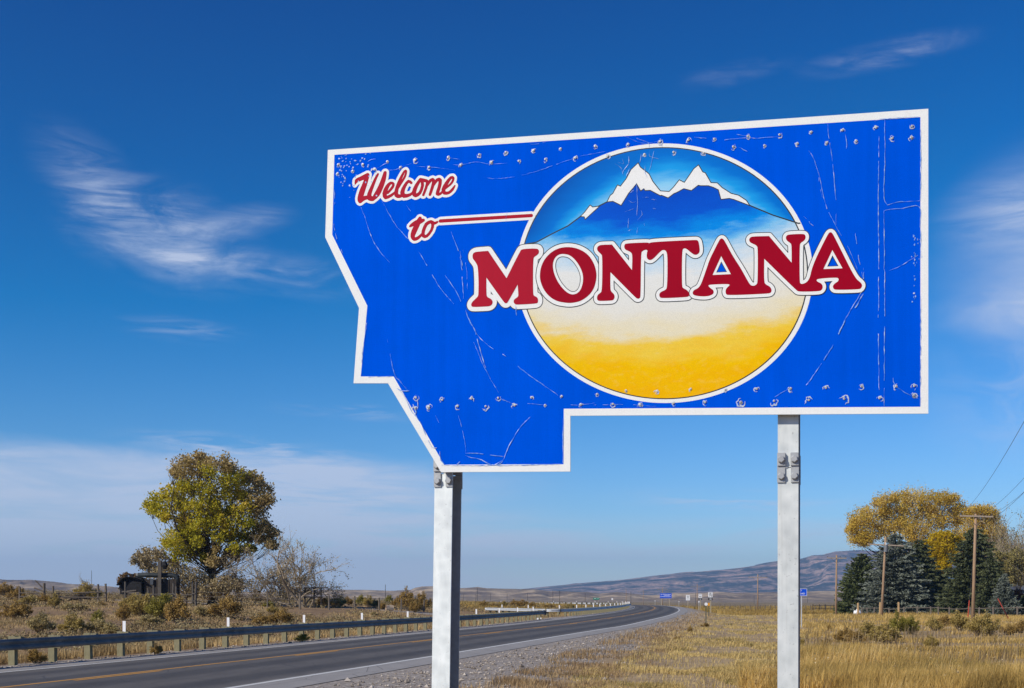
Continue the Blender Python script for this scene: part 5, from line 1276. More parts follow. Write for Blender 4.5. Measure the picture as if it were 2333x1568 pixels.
NP = thing('utility_pole', 'utility pole beyond the right edge carrying the overhead lines', 'utility pole', (17.9, 38, -0.3))
MB().tube([(0, 0, 0), (0, 0, 10.2)], [0.17, 0.12], 9).build('pole', M_POLE, NP, smooth=True)
MB().box((0, -0.15, 9.85), (2.95, 0.1, 0.13)).build('crossarm', M_OLDWOOD, NP)
bpy.context.view_layer.update()
for x, tx in ((-1.39, 'leftmost'), (0.53, 'middle'), (1.39, 'rightmost')):
    wire(arm_pt(p1, x, H1 - 0.02), arm_pt(NP, x, 9.95), 0.75, f'{tx} overhead line rising from the tall pole to the upper right', 'overhead lines on the right')
wire(arm_pt(p1, 0.0, H1 - 1.1), arm_pt(NP, 0.3, 8.9), 0.9, 'lowest overhead line rising to the right edge', 'overhead lines on the right')
prev = [(p1, H1, 2.95), (p2, H2, 4.1), (p3, H3, 2.9), (p4, H4, 4.7), (p5, H5, 5.6), (p6, H6, 5.0), (p7, H7, 6.0)]
NAME = ['tall leaning pole', 'transformer pole', 'slender pole', 'pole by the steel post', 'pole behind the speed signs', 'pole behind the blue sign', 'pole left of the blue sign']
for k in range(2, 6):
    (a, ha, wa), (b_, hb, wb) = prev[k], prev[k + 1]
    for f_, tx in ((-.47, 'left'), (.47, 'right')):
        da, db = (0.2 if k == 2 else 0.6), 0.7
        wire(arm_pt(a, f_ * wa, ha - da), arm_pt(b_, f_ * wb, hb - db), 1.2, f'{tx} thin line from the {NAME[k]} to the next', 'thin lines between poles', 0.008, 12)

FARP = [(12, 245, 160), (178, 250, 150), (197, 250, 70), (372, 245, 150), (595, 245, 150), (868, 262, 140), (1205, 268, 110), (1295, 265, 110), (1635, 272, 140), (2245, 285, 125)]
far_list = [(1053.7 + .1709 * a, 1327.1 + .1709 * b_, 1327.1 + .1709 * c) for a, b_, c in FARP]
far_list += [(1584.9, 1379, 1352.8), (1718, 1379.6, 1357.6), (1840, 1378.4, 1361.3), (878, 1368, 1332), (208.5, 1331, 1300)]
FARL = ['left of the paler bluff', 'short one beside the tallest far pole', 'tallest of the far poles near the pale bluff', 'before the dark gully right of the pale bluff', 'above the far guardrail end', 'by the eroded yellow slope', 'left of a close pair', 'right of a close pair', 'midway to the green sign', 'right of the green sign', 'thin one behind the speed limit signs', 'left of the right steel post', 'just right of the right steel post', 'rising over the brush by the barrel', 'beside the thin sapling at left']
for (x, yb, yt), lb in zip(far_list, FARL):
    Y = 8.5 * FPX / (yb - yt)
    Y = min(Y, 1500)
    X = (x - CX) / FPX * Y
    zt, zb = height_at(yt, Y), height_at(yb, Y)
    o = MB().tube([(0, 0, min(zb, float(terrain(X, Y)[0])) - zb - 0.5), (0, 0, zt - zb)], [0.13 + Y * 4e-5, 0.10 + Y * 4e-5], 6).build('utility_pole', M_BLACKWOOD, loc=(X, Y, zb))
    tag(o, 'thin dark far pole, ' + lb, 'utility pole', 'far poles on the plain')


def text_mesh(s_, size, name='lettering'):
    c = bpy.data.curves.new(name, 'FONT')
    c.body = s_
    c.size = size
    c.align_x, c.align_y = 'CENTER', 'CENTER'
    c.resolution_u = 2
    c.offset = size * 0.012
    o = bpy.data.objects.new(name, c)
    COL.objects.link(o)
    dg = bpy.context.evaluated_depsgraph_get()
    me = bpy.data.meshes.new_from_object(o.evaluated_get(dg))
    bpy.data.objects.remove(o)
    bpy.data.curves.remove(c)
    me.name = name
    return me


M_SBLUE = simple('blue_sign_paint', (0.0, 0.075, 0.62), 0.45, 0.3, var=0.05)
M_SWHITE = simple('white_sign_paint', (0.78, 0.79, 0.80), 0.45, 0.3, var=0.03)
M_SBLACK = simple('black_sign_paint', (0.02, 0.022, 0.03), 0.5, 0.3)
M_SGREEN = simple('green_sign_paint', (0.0, 0.20, 0.12), 0.5, 0.3, var=0.05)
M_SORANGE = simple('orange_marker_paint', (0.75, 0.33, 0.02), 0.5, 0.3, var=0.05)
M_WPOST = simple('sign_timber', (0.36, 0.31, 0.22), 0.85, 0.15, var=0.25)
M_GSTEEL = simple('green_steel_post', (0.05, 0.075, 0.05), 0.6, 0.3)
M_LSTEEL = simple('pale_steel_post', (0.55, 0.57, 0.58), 0.45, 0.4, 0.2)


def board(root, name, x, z, w, h, m, edge=None, y=0.0):
    b = MB().box((x, y, z), (w, 0.02, h)).build(name, m, root)
    if edge:
        e = MB()
        t_ = max(0.02, h * 0.03)
        for (cx_, cz_, ww, hh) in ((0, h / 2 - t_ / 2, w, t_), (0, -h / 2 + t_ / 2, w, t_), (-w / 2 + t_ / 2, 0, t_, h - 2 * t_ - .002), (w / 2 - t_ / 2, 0, t_, h - 2 * t_ - .002)):
            e.box((x + cx_, y - 0.013, z + cz_), (ww, 0.004, hh))
        e.build('edge_stripe', edge, root)
    return b


def letters(root, s_, x, z, size, m, y=-0.014, sx=1.0):
    o = obj('lettering', text_mesh(s_, size), m, root, (x, y, z))
    o.rotation_euler = (R(90), 0, 0)
    o.scale = (sx, 1, 1)
    return o


def sign_root(name, label, px, Y, py_base):
    z = height_at(py_base, Y)
    X = (px - CX) / FPX * Y
    return thing(name, label, 'road sign', (X, Y, z)), z, X


# blue info sign, partly behind the right steel post
Y = 83.3
r, z0, X0 = sign_root('information_sign', 'blue information sign half hidden behind the right steel post', 1826, Y, 1429.5)
px = lambda x: (x - CX) / FPX * Y - X0
pz = lambda y: height_at(y, Y) - z0
board(r, 'sign_board', px(1812), pz(1349.6), px(1838.5) - px(1785.5), pz(1341.3) - pz(1358), M_SBLUE, M_SWHITE)
letters(r, 'INFO', px(1819.6), pz(1345.6), 0.15, M_SWHITE, sx=1.15)
letters(r, '6 - ROAD', px(1821.6), pz(1352.8), 0.15, M_SWHITE, sx=1.12)
for x in (1826.2, 1797.0):
    MB().box((px(x), 0.035, (pz(1342) - 0.4) / 2), (0.06, 0.045, pz(1342) + 0.4)).build('post', M_LSTEEL, r)

# speed limit signs and the plain white one
Y = 191
r, z0, X0 = sign_root('speed_limit_sign', 'speed limit 70 sign with black night 65 plate', 1618.5, Y, 1397)
pz = lambda y: height_at(y, Y) - z0
board(r, 'sign_board', 0, pz(1355.2), 0.63, 0.76, M_SWHITE)
letters(r, 'SPEED', 0, pz(1355.2) + .27, 0.15, M_SBLACK)
letters(r, 'LIMIT', 0, pz(1355.2) + .14, 0.15, M_SBLACK)
letters(r, '70', 0.02, pz(1355.2) - .14, 0.48, M_SBLACK)
board(r, 'night_plate', 0, pz(1364.6), 0.63, 0.42, M_SBLACK)
letters(r, 'NIGHT', 0, pz(1364.6) + .14, 0.12, M_SWHITE)
letters(r, '65', 0.02, pz(1364.6) - .05, 0.32, M_SWHITE)
MB().box((0.05, 0.07, pz(1350) / 2 - .3), (0.12, 0.1, pz(1350) + .6)).build('post', M_WPOST, r)
Y = 233
r, z0, X0 = sign_root('speed_limit_sign', 'smaller speed limit sign with black 55 plate beside a utility pole', 1595.5, Y, 1390.5)
pz = lambda y: height_at(y, Y) - z0
board(r, 'sign_board', 0, pz(1357.9), 0.61, 0.75, M_SWHITE)
letters(r, 'TRUCK', 0, pz(1357.9) + .25, 0.14, M_SBLACK)
letters(r, '60', 0, pz(1357.9) - .13, 0.42, M_SBLACK)
board(r, 'night_plate', 0, pz(1365.2), 0.61, 0.38, M_SBLACK)
letters(r, '55', 0, pz(1365.2) - .03, 0.30, M_SWHITE)
MB().box((0.05, 0.07, pz(1354) / 2 - .3), (0.12, 0.1, pz(1354) + .6)).build('post', M_WPOST, r)
Y = 295
r, z0, X0 = sign_root('regulatory_sign', 'plain white sign on one timber post left of the speed limit signs', 1567.3, Y, 1386)
pz = lambda y: height_at(y, Y) - z0
board(r, 'sign_board', 0, pz(1362), 0.92, 1.22, M_SWHITE)
b = MB()
for zz, ww in ((.38, .6), (.22, .5), (0.06, .3), (-.08, .36), (-.36, .22)):
    b.box((0.02, -0.013, pz(1362) + zz), (ww, 0.004, 0.06))
b.build('printed_lines', M_SBLACK, r)
MB().box((0.0, 0.07, pz(1357) / 2 - .3), (0.13, 0.1, pz(1357) + .6)).build('post', M_WPOST, r)
Y = 330
r, z0, X0 = sign_root('motorist_sign', 'distant wide blue sign on two posts beyond the bend', 1516.8, Y, 1380)
pz = lambda y: height_at(y, Y) - z0
sc_ = Y / FPX
W_, H_ = 26.5 * sc_, 11.2 * sc_
board(r, 'sign_board', 0, pz(1357.6), W_, H_, M_SBLUE, M_SBLUE)
b = MB()
for (x0, x1, zc) in ((-.28, -.03, .30), (.02, .42, .27), (-.18, .30, .06), (-.45, -.10, -.16), (-.02, .43, -.19)):
    x = x0 * W_
    while x < x1 * W_:
        w_ = random.uniform(0.09, 0.15)
        b.box((x + w_ / 2, -0.014, pz(1357.6) + zc * H_ + random.uniform(-.01, .01)), (w_, 0.004, random.uniform(.11, .15)))
        x += w_ + 0.05
b.add([(-.39 * W_, -0.014, pz(1357.6) + .06 * H_), (-.36 * W_, -0.014, pz(1357.6) + .26 * H_), (-.38 * W_, -0.014, pz(1357.6) + .34 * H_), (-.40 * W_, -0.014, pz(1357.6) + .34 * H_), (-.425 * W_, -0.014, pz(1357.6) + .26 * H_)], [(0, 1, 2, 3, 4)])
b.build('small_lettering', M_SWHITE, r)
for x in (-.36, .31):
    MB().box((x * W_, 0.07, pz(1353) / 2 - .4), (0.14, 0.1, pz(1353) + .8)).build('post', M_WPOST, r)
Y = 520
r, z0, X0 = sign_root('guide_sign', 'far green direction sign seen beyond the bend', 1358.7, Y, 1377)
pz = lambda y: height_at(y, Y) - z0
board(r, 'sign_board', 0, pz(1364.3), 14.2 * Y / FPX, 4.4 * Y / FPX, M_SGREEN)
b = MB()
for x0, x1 in ((-.4, -.02), (.2, .34)):
    b.box(((x0 + x1) / 2 * 2.5, -0.014, pz(1363.6)), ((x1 - x0) * 2.5, 0.004, 0.14))
b.build('small_lettering', M_SWHITE, r)
for x in (-.8, .8):
    MB().box((x, 0.07, pz(1362) / 2 - .5), (0.13, 0.1, pz(1362) + 1)).build('post', M_WPOST, r)
Y = 560
r, z0, X0 = sign_root('regulatory_sign', 'tiny far white sign right of the green direction sign', 1395, Y, 1377)
pz = lambda y: height_at(y, Y) - z0
board(r, 'sign_board', 0, pz(1365.2), 3.6 * Y / FPX, 4.4 * Y / FPX, M_SWHITE)
MB().box((0, 0.07, pz(1364) / 2 - .5), (0.12, 0.1, pz(1364) + 1)).build('post', M_WPOST, r)


def delineator(label, px_, py_top, py_base, Y, mh, mp, shape):
    z = height_at(py_base, Y)
    X = (px_ - CX) / FPX * Y
    z0 = min(z, float(terrain(X, Y)[0])) - 0.1
    H = height_at(py_top, Y) - z0
    r = thing('marker_post', label, 'marker post', (X, Y, z0), 0, 'road edge marker posts')
    MB().box((0, 0, H / 2), (0.055, 0.035, H)).build('post', mp, r)
    w = 0.19
    if shape == 'disc':
        b = MB().tube([(0, -0.034, H - .02), (0, -0.022, H - .02)], w * .62, 10)
    else:
        b = MB().box((0, -0.03, H - .05), (0.2, 0.012, 0.32))
    b.build('reflector', mh, r)


delineator('green marker post with a white round head by the gravel edge', 1608.5, 1376, 1425, 92, M_TABW, M_GSTEEL, 'disc')
delineator('green marker post with an orange head behind the white headed one', 1614.8, 1376, 1404, 138, M_SORANGE, M_GSTEEL, 'plate')
delineator('pale marker post below the 55 sign', 1592.3, 1371, 1393, 205, M_TABW, M_LSTEEL, 'disc')
delineator('pale marker post left of the plain white sign', 1546.8, 1370.6, 1381.5, 330, M_TABW, M_LSTEEL, 'disc')
delineator('pale marker post left of the distant blue sign', 1492.4, 1369, 1378.5, 370, M_TABW, M_LSTEEL, 'disc')

# ---------------------------------------------------------------- fences


def fence(label, pts, m, wires=(), rails=(), rw=0.03, stick=0.075, group=None, jit=0.03):
    """pts: (x, y, z ground, post height)"""
    r = thing('fence', label, 'fence', pts[0][:3], 0, group)
    o = Vector(pts[0][:3])
    for (x, y, z, h) in pts:
        b = MB().tube([(random.uniform(-jit, jit), 0, -0.4), (0, 0, h * .5), (random.uniform(-jit, jit), random.uniform(-jit, jit), h)], [stick * 1.1, stick, stick * .9], 6)
        b.build('fence_post', m, r, loc=Vector((x, y, z)) - o)
    for w in wires:
        b = MB().tube([Vector((p[0], p[1], p[2] + p[3] * w)) - o for p in pts], 0.006, 3)
        b.build('fence_wire', M_WIRE, r)
    for w in rails:
        for a, c in zip(pts[:-1], pts[1:]):
            A_ = Vector((a[0], a[1] - stick - .03, a[2] + a[3] * w + random.uniform(-.04, .04))) - o
            B_ = Vector((c[0], c[1] - stick - .03, c[2] + c[3] * w + random.uniform(-.04, .04))) - o
            MB().tube([A_, (A_ + B_) / 2 + Vector((0, 0, random.uniform(-.03, .02))), B_], rw, 5).build('fence_rail', m, r)
    return r


def fpts(lst, Y):
    o = []
    for i, (x, yb, h) in enumerate(lst):
        y = Y if not isinstance(Y, (list, tuple)) else Y[0] + (Y[1] - Y[0]) * i / (len(lst) - 1)
        X = (x - CX) / FPX * y
        o.append((X, y, float(terrain(X, y)[0]), h))
    return o


fence('grey post wire fence crossing the scrub to the left steel post',
      fpts([(684, 0, 1.35), (749.7, 0, 1.4), (808, 0, 1.35), (863.5, 0, 1.3), (914.5, 0, 1.3), (966, 0, 1.25), (1030, 0, 1.2)], (117, 142)), M_OLDWOOD, (0.35, 0.62, 0.9), stick=0.085)
fence('wire fence of thin posts on the scrub slope by the fallen tree',
      fpts([(446, 0, 1.5), (535, 0, 1.4), (609.5, 0, 1.5), (682, 0, 1.35)], (121, 118)), M_OLDWOOD, (0.35, 0.62, 0.9), stick=0.07)
fence('old rail fence of grey posts left of the derelict machine',
      fpts([(45, 0, 1.35), (121, 0, 1.5), (224, 0, 1.75), (241, 0, 1.8)], 121), M_OLDWOOD, (), (0.3, 0.55), 0.05, 0.12)
fence('low pole corral in front of the derelict machine',
      fpts([(285.6, 0, 2.0), (338.5, 0, 1.5), (350.4, 0, 1.8), (394.5, 0, 2.1), (401.5, 0, 1.85), (439.5, 0, 2.1), (446, 0, 2.3)], (119, 116)), M_BLACKWOOD2, (), (0.25, 0.55), 0.045, 0.11)
r = thing('broken_fence', 'broken post with splayed rails standing in the left scrub', 'fence', at(100.5, 120), 0)
MB().tube([(0, 0, -.3), (0, 0, 1.75)], 0.13, 7).build('fence_post', M_OLDWOOD, r)
for a in (((-.15, -.1, 1.35), (-.75, -.2, 2.0)), ((0, -.1, .95), (-.85, -.15, 1.3)), ((0, -.1, .35), (-.8, -.15, .8))):
    MB().tube(a, 0.07, 6).build('fence_rail', M_OLDWOOD, r)
r = thing('loading_frame', 'dark timber frame standing in brush right of the fallen tree', 'frame', at(695, 128), 0)
for x in (0, 0.9, 1.6):
    MB().box((x, 0, 0.9), (0.14, 0.14, 2.4)).build('post', M_BLACKWOOD, r)
for z in (2.02, 1.5, 1.1):
    MB().box((0.82, -.09, z), (1.9, 0.05, 0.13)).build('plank', M_BLACKWOOD, r)
fence('grey pole fence in front of the evergreens',
      fpts([(1964, 0, 1.35), (1976, 0, 1.3), (1992, 0, 1.3), (2026, 0, 1.2), (2060, 0, 1.25), (2090, 0, 1.35), (2121, 0, 1.35), (2138, 0, 1.3), (2163, 0, 1.35), (2180, 0, 1.25), (2211, 0, 1.3), (2231, 0, 1.25), (2263, 0, 1.3), (2318, 0, 1.3), (2370, 0, 1.3)], (196, 150)),
      M_OLDWOOD, (0.4,), (0.86,), 0.05, 0.11)
fence('short bright timber gate posts before the blue spruce', fpts([(1955, 0, 1.9), (2005.5, 0, 2.0), (2047.5, 0, 1.95)], 178), simple('yellow_timber', (0.42, 0.27, 0.13), 0.8), (), (), 0.05, 0.15)
fence('far low fence across the right meadow', fpts([(1640 + 11.5 * i, 0, 1.4) for i in range(0, 27)], (330, 262)), M_OLDWOOD, (0.6,), (), 0.04, 0.09)
fence('far dark fence beyond the driveway', fpts([(1852, 0, 1.7), (1867, 0, 1.6), (1880, 0, 1.6), (1900, 0, 1.5), (1918, 0, 1.5)], 255), M_BLACKWOOD, (), (0.85, 0.5), 0.05, 0.08)

# ---------------------------------------------------------------- guy wire guards at the big pole
for i, (xa, ya, xb, yb, Y, lb) in enumerate(((2273.5, 1364.0, 2300, 1402, 118, 'slanting red guy wire guard right of the tall pole'), (2208.5, 1368, 2204.5, 1408, 117, 'short upright red guy wire guard left of the tall pole'))):
    A_, B_ = at(xa, Y, height_at(ya, Y)), at(xb, Y, height_at(yb, Y))
    B_.z = min(B_.z, float(terrain(B_.x, B_.y)[0]))
    r = thing('guy_wire', lb, 'guy wire', B_)
    MB().tube([Vector((0, 0, -.1)), A_ - B_], 0.045, 6).build('guard', simple('red_guard', (0.45, 0.07, 0.04), 0.5), r)
    top = p1.matrix_world @ Vector((0, 0, H1 - 1.2 - i * .5))
    MB().tube([A_ - B_, top - B_], 0.010, 4).build('guy_cable', M_WIRE, r)

# ---------------------------------------------------------------- derelict farm machine by the big tree
YM = 124
sc_ = YM / FPX
org = at(335, YM)
r = thing('derelict_machine', 'dark derelict threshing machine with a long pipe along its top', 'farm machine', org)
mx = lambda x: (x - 335) * sc_
mz = lambda y: height_at(y, YM) - org.z
M_IRON = simple('blackened_sheet_iron', (0.016, 0.016, 0.018), 0.7, 0.2, 0.1, 0.5, 4)
M_PIPE = simple('dull_green_sheet_metal', (0.025, 0.031, 0.033), 0.6, 0.25, 0.1, 0.4, 4)
x = 329.0
while x < 394:
    w_ = random.uniform(4.2, 5.6)
    MB().box((mx(x + w_ / 2), random.uniform(-.03, .03), (mz(1325.5 + random.uniform(-1.5, 1.5)) - .2) / 2), (w_ * sc_ - .015, 0.05, mz(1325.5) + .2)).build('plank', M_BLACKWOOD, r)
    x += w_
MB().box((mx(361), 0.95, mz(1346)), (64 * sc_, 1.7, 1.2)).build('body', M_IRON, r)
prof = [(276, 1337), (282, 1330), (289, 1323), (297, 1320.5), (308, 1320.5), (318, 1322), (325, 1325), (330, 1328)]
b = MB()
m = len(prof)
vs = []
for yy, dz in ((-.7, 0), (1.3, 0), (1.3, -.07), (-.7, -.07)):
    vs += [(mx(a), yy + .06 * math.sin(a), mz(c) + dz) for a, c in prof]
b.add(vs, [(k * m + i, k * m + i + 1, ((k + 1) % 4) * m + i + 1, ((k + 1) % 4) * m + i) for k in range(4) for i in range(m - 1)])
b.build('sagging_hood', M_IRON, r)
MB().box((mx(303), 0.35, mz(1340)), (44 * sc_, 1.3, 34 * sc_)).build('drum_housing', M_IRON, r)
MB().box((mx(284), 0.1, mz(1344)), (12 * sc_, 0.7, 10 * sc_), Matrix.Rotation(0.5, 3, 'Y')).build('feeder', M_BLACKWOOD, r)
for k in range(3):
    MB().box((mx(300 + 6 * k), -.36, mz(1350 + 3 * k)), (30 * sc_, 0.05, 0.10), Matrix.Rotation(0.12 * k - .1, 3, 'Y')).build('loose_slat', M_OLDWOOD, r)
pp = MB().tube([(mx(316), 0.1, mz(1317.5)), (mx(340), 0.1, mz(1317.5)), (mx(385), 0.1, mz(1317.8)), (mx(393), 0.1, mz(1319.5)), (mx(397.5), 0.1, mz(1324)), (mx(399), 0.1, mz(1333))], [0.20, .20, .20, .20, .19, .17], 10).build('pipe', M_PIPE, r, smooth=True)
MB().tube([(mx(312), 0.1, mz(1317.5)), (mx(316.5), 0.1, mz(1317.5))], 0.165, 10).build('pipe_mouth', simple('pale_rim', (0.20, 0.19, 0.17), 0.6), pp)
MB().box((mx(303), 0.2, mz(1317)), (5 * sc_, .3, 4 * sc_)).build('cap_box', M_IRON, r)
MB().box((mx(363.5), -.35, (mz(1289) - .2) / 2), (0.28, 0.26, mz(1289) + .2)).build('mast', M_BLACKWOOD2, r)
MB().tube([(mx(372), -.30, mz(1290)), (mx(374), -.30, mz(1298)), (mx(373), -.28, mz(1306))], [.18, .30, .16], 7).build('pulley', M_IRON, r)
MB().tube([(mx(367), -.40, mz(1302)), (mx(369), -.38, mz(1290))], .04, 5).build('strut', M_OLDWOOD, r)
MB().box((mx(346), -.2, mz(1331)), (0.26, 0.1, 0.5)).build('hatch', simple('blue_grey_board', (0.06, 0.07, 0.085), 0.7), r)

r.scale = (1.10, 1.0, 1.12)

# tipped-over metal barrel, brush pile, log, camper
p = at(887.5, 132)
b = MB()
k = 14
vs, fs = [], []
for yy, s_ in ((-.38, 1.0), (.38, 1.0)):
    vs += [(yy, .30 * math.cos(2 * math.pi * i / k), .32 + .30 * math.sin(2 * math.pi * i / k)) for i in range(k)]
for yy in (-.37, .37):
    vs += [(yy, .285 * math.cos(2 * math.pi * i / k), .32 + .285 * math.sin(2 * math.pi * i / k)) for i in range(k)]
fs = [(i, (i + 1) % k, k + (i + 1) % k, k + i) for i in range(k)] + [(2 * k + i, 3 * k + i, 3 * k + (i + 1) % k, 2 * k + (i + 1) % k) for i in range(k)]
fs += [(i, 2 * k + i, 2 * k + (i + 1) % k, (i + 1) % k) for i in range(k)] + [(k + i, k + (i + 1) % k, 3 * k + (i + 1) % k, 3 * k + i) for i in range(k)]
b.add(vs, fs)
o = b.build('barrel', simple('rusty_cream_paint', (0.62, 0.46, 0.30), 0.6, 0.3, 0.0, 0.3, 3), loc=p, smooth=False)
o.rotation_euler = (0, 0, 0.35)
tag(o, 'rusty cream open-ended barrel lying on the grass by the fence', 'barrel')
r = thing('brush_pile', 'low heap of dark collapsed boards between the two fence ends', 'wood pile', at(165, 124))
for k in range(14):
    a = random.uniform(-.5, .5)
    MB().box((random.gauss(0, .8), random.uniform(-.5, .5), random.uniform(.1, .75)), (random.uniform(1, 2.2), .18, .09), Matrix.Rotation(a, 3, 'Y') @ Matrix.Rotation(random.uniform(-.5, .5), 3, 'Z')).build('board', M_BLACKWOOD, r)
r = thing('leaning_log', 'pale broken logs leaning under the dark spruce behind the fence', 'log', at(2148, 205))
MB().tube([(-1.6, 0, -.2), (0.2, 0, 1.3), (1.6, 0, 2.9)], [.42, .36, .22], 8).build('log', simple('bare_log', (0.34, 0.26, 0.19), 0.9), r)
MB().tube([(-2.3, 0.2, -.2), (-2.1, 0, 1.6)], [.5, .38], 8).build('stump', M_OLDWOOD, r)
MB().tube([(-1.5, 0.2, -.2), (-1.2, 0, 2.0)], [.3, .16], 7).build('branch_stub', M_OLDWOOD, r)
r = thing('propane_tank', 'small white tank beside the fence under the left evergreen', 'tank', at(1953, 186))
MB().tube([(-.5, 0, .55), (-.42, 0, .55), (.42, 0, .55), (.5, 0, .55)], [.2, .36, .36, .2], 10).build('vessel', M_SWHITE, r, smooth=True)
MB().tube([(0, 0, .85), (0, 0, 1.12)], .12, 8).build('valve_cover', M_SWHITE, r)
for x in (-.3, .3):
    MB().box((x, 0, .1), (.1, .5, .35)).build('foot', M_DARK, r)
YC = 232
p = at(2350, YC)
r = thing('camper_trailer', 'white camper trailer at the right edge behind the small spruce', 'trailer', p)
zt = height_at(1334.5, YC) - p.z
b = MB()
L_, W2 = 6.6, 2.3
pr = [(-L_ / 2, .75), (-L_ / 2, zt - .5), (-L_ / 2 + .3, zt - .08), (-L_ / 2 + .9, zt), (L_ / 2 - .6, zt), (L_ / 2 - .1, zt - .3), (L_ / 2, .75)]
k = len(pr)
b.add([(a, -W2 / 2, c) for a, c in pr] + [(a, W2 / 2, c) for a, c in pr], [tuple(range(k))[::1], tuple(range(2 * k - 1, k - 1, -1))] + [(i, k + i, k + (i + 1) % k, (i + 1) % k) for i in range(k)])
b.build('body', simple('camper_white', (0.72, 0.71, 0.68), 0.5, 0.4, var=0.05), r)
for x in (-1.9, .4, 2.2):
    MB().box((x, -W2 / 2 - .012, zt - 1.1), (.9, .02, .6)).build('window', simple('dark_pane', (0.04, 0.045, 0.05), 0.15, 0.5), r)
MB().box((0, -W2 / 2 - .012, 1.25), (L_ * .9, .012, .16)).build('stripe', simple('tan_stripe', (0.35, 0.25, 0.16), 0.5), r)
for x in (-.5, .5):
    b = MB().tube([(x, -W2 / 2 - .02, .38), (x, -W2 / 2 + .25, .38)], .38, 14)
    b.build('wheel', M_DARK, r)

# ---------------------------------------------------------------- vegetation


def quads(C, size, flat=0.0, up=None, asp=1.0):
    """one randomly turned leaf quad at every point of C; size per leaf"""
    n = len(C)
    a = rng.normal(size=(n, 3))
    a[:, 2] *= (1 - flat)
    a /= np.linalg.norm(a, axis=1)[:, None]
    b = np.cross(a, rng.normal(size=(n, 3)))
    b /= np.linalg.norm(b, axis=1)[:, None] + 1e-9
    if up is not None:
        a = a * (1 - up) + np.array([0, 0, 1.0]) * up
    s_ = (np.broadcast_to(size, (n,)) * rng.uniform(0.65, 1.35, n))[:, None]
    a, b = a * s_ * asp, b * s_ / asp
    V = np.stack([C - a * .5, C + b * .32 - a * .05, C + a * .5, C - b * .32 - a * .05], 1)
    return V.reshape(-1, 3), np.arange(4 * n).reshape(n, 4)


def leaf_mesh(name, C, size, m, tint, **kw):
    V, F = quads(C, size, **kw)
    return np_mesh(name, V, F, [m], {'tint': ('FACE', tint)})


M_BARK = simple('grey_bark', (0.115, 0.095, 0.075), 0.95, 0.1, 0, 0.4, 3, 0.6, (3, 3, 0.6))
M_BARKD = simple('dark_bark', (0.06, 0.047, 0.036), 0.95, 0.1, 0, 0.4, 3, 0.6, (3, 3, 0.6))
M_PALEBARK = simple('pale_dry_bark', (0.30, 0.25, 0.19), 0.95, 0.1, 0, 0.35, 3, 0.4, (3, 3, 0.6))
M_COTTON = leafy('cottonwood_leaves', ((0.15, (0.26, 0.25, 0.016)), (0.40, (0.44, 0.40, 0.022)), (0.62, (0.62, 0.52, 0.036)), (0.85, (0.70, 0.50, 0.075))), 0.5, noise_scale=0.22)
M_COTTOP = leafy('dry_cottonwood_leaves', ((0.15, (0.25, 0.18, 0.05)), (0.5, (0.42, 0.31, 0.115)), (0.85, (0.56, 0.43, 0.20))), 0.4, noise_scale=0.22)
M_GREYLEAF = leafy('grey_tan_leaves', ((0.15, (0.19, 0.15, 0.07)), (0.5, (0.34, 0.265, 0.13)), (0.85, (0.48, 0.38, 0.21))), 0.25)
M_GOLD = leafy('golden_willow_leaves', ((0.15, (0.44, 0.31, 0.035)), (0.45, (0.66, 0.47, 0.07)), (0.7, (0.76, 0.56, 0.12)), (0.9, (0.80, 0.64, 0.26))), 0.45, noise_scale=0.15)
M_YELLOW = leafy('bright_yellow_leaves', ((0.15, (0.28, 0.21, 0.008)), (0.5, (0.55, 0.39, 0.008)), (0.85, (0.74, 0.53, 0.015))), 0.4)
M_POPLAR = leafy('sparse_poplar_leaves', ((0.15, (0.14, 0.12, 0.04)), (0.5, (0.26, 0.22, 0.07)), (0.85, (0.40, 0.33, 0.12))), 0.3)
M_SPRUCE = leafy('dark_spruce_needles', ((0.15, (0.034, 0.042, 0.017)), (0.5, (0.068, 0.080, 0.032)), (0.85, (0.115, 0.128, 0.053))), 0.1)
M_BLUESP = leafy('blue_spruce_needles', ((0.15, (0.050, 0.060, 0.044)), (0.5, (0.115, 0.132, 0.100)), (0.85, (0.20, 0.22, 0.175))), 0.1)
M_JUNIPER = leafy('juniper_needles', ((0.15, (0.035, 0.046, 0.014)), (0.5, (0.070, 0.088, 0.028)), (0.85, (0.115, 0.132, 0.048))), 0.1)
M_RUST = leafy('red_brown_leaves', ((0.15, (0.07, 0.025, 0.012)), (0.5, (0.14, 0.05, 0.022)), (0.85, (0.22, 0.09, 0.04))), 0.25)


def limb(b, a, c, r0, r1, bend=0.12, n=5, sides=6):
    a, c = Vector(a), Vector(c)
    L = (c - a).length
    mid = Vector((random.gauss(0, 1), random.gauss(0, 1), random.gauss(0, .6))) * L * bend
    pts = []
    for i in range(n):
        t = i / (n - 1)
        pts.append(a.lerp(c, t) + mid * math.sin(math.pi * t))
    b.tube(pts, [r0 + (r1 - r0) * (i / (n - 1)) ** .8 for i in range(n)], sides, cap=False)
    return pts


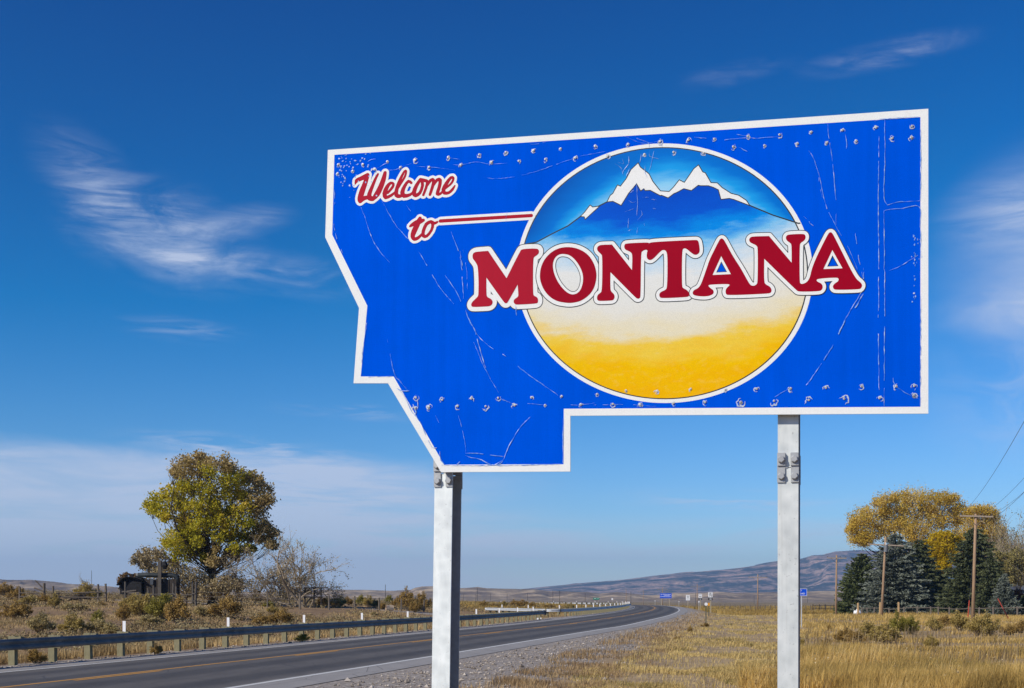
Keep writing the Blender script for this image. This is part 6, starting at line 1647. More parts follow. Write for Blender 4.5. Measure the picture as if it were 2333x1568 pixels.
def broad_tree(name, label, loc, Y, base_px, lobes, m, trunk_r, fork, leaf, per, depth=0.75, bark=M_BARK, cat='tree', group=None, tint=None, clump=0.42, m2=None, trunk_x=0.0):
    """lobes in photograph units round the foot of the trunk; every lobe is a spray of leaf clumps on its own limb"""
    sc_ = Y / FPX
    r = thing(name, label, cat, loc, 0, group)
    bx, by = base_px
    xs = [l[0] for l in lobes]
    cx_, hw = (min(xs) + max(xs)) / 2, (max(xs) - min(xs)) / 2 + 1e-6
    b = MB()
    fk = Vector((trunk_x * sc_, 0, fork * sc_))
    limb(b, (0, 0, -.4), fk, trunk_r, trunk_r * .7, .03, 5, 9)
    P, T, G = [], [], []
    for l in lobes:
        x, y, rr = l[:3]
        g = l[3] if len(l) > 3 else 0
        rad = rr * sc_ * random.uniform(.55, 1.12)
        lt = random.gauss(0, .10)
        span = depth * hw * sc_ * math.sqrt(max(0.05, 1 - ((x - cx_) / hw) ** 2 * .8))
        for sgn in (-1, 1):
            c = Vector(((x - bx) * sc_ + random.gauss(0, rad * .15), sgn * random.uniform(.15, .95) * span, (by - y) * sc_ + random.gauss(0, rad * .12)))
            st = fk.lerp(Vector((0, 0, c.z * .5)), random.uniform(0, .6))
            big = random.random() < min(.4, 14 / (2 * len(lobes)))
            pts = limb(b, st, c, trunk_r * (.30 if big else .085), .02, .15, 6, 5)
            nc = max(5, int(per * 0.05))
            d = rng.normal(size=(nc, 3))
            d /= np.linalg.norm(d, axis=1)[:, None]
            cc = np.array(c)[None] + d * rad * (0.45 + 0.6 * rng.random(nc) ** .6)[:, None] * np.array([1, 1, .85])
            for q in cc[::3]:
                limb(b, pts[4], q, .03, .010, .12, 4, 3)
            k = rng.integers(0, nc, per)
            pnt = cc[k] + rng.normal(size=(per, 3)) * clump * rad * .55
            P.append(pnt)
            T.append(np.clip(0.5 + lt + rng.normal(0, .2, per) + rng.normal(0, .14, nc)[k], 0, 1))
            G.append(np.full(per, g))
    b.build('trunk', bark, r, smooth=True)
    P, T, G = np.concatenate(P), np.concatenate(T), np.concatenate(G)
    V, F = quads(P, leaf)
    me = np_mesh('crown', V, F, [m] + ([m2] if m2 else []), {'tint': ('FACE', T)}, midx=G if m2 else None)
    obj('crown', me, parent=r)
    return r


# the big cottonwood
YT = 133
foot = at(482, YT)
COT = [(1085,215,55),(1150,200,50),(1205,185,50),(1290,215,48),(1340,215,50),(1390,250,40),(1460,300,60),(1515,300,50),(1550,360,45),(1060,270,45),(1130,280,60),(1220,270,60),(1310,290,60),(1390,330,60),
       (1010,400,60),(950,430,60),(905,470,42),(960,500,45),(1060,370,60),(1130,370,60),(1210,360,60),(1290,380,60),(1370,410,60),(1450,400,60),(1520,430,60),(1590,440,48),(1540,500,45),(1060,460,60),(1130,470,55),
       (1230,460,50),(1320,480,55),(1400,500,60),(1470,500,50),(1040,540,50),(1100,560,50),(1330,570,50),(1420,580,55),(1500,580,50),(1580,600,40),(1620,630,38),(1550,660,40),(1620,700,30),(1470,650,40),(1380,640,42),
       (1040,640,55),(1100,640,60),(1000,690,40),(1070,710,55),(1140,700,50),(1110,760,35),(1180,740,35),(1320,740,45),(1390,750,45),(1300,800,30),(1180,620,50),(1250,590,50),(1210,690,45),(1240,530,55),(1160,540,50),(1290,520,50),(1340,650,38),(1150,640,50),(1260,450,50),(1440,720,35),(1500,720,32),(1230,770,40)]
COT = [(x * .3825, 968.3 + .3825 * y, r * .3825, 1 if y < 290 or x > 1500 or (y > 730 and x > 1250) else 0) for x, y, r in COT]
broad_tree('cottonwood_tree', 'large rounded green and yellow cottonwood beyond the guardrail on the left', foot, YT, (482, 1372), COT, M_COTTON, 0.55, 72, 0.25, 330, 0.62, M_BARKD, m2=M_COTTOP, clump=0.66)
GREY = [(318, 1268, 16), (340, 1258, 20), (366, 1262, 20), (392, 1280, 22), (350, 1285, 22), (378, 1300, 20), (412, 1300, 22), (330, 1280, 14), (440, 1305, 22), (465, 1318, 22), (420, 1325, 24), (445, 1338, 20), (385, 1326, 16), (490, 1330, 22), (515, 1318, 22), (540, 1325, 18), (480, 1345, 18), (505, 1340, 18)]
broad_tree('willow_shrub', 'greyish tan half bare trees below the left side of the cottonwood', at(425, 131), 131, (425, 1371), GREY, M_GREYLEAF, 0.20, 22, 0.20, 420, 0.5, M_PALEBARK)


def bare_tree(name, label, loc, stems, m, seed, leaf=None, twig=3, lean=0.0, cat='tree', spread=0.55):
    rnd = random.Random(seed)
    r = thing(name, label, cat, loc)
    b = MB()
    tips = []

    def grow(p, d, L, rad, lv):
        n = 4
        pts = [p]
        q, dd = p.copy(), d.copy()
        for i in range(n):
            dd = (dd + Vector((rnd.gauss(0, .16), rnd.gauss(0, .16), rnd.gauss(0.0, .12)))).normalized()
            q = q + dd * L / n
            pts.append(q.copy())
        b.tube(pts, [rad * (1 - .6 * i / n) for i in range(n + 1)], 5 if lv < 1 else 3, cap=False)
        if lv >= twig:
            tips.append(q.copy())
            tips.append(pts[2].copy())
            return
        for k in range(rnd.randint(4, 6)):
            i = rnd.randint(1, n)
            nd = (dd + Vector((rnd.gauss(0, spread), rnd.gauss(0, spread), rnd.gauss(.12, spread * .8)))).normalized()
            grow(pts[i].copy(), nd, L * rnd.uniform(.45, .75), max(.015, rad * .5), lv + 1)
    for (x, y, dx, dz, L, rad) in stems:
        grow(Vector((x, y, -.2)), Vector((dx, rnd.uniform(-.3, .3), dz)).normalized(), L, rad, 0)
    b.build('trunk', m, r)
    if leaf:
        T = np.array(tips)
        T = T[rng.random(len(T)) < leaf[2]]
        C = np.repeat(T, leaf[3], 0) + rng.normal(size=(len(T) * leaf[3], 3)) * .18
        obj('crown', leaf_mesh('crown', C, leaf[1], leaf[0], rng.random(len(C))), parent=r)
    return r


M_TWIG = simple('dry_grey_twigs', (0.27, 0.215, 0.15), 0.95, 0.1, 0, 0.35, 2)
bare_tree('fallen_tree', 'bare grey tree leaning right beside the cottonwood', at(668, 128), [(1.2, 0, -.75, .65, 4.6, .17), (1.0, 0, -.35, .9, 4.4, .15), (0, .3, .5, .75, 4.0, .13), (0.8, 0, .05, 1, 4.3, .13), (.2, 0, -.9, .45, 4.2, .12), (-1.2, .2, -.6, .6, 3.6, .1), (.6, .4, .8, .55, 3.2, .1), (-.6, .5, .25, .9, 3.8, .1), (1.6, 0, .3, .8, 3.6, .1)], M_TWIG, 4, (M_GREYLEAF, .15, .55, 3), 3)
broad_tree('willow_shrub', 'pale twiggy half bare shrubs filling in below the leaning bare tree', at(640, 130), 130, (640, 1371), [(575, 1330, 16), (600, 1312, 18), (622, 1335, 18), (645, 1310, 15), (668, 1330, 17), (690, 1312, 13), (700, 1335, 13), (655, 1350, 15), (610, 1352, 14), (585, 1352, 14)], M_GREYLEAF, .14, 14, .15, 150, .5, M_PALEBARK)
bare_tree('brushy_tree', 'tangle of bare grey branches under the right side of the cottonwood', at(575, 131), [(-1, 0, -.2, 1, 3.2, .13), (0, 0, .4, .9, 3.3, .13), (1, .3, .7, .6, 3.2, .12), (1.6, 0, .1, 1, 3.0, .10), (-2.2, 0, .3, .7, 2.8, .1), (-3, 0.4, -.4, .8, 2.8, .1), (2.6, 0, .2, .9, 2.8, .1), (-4, 0, 0, 1, 2.6, .1)], M_TWIG, 9, (M_GREYLEAF, .13, .7, 3), 3)
bare_tree('thin_tree', 'thin bare grey sapling beside the far pole at the left edge', at(199, 235), [(0, 0, 0, 1, 2.0, .10), (.2, 0, .15, 1, 1.6, .07)], M_TWIG, 3, (M_GREYLEAF, .16, .8, 4), 2, spread=.35)
broad_tree('small_tree', 'small distant orange leaved tree left of the derelict machine', at(288, 215), 215, (288, 1352), [(279, 1310, 9), (290, 1304, 9), (303, 1306, 9), (296, 1314, 8), (272, 1318, 6), (311, 1312, 6), (276, 1330, 5)], leafy('rust_orange_leaves', ((0.15, (0.14, 0.075, 0.02)), (0.85, (0.32, 0.19, 0.06)))), 0.16, 14, 0.26, 220, .6)
bare_tree('bare_shrub', 'bare pinkish twiggy shrub left of the machine under the orange tree', at(272, 190), [(0, 0, -.2, 1, 1.3, .05), (.5, 0, .3, 1, 1.2, .05), (-.6, 0, -.4, 1, 1.2, .05)], M_TWIG, 8, None, 2, cat='shrub')


def conifer(label, px, py_top, py_base, Y, half_px, m, n_lv=26, seed=0, group='evergreens round the house', droop=0.25, sp=0.40, skirt=0.03, fat=0.85, name='spruce_tree'):
    g = np.random.default_rng(seed)
    loc = at(px, Y)
    sc_ = Y / FPX
    H = height_at(py_top, Y) - loc.z
    RB = half_px * sc_ * 1.45
    r = thing(name, label, 'tree', loc, 0, group)
    MB().tube([(0, 0, -.3), (0, 0, H * .5), (0, 0, H * .97)], [.035 * H * .6, .018 * H * .6, .02], 8).build('trunk', M_BARKD, r, smooth=True)
    P, T, S_ = [], [], []
    lv = np.linspace(skirt, 0.985, n_lv)
    for i, t in enumerate(lv):
        L0 = RB * (1 - t) ** fat + 0.12
        nb = int(8 + 17 * (1 - t))
        a0 = g.random() * 6.28
        for k in range(nb):
            a = a0 + 6.283 * k / nb + g.normal(0, .16)
            L = L0 * g.uniform(.62, 1.18)
            ns = max(3, int(L / .17))
            u = np.linspace(.18, 1, ns)
            z = t * H + g.normal(0, H * .010) - droop * L * u ** 1.2 + 0.16 * L * np.maximum(0, u - .72) * 2.2
            spine = np.stack([np.cos(a) * L * u, np.sin(a) * L * u, z], 1)
            wid = .34 * L * (1.08 - u) + .08
            for rep in range(3):
                side = g.uniform(-1, 1, ns) * wid * .75
                pt_ = spine + np.stack([-np.sin(a) * side, np.cos(a) * side, -np.abs(side) * .28 - g.random(ns) * .22], 1)
                P.append(pt_)
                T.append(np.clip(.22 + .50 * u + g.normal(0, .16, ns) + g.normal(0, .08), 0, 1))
                S_.append(np.full(ns, sp) * (0.75 + .5 * g.random(ns)))
    P, T, S_ = np.concatenate(P), np.concatenate(T), np.concatenate(S_)
    # needle sprays point outwards and a little down
    n = len(P)
    out = np.stack([P[:, 0], P[:, 1], np.zeros(n)], 1)
    out /= np.linalg.norm(out, axis=1)[:, None] + 1e-6
    a = out + g.normal(0, .45, (n, 3)) + np.array([0, 0, -.12])
    a /= np.linalg.norm(a, axis=1)[:, None]
    b_ = np.cross(a, g.normal(size=(n, 3)))
    b_ /= np.linalg.norm(b_, axis=1)[:, None]
    a, b_ = a * S_[:, None], b_ * S_[:, None] * .36
    V = np.stack([P - a * .5, P + b_ * .6, P + a * .6, P - b_ * .6], 1).reshape(-1, 3)
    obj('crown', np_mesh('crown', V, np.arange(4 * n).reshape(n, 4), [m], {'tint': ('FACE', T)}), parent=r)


ZR = lambda x, y: (1765.7 + .3098 * x, 1082.2 + .3098 * y)


def zr(lst):
    return [(*ZR(l[0], l[1]), l[2] * .3098) for l in lst]


GA = zr([(625, 310, 62), (590, 350, 50), (640, 400, 75), (600, 450, 60), (690, 280, 62), (700, 350, 80), (760, 380, 80), (720, 440, 70), (820, 400, 62), (650, 480, 55), (770, 200, 55), (830, 220, 75), (880, 170, 60), (840, 300, 70), (920, 260, 70), (790, 270, 62), (880, 370, 55), (930, 340, 50), (560, 400, 40), (640, 470, 50)])
GB = zr([(960, 150, 55), (1020, 150, 70), (1090, 170, 68), (980, 220, 80), (1060, 240, 80), (1130, 250, 65), (1180, 160, 60), (1250, 155, 65), (1300, 170, 50), (1220, 230, 80), (1290, 260, 75), (1170, 330, 80), (1250, 340, 80), (1090, 360, 70), (1030, 400, 60), (1360, 230, 60), (1395, 300, 62), (1340, 330, 70), (1120, 440, 66), (1010, 470, 55), (1060, 540, 60), (1000, 620, 60), (1130, 560, 60), (1340, 560, 60), (1390, 620, 60), (960, 400, 55), (990, 330, 60), (1150, 260, 70), (1330, 420, 60), (1380, 470, 55), (1300, 560, 55), (1100, 620, 50)])
GC = zr([(1450, 270, 52), (1500, 260, 52), (1560, 270, 55), (1600, 310, 55), (1460, 340, 62), (1540, 350, 66), (1620, 380, 62), (1660, 430, 55), (1580, 440, 66), (1500, 430, 62), (1640, 500, 55), (1680, 520, 40), (1560, 520, 60), (1600, 580, 55), (1430, 420, 60)])
broad_tree('golden_tree', 'golden willow rising behind the left evergreens, nearest the mountain', at(2045, 240), 240, (2045, 1396), GA, M_GOLD, .45, 150, .27, 560, .55, M_BARKD, clump=.58, group='golden willows behind the evergreens')
broad_tree('golden_tree', 'tallest golden willow behind the blue spruce', at(2075, 252), 252, (2075, 1394), GB, M_GOLD, .50, 130, .27, 560, .55, M_BARKD, clump=.58, group='golden willows behind the evergreens', trunk_x=10)
broad_tree('golden_tree', 'golden willow behind the tall leaning utility pole', at(2235, 246), 246, (2235, 1395), GC, M_GOLD, .45, 120, .28, 700, .5, M_BARKD, clump=.58, group='golden willows behind the evergreens')
broad_tree('yellow_tree', 'bright yellow tree glowing between the evergreens', at(2145, 228), 228, (2145, 1397), zr([(1190, 460, 55), (1240, 440, 50), (1290, 470, 55), (1330, 490, 40), (1160, 510, 55), (1220, 520, 60), (1280, 540, 60), (1170, 570, 50), (1230, 600, 60), (1270, 630, 50), (1200, 660, 45), (1250, 690, 45), (1210, 720, 35), (1120, 500, 40)]), M_YELLOW, .28, 100, .26, 700, .5, M_BARKD)

conifer('dark green juniper-like evergreen, leftmost of the row', ZR(640, 0)[0], ZR(0, 575)[1], 1390, 212, 40, M_JUNIPER, 30, 1, fat=.42, sp=.46, droop=.1)
conifer('big silvery blue spruce behind the transformer pole', ZR(885, 0)[0], ZR(0, 428)[1], 1392, 205, 63, M_BLUESP, 32, 2, fat=.46, sp=.46)
conifer('dark spruce tucked behind the right side of the blue spruce', ZR(1065, 0)[0], ZR(0, 470)[1], 1392, 216, 50, M_SPRUCE, 30, 3, fat=.46, sp=.46)
conifer('tall dark green spruce behind the tall leaning pole', ZR(1470, 0)[0], ZR(0, 385)[1], 1395, 196, 60, M_SPRUCE, 34, 4, fat=.44, sp=.48)
conifer('slim dark spruce at the right shoulder of the tall dark one', ZR(1590, 0)[0], ZR(0, 560)[1], 1395, 190, 36, M_SPRUCE, 26, 5)
conifer('small pale blue spruce beside the red guy wire guard', ZR(1688, 0)[0], ZR(0, 725)[1], 1404, 165, 29, M_BLUESP, 24, 6, sp=.3, fat=.8)
conifer('low dark evergreen cut off by the right edge', ZR(1830, 0)[0], ZR(0, 885)[1], 1404, 168, 24, M_SPRUCE, 18, 7, sp=.3)
conifer('low shadowy evergreen in the gap between the big spruces', ZR(1200, 0)[0], ZR(0, 700)[1], 1392, 219, 46, M_SPRUCE, 24, 8, fat=.4)
broad_tree('red_bush', 'red brown bush beside the white camper', at(2316, 200), 200, (2316, 1400), [(2308, 1352, 10), (2320, 1350, 11), (2330, 1360, 10), (2314, 1366, 11), (2326, 1376, 11), (2312, 1382, 9)], M_RUST, .10, 12, .24, 330, .5, M_BARKD, cat='bush')
for i, (x, yt, lb) in enumerate(((1705, 235, 'thin half bare poplar rising right of the golden willows'), (1752, 270, 'shorter sparse poplar between two taller ones at the right'), (1808, 190, 'tall sparse poplar at the right edge of the view'), (1850, 300, 'sparse poplar cut off by the right edge'))):
    x_, y_ = ZR(x, yt)
    H = (1396 - y_) * 238 / FPX
    o = bare_tree('poplar_tree', lb, at(x_, 238), [(random.uniform(-.5, .5), 0, random.uniform(-.12, .12), 1, H * random.uniform(.42, .54), .14) for _ in range(5)], M_PALEBARK, 60 + i,
                  (M_POPLAR, .24, .55, 3), 3, spread=.22)
    o['group'] = 'sparse poplars at the right'
broad_tree('poplar_thicket', 'brownish leafy thicket below the poplars at the right edge', at(2325, 230), 230, (2325, 1398), zr([(1720, 620, 60), (1780, 600, 70), (1830, 640, 70), (1700, 700, 55), (1760, 710, 70), (1820, 740, 60), (1880, 700, 60), (1650, 600, 45), (1700, 780, 45), (1660, 690, 40)]), M_POPLAR, .18, 60, .30, 460, .5, M_PALEBARK, cat='thicket')

# sagebrush -------------------------------------------------------------
SAGE = {
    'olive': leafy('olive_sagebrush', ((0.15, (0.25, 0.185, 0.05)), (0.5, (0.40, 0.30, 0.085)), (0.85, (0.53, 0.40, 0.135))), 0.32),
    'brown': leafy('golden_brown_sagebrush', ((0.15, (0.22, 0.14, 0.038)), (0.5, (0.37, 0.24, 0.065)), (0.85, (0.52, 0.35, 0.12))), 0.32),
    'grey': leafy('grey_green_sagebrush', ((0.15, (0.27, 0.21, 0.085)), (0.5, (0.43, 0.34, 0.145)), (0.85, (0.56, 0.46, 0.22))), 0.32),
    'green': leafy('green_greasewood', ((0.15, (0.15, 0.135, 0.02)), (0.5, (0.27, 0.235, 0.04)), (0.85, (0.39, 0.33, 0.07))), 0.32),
}


def sage_mesh(m, seed, n=26, per=150):
    g = np.random.default_rng(seed)
    b = MB()
    P, T, S_ = [], [], []
    for k in range(n):
        a = g.uniform(0, 6.283)
        rr = .42 * math.sqrt(g.random())
        h = (1.0 - .55 * (rr / .42) ** 2) * g.uniform(.55, 1.02)
        tip = np.array([rr * math.cos(a), rr * math.sin(a), h])
        mid = tip * np.array([.55, .55, .45])
        b.tube([(0, 0, -.05), tuple(mid), tuple(tip)], [.016, .010, .004], 3, cap=False)
        u = g.random(per) ** .6
        c = mid[None] * (1 - u[:, None]) + tip[None] * u[:, None]
        P.append(c + g.normal(size=(per, 3)) * np.array([.058, .058, .055]) * (1.25 - .6 * u)[:, None])
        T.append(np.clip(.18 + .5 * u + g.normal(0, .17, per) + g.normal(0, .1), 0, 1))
    P, T = np.concatenate(P), np.concatenate(T)
    P[:, 2] = np.abs(P[:, 2]) + .01
    V, F = quads(P, .062, up=.35, asp=1.35)
    nb = len(b.v)
    tri = []
    for f in b.f:
        tri.append(f if len(f) == 4 else f)
    Fq = np.concatenate([np.array(b.f, dtype=int), F + nb])
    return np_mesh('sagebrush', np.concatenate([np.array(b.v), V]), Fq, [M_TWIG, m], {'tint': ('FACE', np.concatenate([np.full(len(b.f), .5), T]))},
                   midx=np.concatenate([np.zeros(len(b.f), int), np.ones(len(F), int)]))


SM = {k: [sage_mesh(m, 40 + 7 * i + 100 * j) for j in range(3)] for i, (k, m) in enumerate(SAGE.items())}
z1 = lambda x, y: (x * .3825, 968.3 + .3825 * y, .3825)
z7 = lambda x, y: (683.5 + .1367 * x, 1253 + .1367 * y, .1367)
zz = lambda x, y: (1765.7 + .3098 * x, 1082.2 + .3098 * y, .3098)
z4 = lambda x, y: (1053.7 + .1709 * x, 1327.1 + .1709 * y, .1709)
z3 = lambda x, y: (1367 + .2441 * x, 1224.6 + .2441 * y, .2441)
BUSH = [
    (z1, 235, 1245, 150, 110, 'grey', 'grey green bush behind the guardrail near the left edge'),
    (z1, 435, 1250, 150, 110, 'olive', 'upright olive bush behind the guardrail, left of the first white tab'),
    (z1, 590, 1245, 150, 90, 'grey', 'low pale bush directly left of the first white reflector tab'),
    (z1, 580, 1190, 70, 75, 'green', 'small bright green bush above the low pale one'),
    (z1, 735, 1165, 90, 85, 'brown', 'small brown bush above the first white reflector tab'),
    (z1, 780, 1105, 150, 80, 'olive', 'olive bush at the left foot of the derelict machine'),
    (z1, 860, 1150, 170, 125, 'olive', 'tall olive bush in front of the derelict machine'),
    (z1, 960, 1165, 160, 140, 'green', 'greenest tall bush before the right half of the derelict machine'),
    (z1, 1060, 1190, 150, 150, 'brown', 'tall dark golden bush right of the derelict machine'),
    (z1, 890, 1210, 150, 70, 'grey', 'pale low bush at the foot of the tall bush group'),
    (z1, 1345, 1155, 170, 120, 'brown', 'round brown bush under the big cottonwood, above the second tab'),
    (z1, 1205, 1140, 110, 60, 'grey', 'small grey bush under the cottonwood trunk'),
    (z1, 1550, 1195, 120, 60, 'brown', 'low brown bush right of the second white tab'),
    (z1, 1670, 1195, 130, 90, 'brown', 'orange brown bush left of the third white tab'),
    (z1, 1630, 1125, 80, 45, 'olive', 'small olive bush above the orange brown one'),
    (z1, 1600, 1085, 70, 30, 'green', 'tiny yellow green bush beneath the leaning bare tree'),
    (z1, 515, 1040, 140, 90, 'olive', 'dark olive bush beside the thin sapling at left'),
    (z1, 320, 1095, 70, 80, 'olive', 'narrow olive bush right of the broken fence'),
    (z1, 260, 1060, 90, 50, 'brown', 'brown bush at the foot of the broken fence'),
    (z1, 30, 1020, 110, 70, 'brown', 'brown bush on the skyline at the left edge'),
    (z1, 100, 1045, 110, 70, 'brown', 'second brown bush on the slope from the left edge'),
    (z1, 90, 1160, 170, 100, 'brown', 'wide dusky brown bush low at the left edge'),
    (z1, 180, 1070, 110, 50, 'olive', 'olive bush between the skyline bush and the broken fence'),
    (z1, 440, 1105, 150, 45, 'grey', 'low spreading grey bush below the dark board heap'),
    (z1, 590, 1085, 90, 30, 'brown', 'flat brown bush between the old rail fence posts'),
    (z1, 650, 1255, 120, 60, 'grey', 'grey bush close behind the first white tab'),
    (z1, 215, 1420, 110, 85, 'brown', 'yellowish tuft bush seen under the rail near the left edge'),
    (z1, 930, 1368, 80, 60, 'brown', 'small tuft under the rail right of the first tab'),
    (z1, 1800, 1292, 80, 45, 'green', 'small green bush under the rail near the third tab'),
    (z7, 340, 965, 270, 160, 'brown', 'broad dark bush right of the timber frame'),
    (z7, 560, 960, 200, 170, 'brown', 'brown bush between the first two right-hand fence posts'),
    (z7, 680, 955, 200, 160, 'olive', 'olive bush next to the brown one before the second fence post'),
    (z7, 800, 925, 150, 130, 'brown', 'dark brown bush left of the second fence post'),
    (z7, 1020, 925, 160, 150, 'green', 'green bush just right of the second fence post'),
    (z7, 1140, 955, 190, 180, 'olive', 'tall olive bush midway between fence posts'),
    (z7, 1240, 965, 150, 120, 'brown', 'reddish brown bush left of the third fence post'),
    (z7, 1375, 995, 110, 120, 'brown', 'dark bush left of the rusty barrel'),
    (z7, 1480, 900, 120, 130, 'green', 'yellow green bush behind the rusty barrel'),
    (z7, 1610, 950, 160, 150, 'brown', 'brown bush right of the rusty barrel'),
    (z7, 1790, 1020, 280, 340, 'brown', 'tallest golden brown bush beside the last fence post'),
    (z7, 1930, 1045, 200, 170, 'brown', 'orange brown bush in front of the tallest one'),
    (z7, 2060, 1010, 240, 270, 'brown', 'big brown bush just left of the left steel post'),
    (z7, 1230, 1095, 160, 60, 'grey', 'low grey bush on the bare slope below the third fence post'),
    (zz, 520, 1225, 120, 75, 'brown', 'low brown bush in the right field, leftmost of the big group'),
    (zz, 600, 1245, 140, 70, 'brown', 'second low brown bush of the big right field group'),
    (zz, 705, 1215, 140, 100, 'olive', 'olive bush in the middle of the right field group'),
    (zz, 815, 1240, 180, 110, 'olive', 'widest olive bush of the right field group'),
    (zz, 905, 1175, 100, 130, 'green', 'bright green upright bush below the blue spruce'),
    (zz, 1000, 1170, 100, 95, 'green', 'shorter green bush touching the bright upright one'),
    (zz, 1165, 1148, 90, 80, 'olive', 'small bush before the middle of the pole fence'),
    (zz, 1255, 1112, 100, 60, 'brown', 'brownish bush close to the pole fence'),
    (zz, 1355, 1150, 110, 110, 'olive', 'round bush left of the tall leaning pole'),
    (zz, 1490, 1182, 120, 110, 'olive', 'bush at the foot of the tall leaning pole'),
    (zz, 1575, 1182, 140, 120, 'olive', 'large bush right of the tall leaning pole'),
    (zz, 1720, 1178, 120, 60, 'brown', 'low dark bush toward the right edge of the field'),
    (zz, 1800, 1165, 100, 70, 'brown', 'brown bush cut by the right edge'),
    (zz, 1155, 1278, 85, 72, 'olive', 'lone small bush in the open right field'),
    (zz, 370, 1258, 70, 50, 'brown', 'lone small brown bush near the steel post'),
    (zz, 180, 1255, 70, 50, 'olive', 'small olive tuft touching the right steel post'),
    (zz, 400, 1148, 26, 40, 'brown', 'tiny upright brown weed right of the information sign'),
    (z4, 280, 342, 120, 90, 'brown', 'brown bush behind the flared end of the far guardrail'),
    (z4, 410, 345, 160, 60, 'brown', 'golden bush just above the far guardrail end'),
    (z4, 540, 330, 130, 70, 'olive', 'dark bush beyond the far guardrail, left part'),
    (z4, 690, 312, 110, 75, 'brown', 'grey brown bush beyond the far guardrail'),
    (z4, 790, 330, 190, 85, 'brown', 'pale brown bush beyond the middle of the far guardrail'),
    (z4, 920, 345, 150, 70, 'brown', 'bush beyond the far guardrail above the near rail end'),
    (z4, 1160, 352, 150, 60, 'brown', 'wide bush beyond the far guardrail right of the near rail end'),
    (z4, 1440, 352, 160, 60, 'olive', 'bush in the bend beyond the far guardrail'),
    (z4, 1410, 428, 120, 52, 'brown', 'bush on the road side below the far guardrail'),
    (z3, 1370, 1400, 70, 115, 'grey', 'pale grey sage plant at the foot of the right steel post'),
    (z3, 1455, 1408, 70, 100, 'grey', 'second pale sage plant nearest the right steel post'),
    (z3, 980, 840, 70, 40, 'brown', 'dead brown weed beside the white headed marker'),
    (z3, 720, 960, 70, 36, 'brown', 'russet weed clump along the gravel edge'),
    (z3, 840, 890, 40, 60, 'brown', 'dark russet weed at the gravel edge near the marker'),
]
for i, (zf, x, yb, w, h, kind, lb) in enumerate(BUSH):
    px_, py_, s_ = zf(x, yb)
    p = spot(px_, py_)
    k = p.y / FPX
    q = 1.28 if zf is zz else 1.08
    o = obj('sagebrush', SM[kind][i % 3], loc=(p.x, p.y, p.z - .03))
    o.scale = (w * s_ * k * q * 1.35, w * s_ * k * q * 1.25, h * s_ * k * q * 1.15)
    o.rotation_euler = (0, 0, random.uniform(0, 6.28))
    tag(o, lb, 'bush', 'sagebrush on the dry ground')

# grass -------------------------------------------------------------------


def blades(name, X, Y, H, Wd, tint, m, lean=0.35, windx=0.15):
    n = len(X)
    z = terrain(X, Y)
    a = rng.uniform(0, 6.283, n)
    ln = np.abs(rng.normal(0, lean, n)) * H
    wx, wy = np.cos(a + 1.57) * Wd, np.sin(a + 1.57) * Wd
    tx, ty = X + np.cos(a) * ln + windx * H, Y + np.sin(a) * ln
    # turn the blade roughly square to its own lean, random enough from anywhere
    V = np.stack([np.stack([X - wx, Y - wy, z - .02], 1), np.stack([X + wx, Y + wy, z - .02], 1),
                  np.stack([X + (tx - X) * .45 + wx * .7, Y + (ty - Y) * .45 + wy * .7, z + H * .6], 1), np.stack([tx, ty, z + H], 1),
                  np.stack([X + (tx - X) * .45 - wx * .7, Y + (ty - Y) * .45 - wy * .7, z + H * .6], 1)], 1).reshape(-1, 3)
    i = np.arange(n)[:, None] * 5
    T1 = np.concatenate([i + np.array([[0, 1, 2, 4]])], 1)
    Q = T1
    Tq = np.concatenate([i + np.array([[4, 2, 3, 3]])], 1)
    # quads for the lower part, triangles (as a second mesh part) for the tips
    F = np.concatenate([np.stack([i[:, 0], i[:, 0] + 1, i[:, 0] + 2], 1), np.stack([i[:, 0], i[:, 0] + 2, i[:, 0] + 4], 1), np.stack([i[:, 0] + 4, i[:, 0] + 2, i[:, 0] + 3], 1)])
    me = np_mesh(name, V, F, [m], {'tint': ('FACE', np.tile(tint, 3))})
    return obj(name, me, kind='stuff')


def scatter(n, y0, y1, power, xlo, xhi):
    """candidate roots, thinner with distance"""
    u = rng.random(n)
    Y = (y0 ** (1 - power) + u * (y1 ** (1 - power) - y0 ** (1 - power))) ** (1 / (1 - power))
    X = rng.uniform((xlo - CX) / FPX, (xhi - CX) / FPX, n) * Y
    return X, Y


def grass_mat(name, stops, sc_):
    def f(t):
        p = geopos(t)
        nz = t.math('ADD', t.math('MULTIPLY', t.mapr(t.noise(p, sc_, 4, 0.6), 0.32, 0.68), .55), t.math('MULTIPLY', attr(t, 'tint'), .45))
        c = t.ramp(nz, *stops)
        b_ = bsdf(t, c, .65, .25)
        tr = t.new('BsdfTranslucent')
        t.put(tr.inputs[0], c)
        mx_ = t.new('MixShader')
        mx_.inputs[0].default_value = .3
        t.put(mx_.inputs[1], b_)
        t.put(mx_.inputs[2], tr.outputs[0])
        return mx_.outputs[0]
    return mat(name, f)


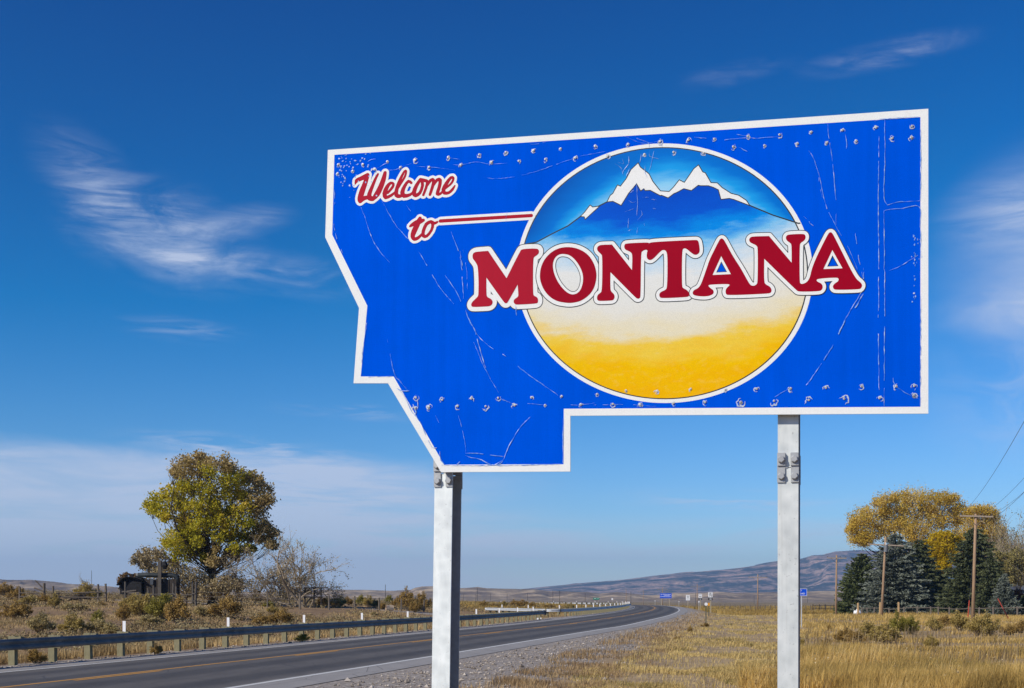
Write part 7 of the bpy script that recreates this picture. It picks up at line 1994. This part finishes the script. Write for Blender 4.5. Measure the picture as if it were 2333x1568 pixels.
M_TALL = grass_mat('tall_golden_grass', ((0.08, (0.20, 0.15, 0.05)), (0.30, (0.36, 0.245, 0.075)), (0.48, (0.54, 0.36, 0.105)), (0.66, (0.66, 0.44, 0.12)), (0.82, (0.74, 0.53, 0.20)), (1.0, (0.80, 0.64, 0.34))), .42)
M_MOW = grass_mat('short_dry_grass', ((0.05, (0.17, 0.165, 0.045)), (0.20, (0.38, 0.28, 0.095)), (0.5, (0.57, 0.42, 0.165)), (0.75, (0.70, 0.52, 0.19)), (1.0, (0.76, 0.60, 0.27))), .55)
M_WEED = grass_mat('russet_weeds', ((0.05, (0.20, 0.125, 0.07)), (0.45, (0.36, 0.24, 0.12)), (0.75, (0.50, 0.35, 0.17)), (1.0, (0.60, 0.45, 0.24))), .8)
M_LEFTG = grass_mat('pale_tan_grass', ((0.05, (0.22, 0.15, 0.07)), (0.35, (0.39, 0.27, 0.12)), (0.65, (0.55, 0.39, 0.175)), (1.0, (0.68, 0.52, 0.27))), .35)

# a few living green clumps low at the right
for px_, py_, w_, lb in ((2093, 1560, 1.5, ''), (2140, 1552, 1.1, '')):
    p = spot(px_, py_)
    n = 2600
    a, q = rng.uniform(0, 6.283, n), np.sqrt(rng.random(n)) * w_
    gx, gy = p.x + q * np.cos(a) * 1.3, p.y + q * np.sin(a)
    blades('green_grass_clump', gx, gy, rng.uniform(.2, .62, n), .004 + 1.3e-4 * gy, rng.random(n), bpy.data.materials.get('green_grass') or grass_mat('green_grass', ((0.05, (0.06, 0.075, 0.014)), (0.5, (0.14, 0.145, 0.028)), (1.0, (0.34, 0.29, 0.08))), .9), .6, .1)

# right of the road: tall grass, the mown strip, weeds along the gravel
X, Y = scatter(640000, 21, 170, 1.45, 1180, 2780)
dR = signed(RIGHT, X, Y)
wob = (fbm(X / 2.5, Y / 2.5, 2, 61) - .5) * 2.4
pn = fbm(X / 5.5, Y / 5.5, 4, 62)
front = sstep(Y + X * .5, 46, 36) * sstep(X, 17, 8)          # the dense golden stand nearest the right post
bare = np.maximum(sstep(pn, .60, .47) * (1 - front) * np.interp(Y, [0, 30, 95, 130], [.75, 1, 1, .6]), 0)
tr = np.abs(signed(TRACK, X, Y)) < 2.6
tall = (dR + wob > 11.2) & ~tr & (rng.random(len(X)) > bare * .93) & (rng.random(len(X)) < np.interp(Y, [0, 32, 60, 170], [1, .95, .62, .75]))
x, y = X[tall], Y[tall]
H = (np.maximum(front[tall] * .66, np.interp(y, [0, 26, 36, 60, 95, 170], [.55, .46, .26, .20, .26, .34])) * (0.30 + 1.3 * fbm(x / 2.2, y / 2.2, 3, 63))) * rng.uniform(.55, 1.2, len(x))
blades('tall_grass', x, y, H, .0032 + 1.35e-4 * y, rng.random(len(x)), M_TALL, .5, .10)
mow = (dR + wob * .5 > GW(Y) + .6) & (dR + wob < 11.8) & ~tr & (rng.random(len(X)) > sstep(fbm(X / 1.7, Y / 1.7, 3, 66), .52, .40) * .92)
X2, Y2 = scatter(420000, 21, 165, 1.5, 900, 1850)
d2 = signed(RIGHT, X2, Y2)
w2 = (fbm(X2 / 2.5, Y2 / 2.5, 2, 61) - .5) * 2.4
m2 = (d2 + w2 * .5 > GW(Y2) + .5) & (rng.random(len(X2)) < .25 + .75 * sstep(d2 + w2 - GW(Y2), 1.0, 3.2)) & (d2 + w2 < 11.8) & (rng.random(len(X2)) > sstep(fbm(X2 / 1.5, Y2 / 3.2, 3, 66), .60, .44) * .95) & ~(np.abs(signed(TRACK, X2, Y2)) < 2.6)
x, y = X2[m2], Y2[m2]
H = (.055 + .15 * fbm(x / 1.3, y / 1.3, 3, 68) ** 1.6) * rng.uniform(.6, 1.4, len(x))
blades('mown_grass', x, y, H, .0032 + 1.3e-4 * y, rng.random(len(x)), M_MOW, .7, .1)
wd = (d2 > GW(Y2) - 1.3 + w2 * .6) & (d2 < GW(Y2) + 1.6 + w2) & (rng.random(len(X2)) < .40 * sstep(fbm(X2 / 1.1, Y2 / 1.1, 3, 70), .42, .6))
x, y = X2[wd] + rng.normal(0, .1, wd.sum()), Y2[wd] + rng.normal(0, .3, wd.sum())
H = (.06 + .20 * fbm(x / .9, y / .9, 2, 71) ** 1.5) * rng.uniform(.6, 1.4, len(x))
blades('roadside_weeds', x, y, H, .0035 + 1.3e-4 * y, rng.random(len(x)), M_WEED, .7, .0)

# taller stalks with seed heads and dark dead stems among the tall grass
X, Y = scatter(5200, 22, 75, 1.3, 1760, 2420)
dR = signed(RIGHT, X, Y)
k = (dR > 11.5) & (rng.random(len(X)) < sstep(fbm(X / 2.0, Y / 2.0, 3, 77), .42, .62))
X, Y = X[k], Y[k]
n = len(X)
Hs = rng.uniform(.35, .85, n)
blades('dead_stalks', X, Y, Hs, .006 + 1.3e-4 * Y, rng.random(n), grass_mat('dead_stalks', ((0.05, (0.10, 0.07, 0.035)), (0.5, (0.26, 0.18, 0.09)), (1.0, (0.48, 0.37, 0.2))), .6), .35, .12)
zt = terrain(X, Y) + Hs
C = np.repeat(np.stack([X, Y, zt], 1)[::14], 5, 0)
C = C + rng.normal(size=C.shape) * np.array([.03, .03, .05])
obj('seed_heads', leaf_mesh('seed_heads', C, .042, leafy('seed_heads', ((0.1, (0.40, 0.29, 0.14)), (0.9, (0.66, 0.54, 0.33))), .2), rng.random(len(C))), kind='stuff')

# left of the road
X, Y = scatter(600000, 28, 230, 1.25, -620, 1500)
dL = -(signed(RIGHT, X, Y) + WID)
sd_ = np.abs(signed(SIDE, X, Y)) < 3.4
pn = fbm(X / 6.0, Y / 6.0, 4, 82)
verge = sstep(dL, 9, 5)
keep = (dL > 2.5) & ~sd_ & (rng.random(len(X)) < np.maximum(verge * .8, sstep(pn, .44, .60) * .7))
x, y, dd = X[keep], Y[keep], dL[keep]
H = np.where(dd < 9, .14 + .30 * fbm(x / 1.5, y / 1.5, 3, 84), .06 + .22 * fbm(x / 2.5, y / 2.5, 3, 85) ** 1.3) * rng.uniform(.55, 1.3, len(x))
blades('dry_grass', x, y, H, .0042 + 1.35e-4 * y, rng.random(len(x)), M_LEFTG, .45, .05)

# low scrub between the bushes on the left
n = 15500
X, Y = scatter(n, 44, 300, 1.1, -620, 1480)
dL = -(signed(RIGHT, X, Y) + WID)
k = (dL > 4.5) & ~(np.abs(signed(SIDE, X, Y)) < 4) & (rng.random(n) < sstep(fbm(X / 9, Y / 9, 4, 95), .36, .58))
X, Y = X[k], Y[k]
z = terrain(X, Y)
n = len(X)
rad = (.13 + .5 * rng.random(n) ** 2.2) * (1 + Y / 400)
per = 40
C = np.repeat(np.stack([X, Y, z], 1), per, 0)
d = rng.normal(size=(n * per, 3))
d /= np.linalg.norm(d, axis=1)[:, None]
d[:, 2] = np.abs(d[:, 2])
rr = np.repeat(rad, per)[:, None]
C = C + d * rr * (rng.random((n * per, 1)) ** .5) * np.array([1, 1, .95])
V, F = quads(C, np.repeat(.07 + .0006 * Y, per), up=.3, asp=1.3)
tin = np.clip(np.repeat(rng.random(n), per) * .6 + rng.random(n * per) * .5 - .05, 0, 1)
obj('low_scrub', np_mesh('low_scrub', V, F, [leafy('dusty_scrub', ((0.1, (0.15, 0.105, 0.05)), (0.4, (0.25, 0.175, 0.08)), (0.7, (0.31, 0.245, 0.115)), (0.95, (0.40, 0.34, 0.18))), 0.15, noise_scale=.12)], {'tint': ('FACE', tin)}), kind='stuff')

# meadow beyond, on both sides of the bend
X, Y = scatter(150000, 165, 460, 1.2, 1000, 2400)
dR = signed(RIGHT, X, Y)
keep = ((dR > 4) | (dR < -WID - 4)) & ~(np.abs(signed(TRACK, X, Y)) < 2.6) & (rng.random(len(X)) < sstep(fbm(X / 14, Y / 14, 4, 90), .36, .56))
x, y = X[keep], Y[keep]
H = (.22 + .55 * fbm(x / 6, y / 6, 3, 91)) * rng.uniform(.6, 1.2, len(x))
blades('meadow_grass', x, y, H, .006 + 1.5e-4 * y, rng.random(len(x)), grass_mat('meadow_grass', ((0.05, (0.16, 0.11, 0.035)), (0.4, (0.32, 0.21, 0.055)), (0.7, (0.47, 0.31, 0.08)), (1.0, (0.55, 0.40, 0.14))), .07), .4, .05)
print('things', len([o for o in SC.objects if o.parent is None]), 'meshes', len(SC.objects))
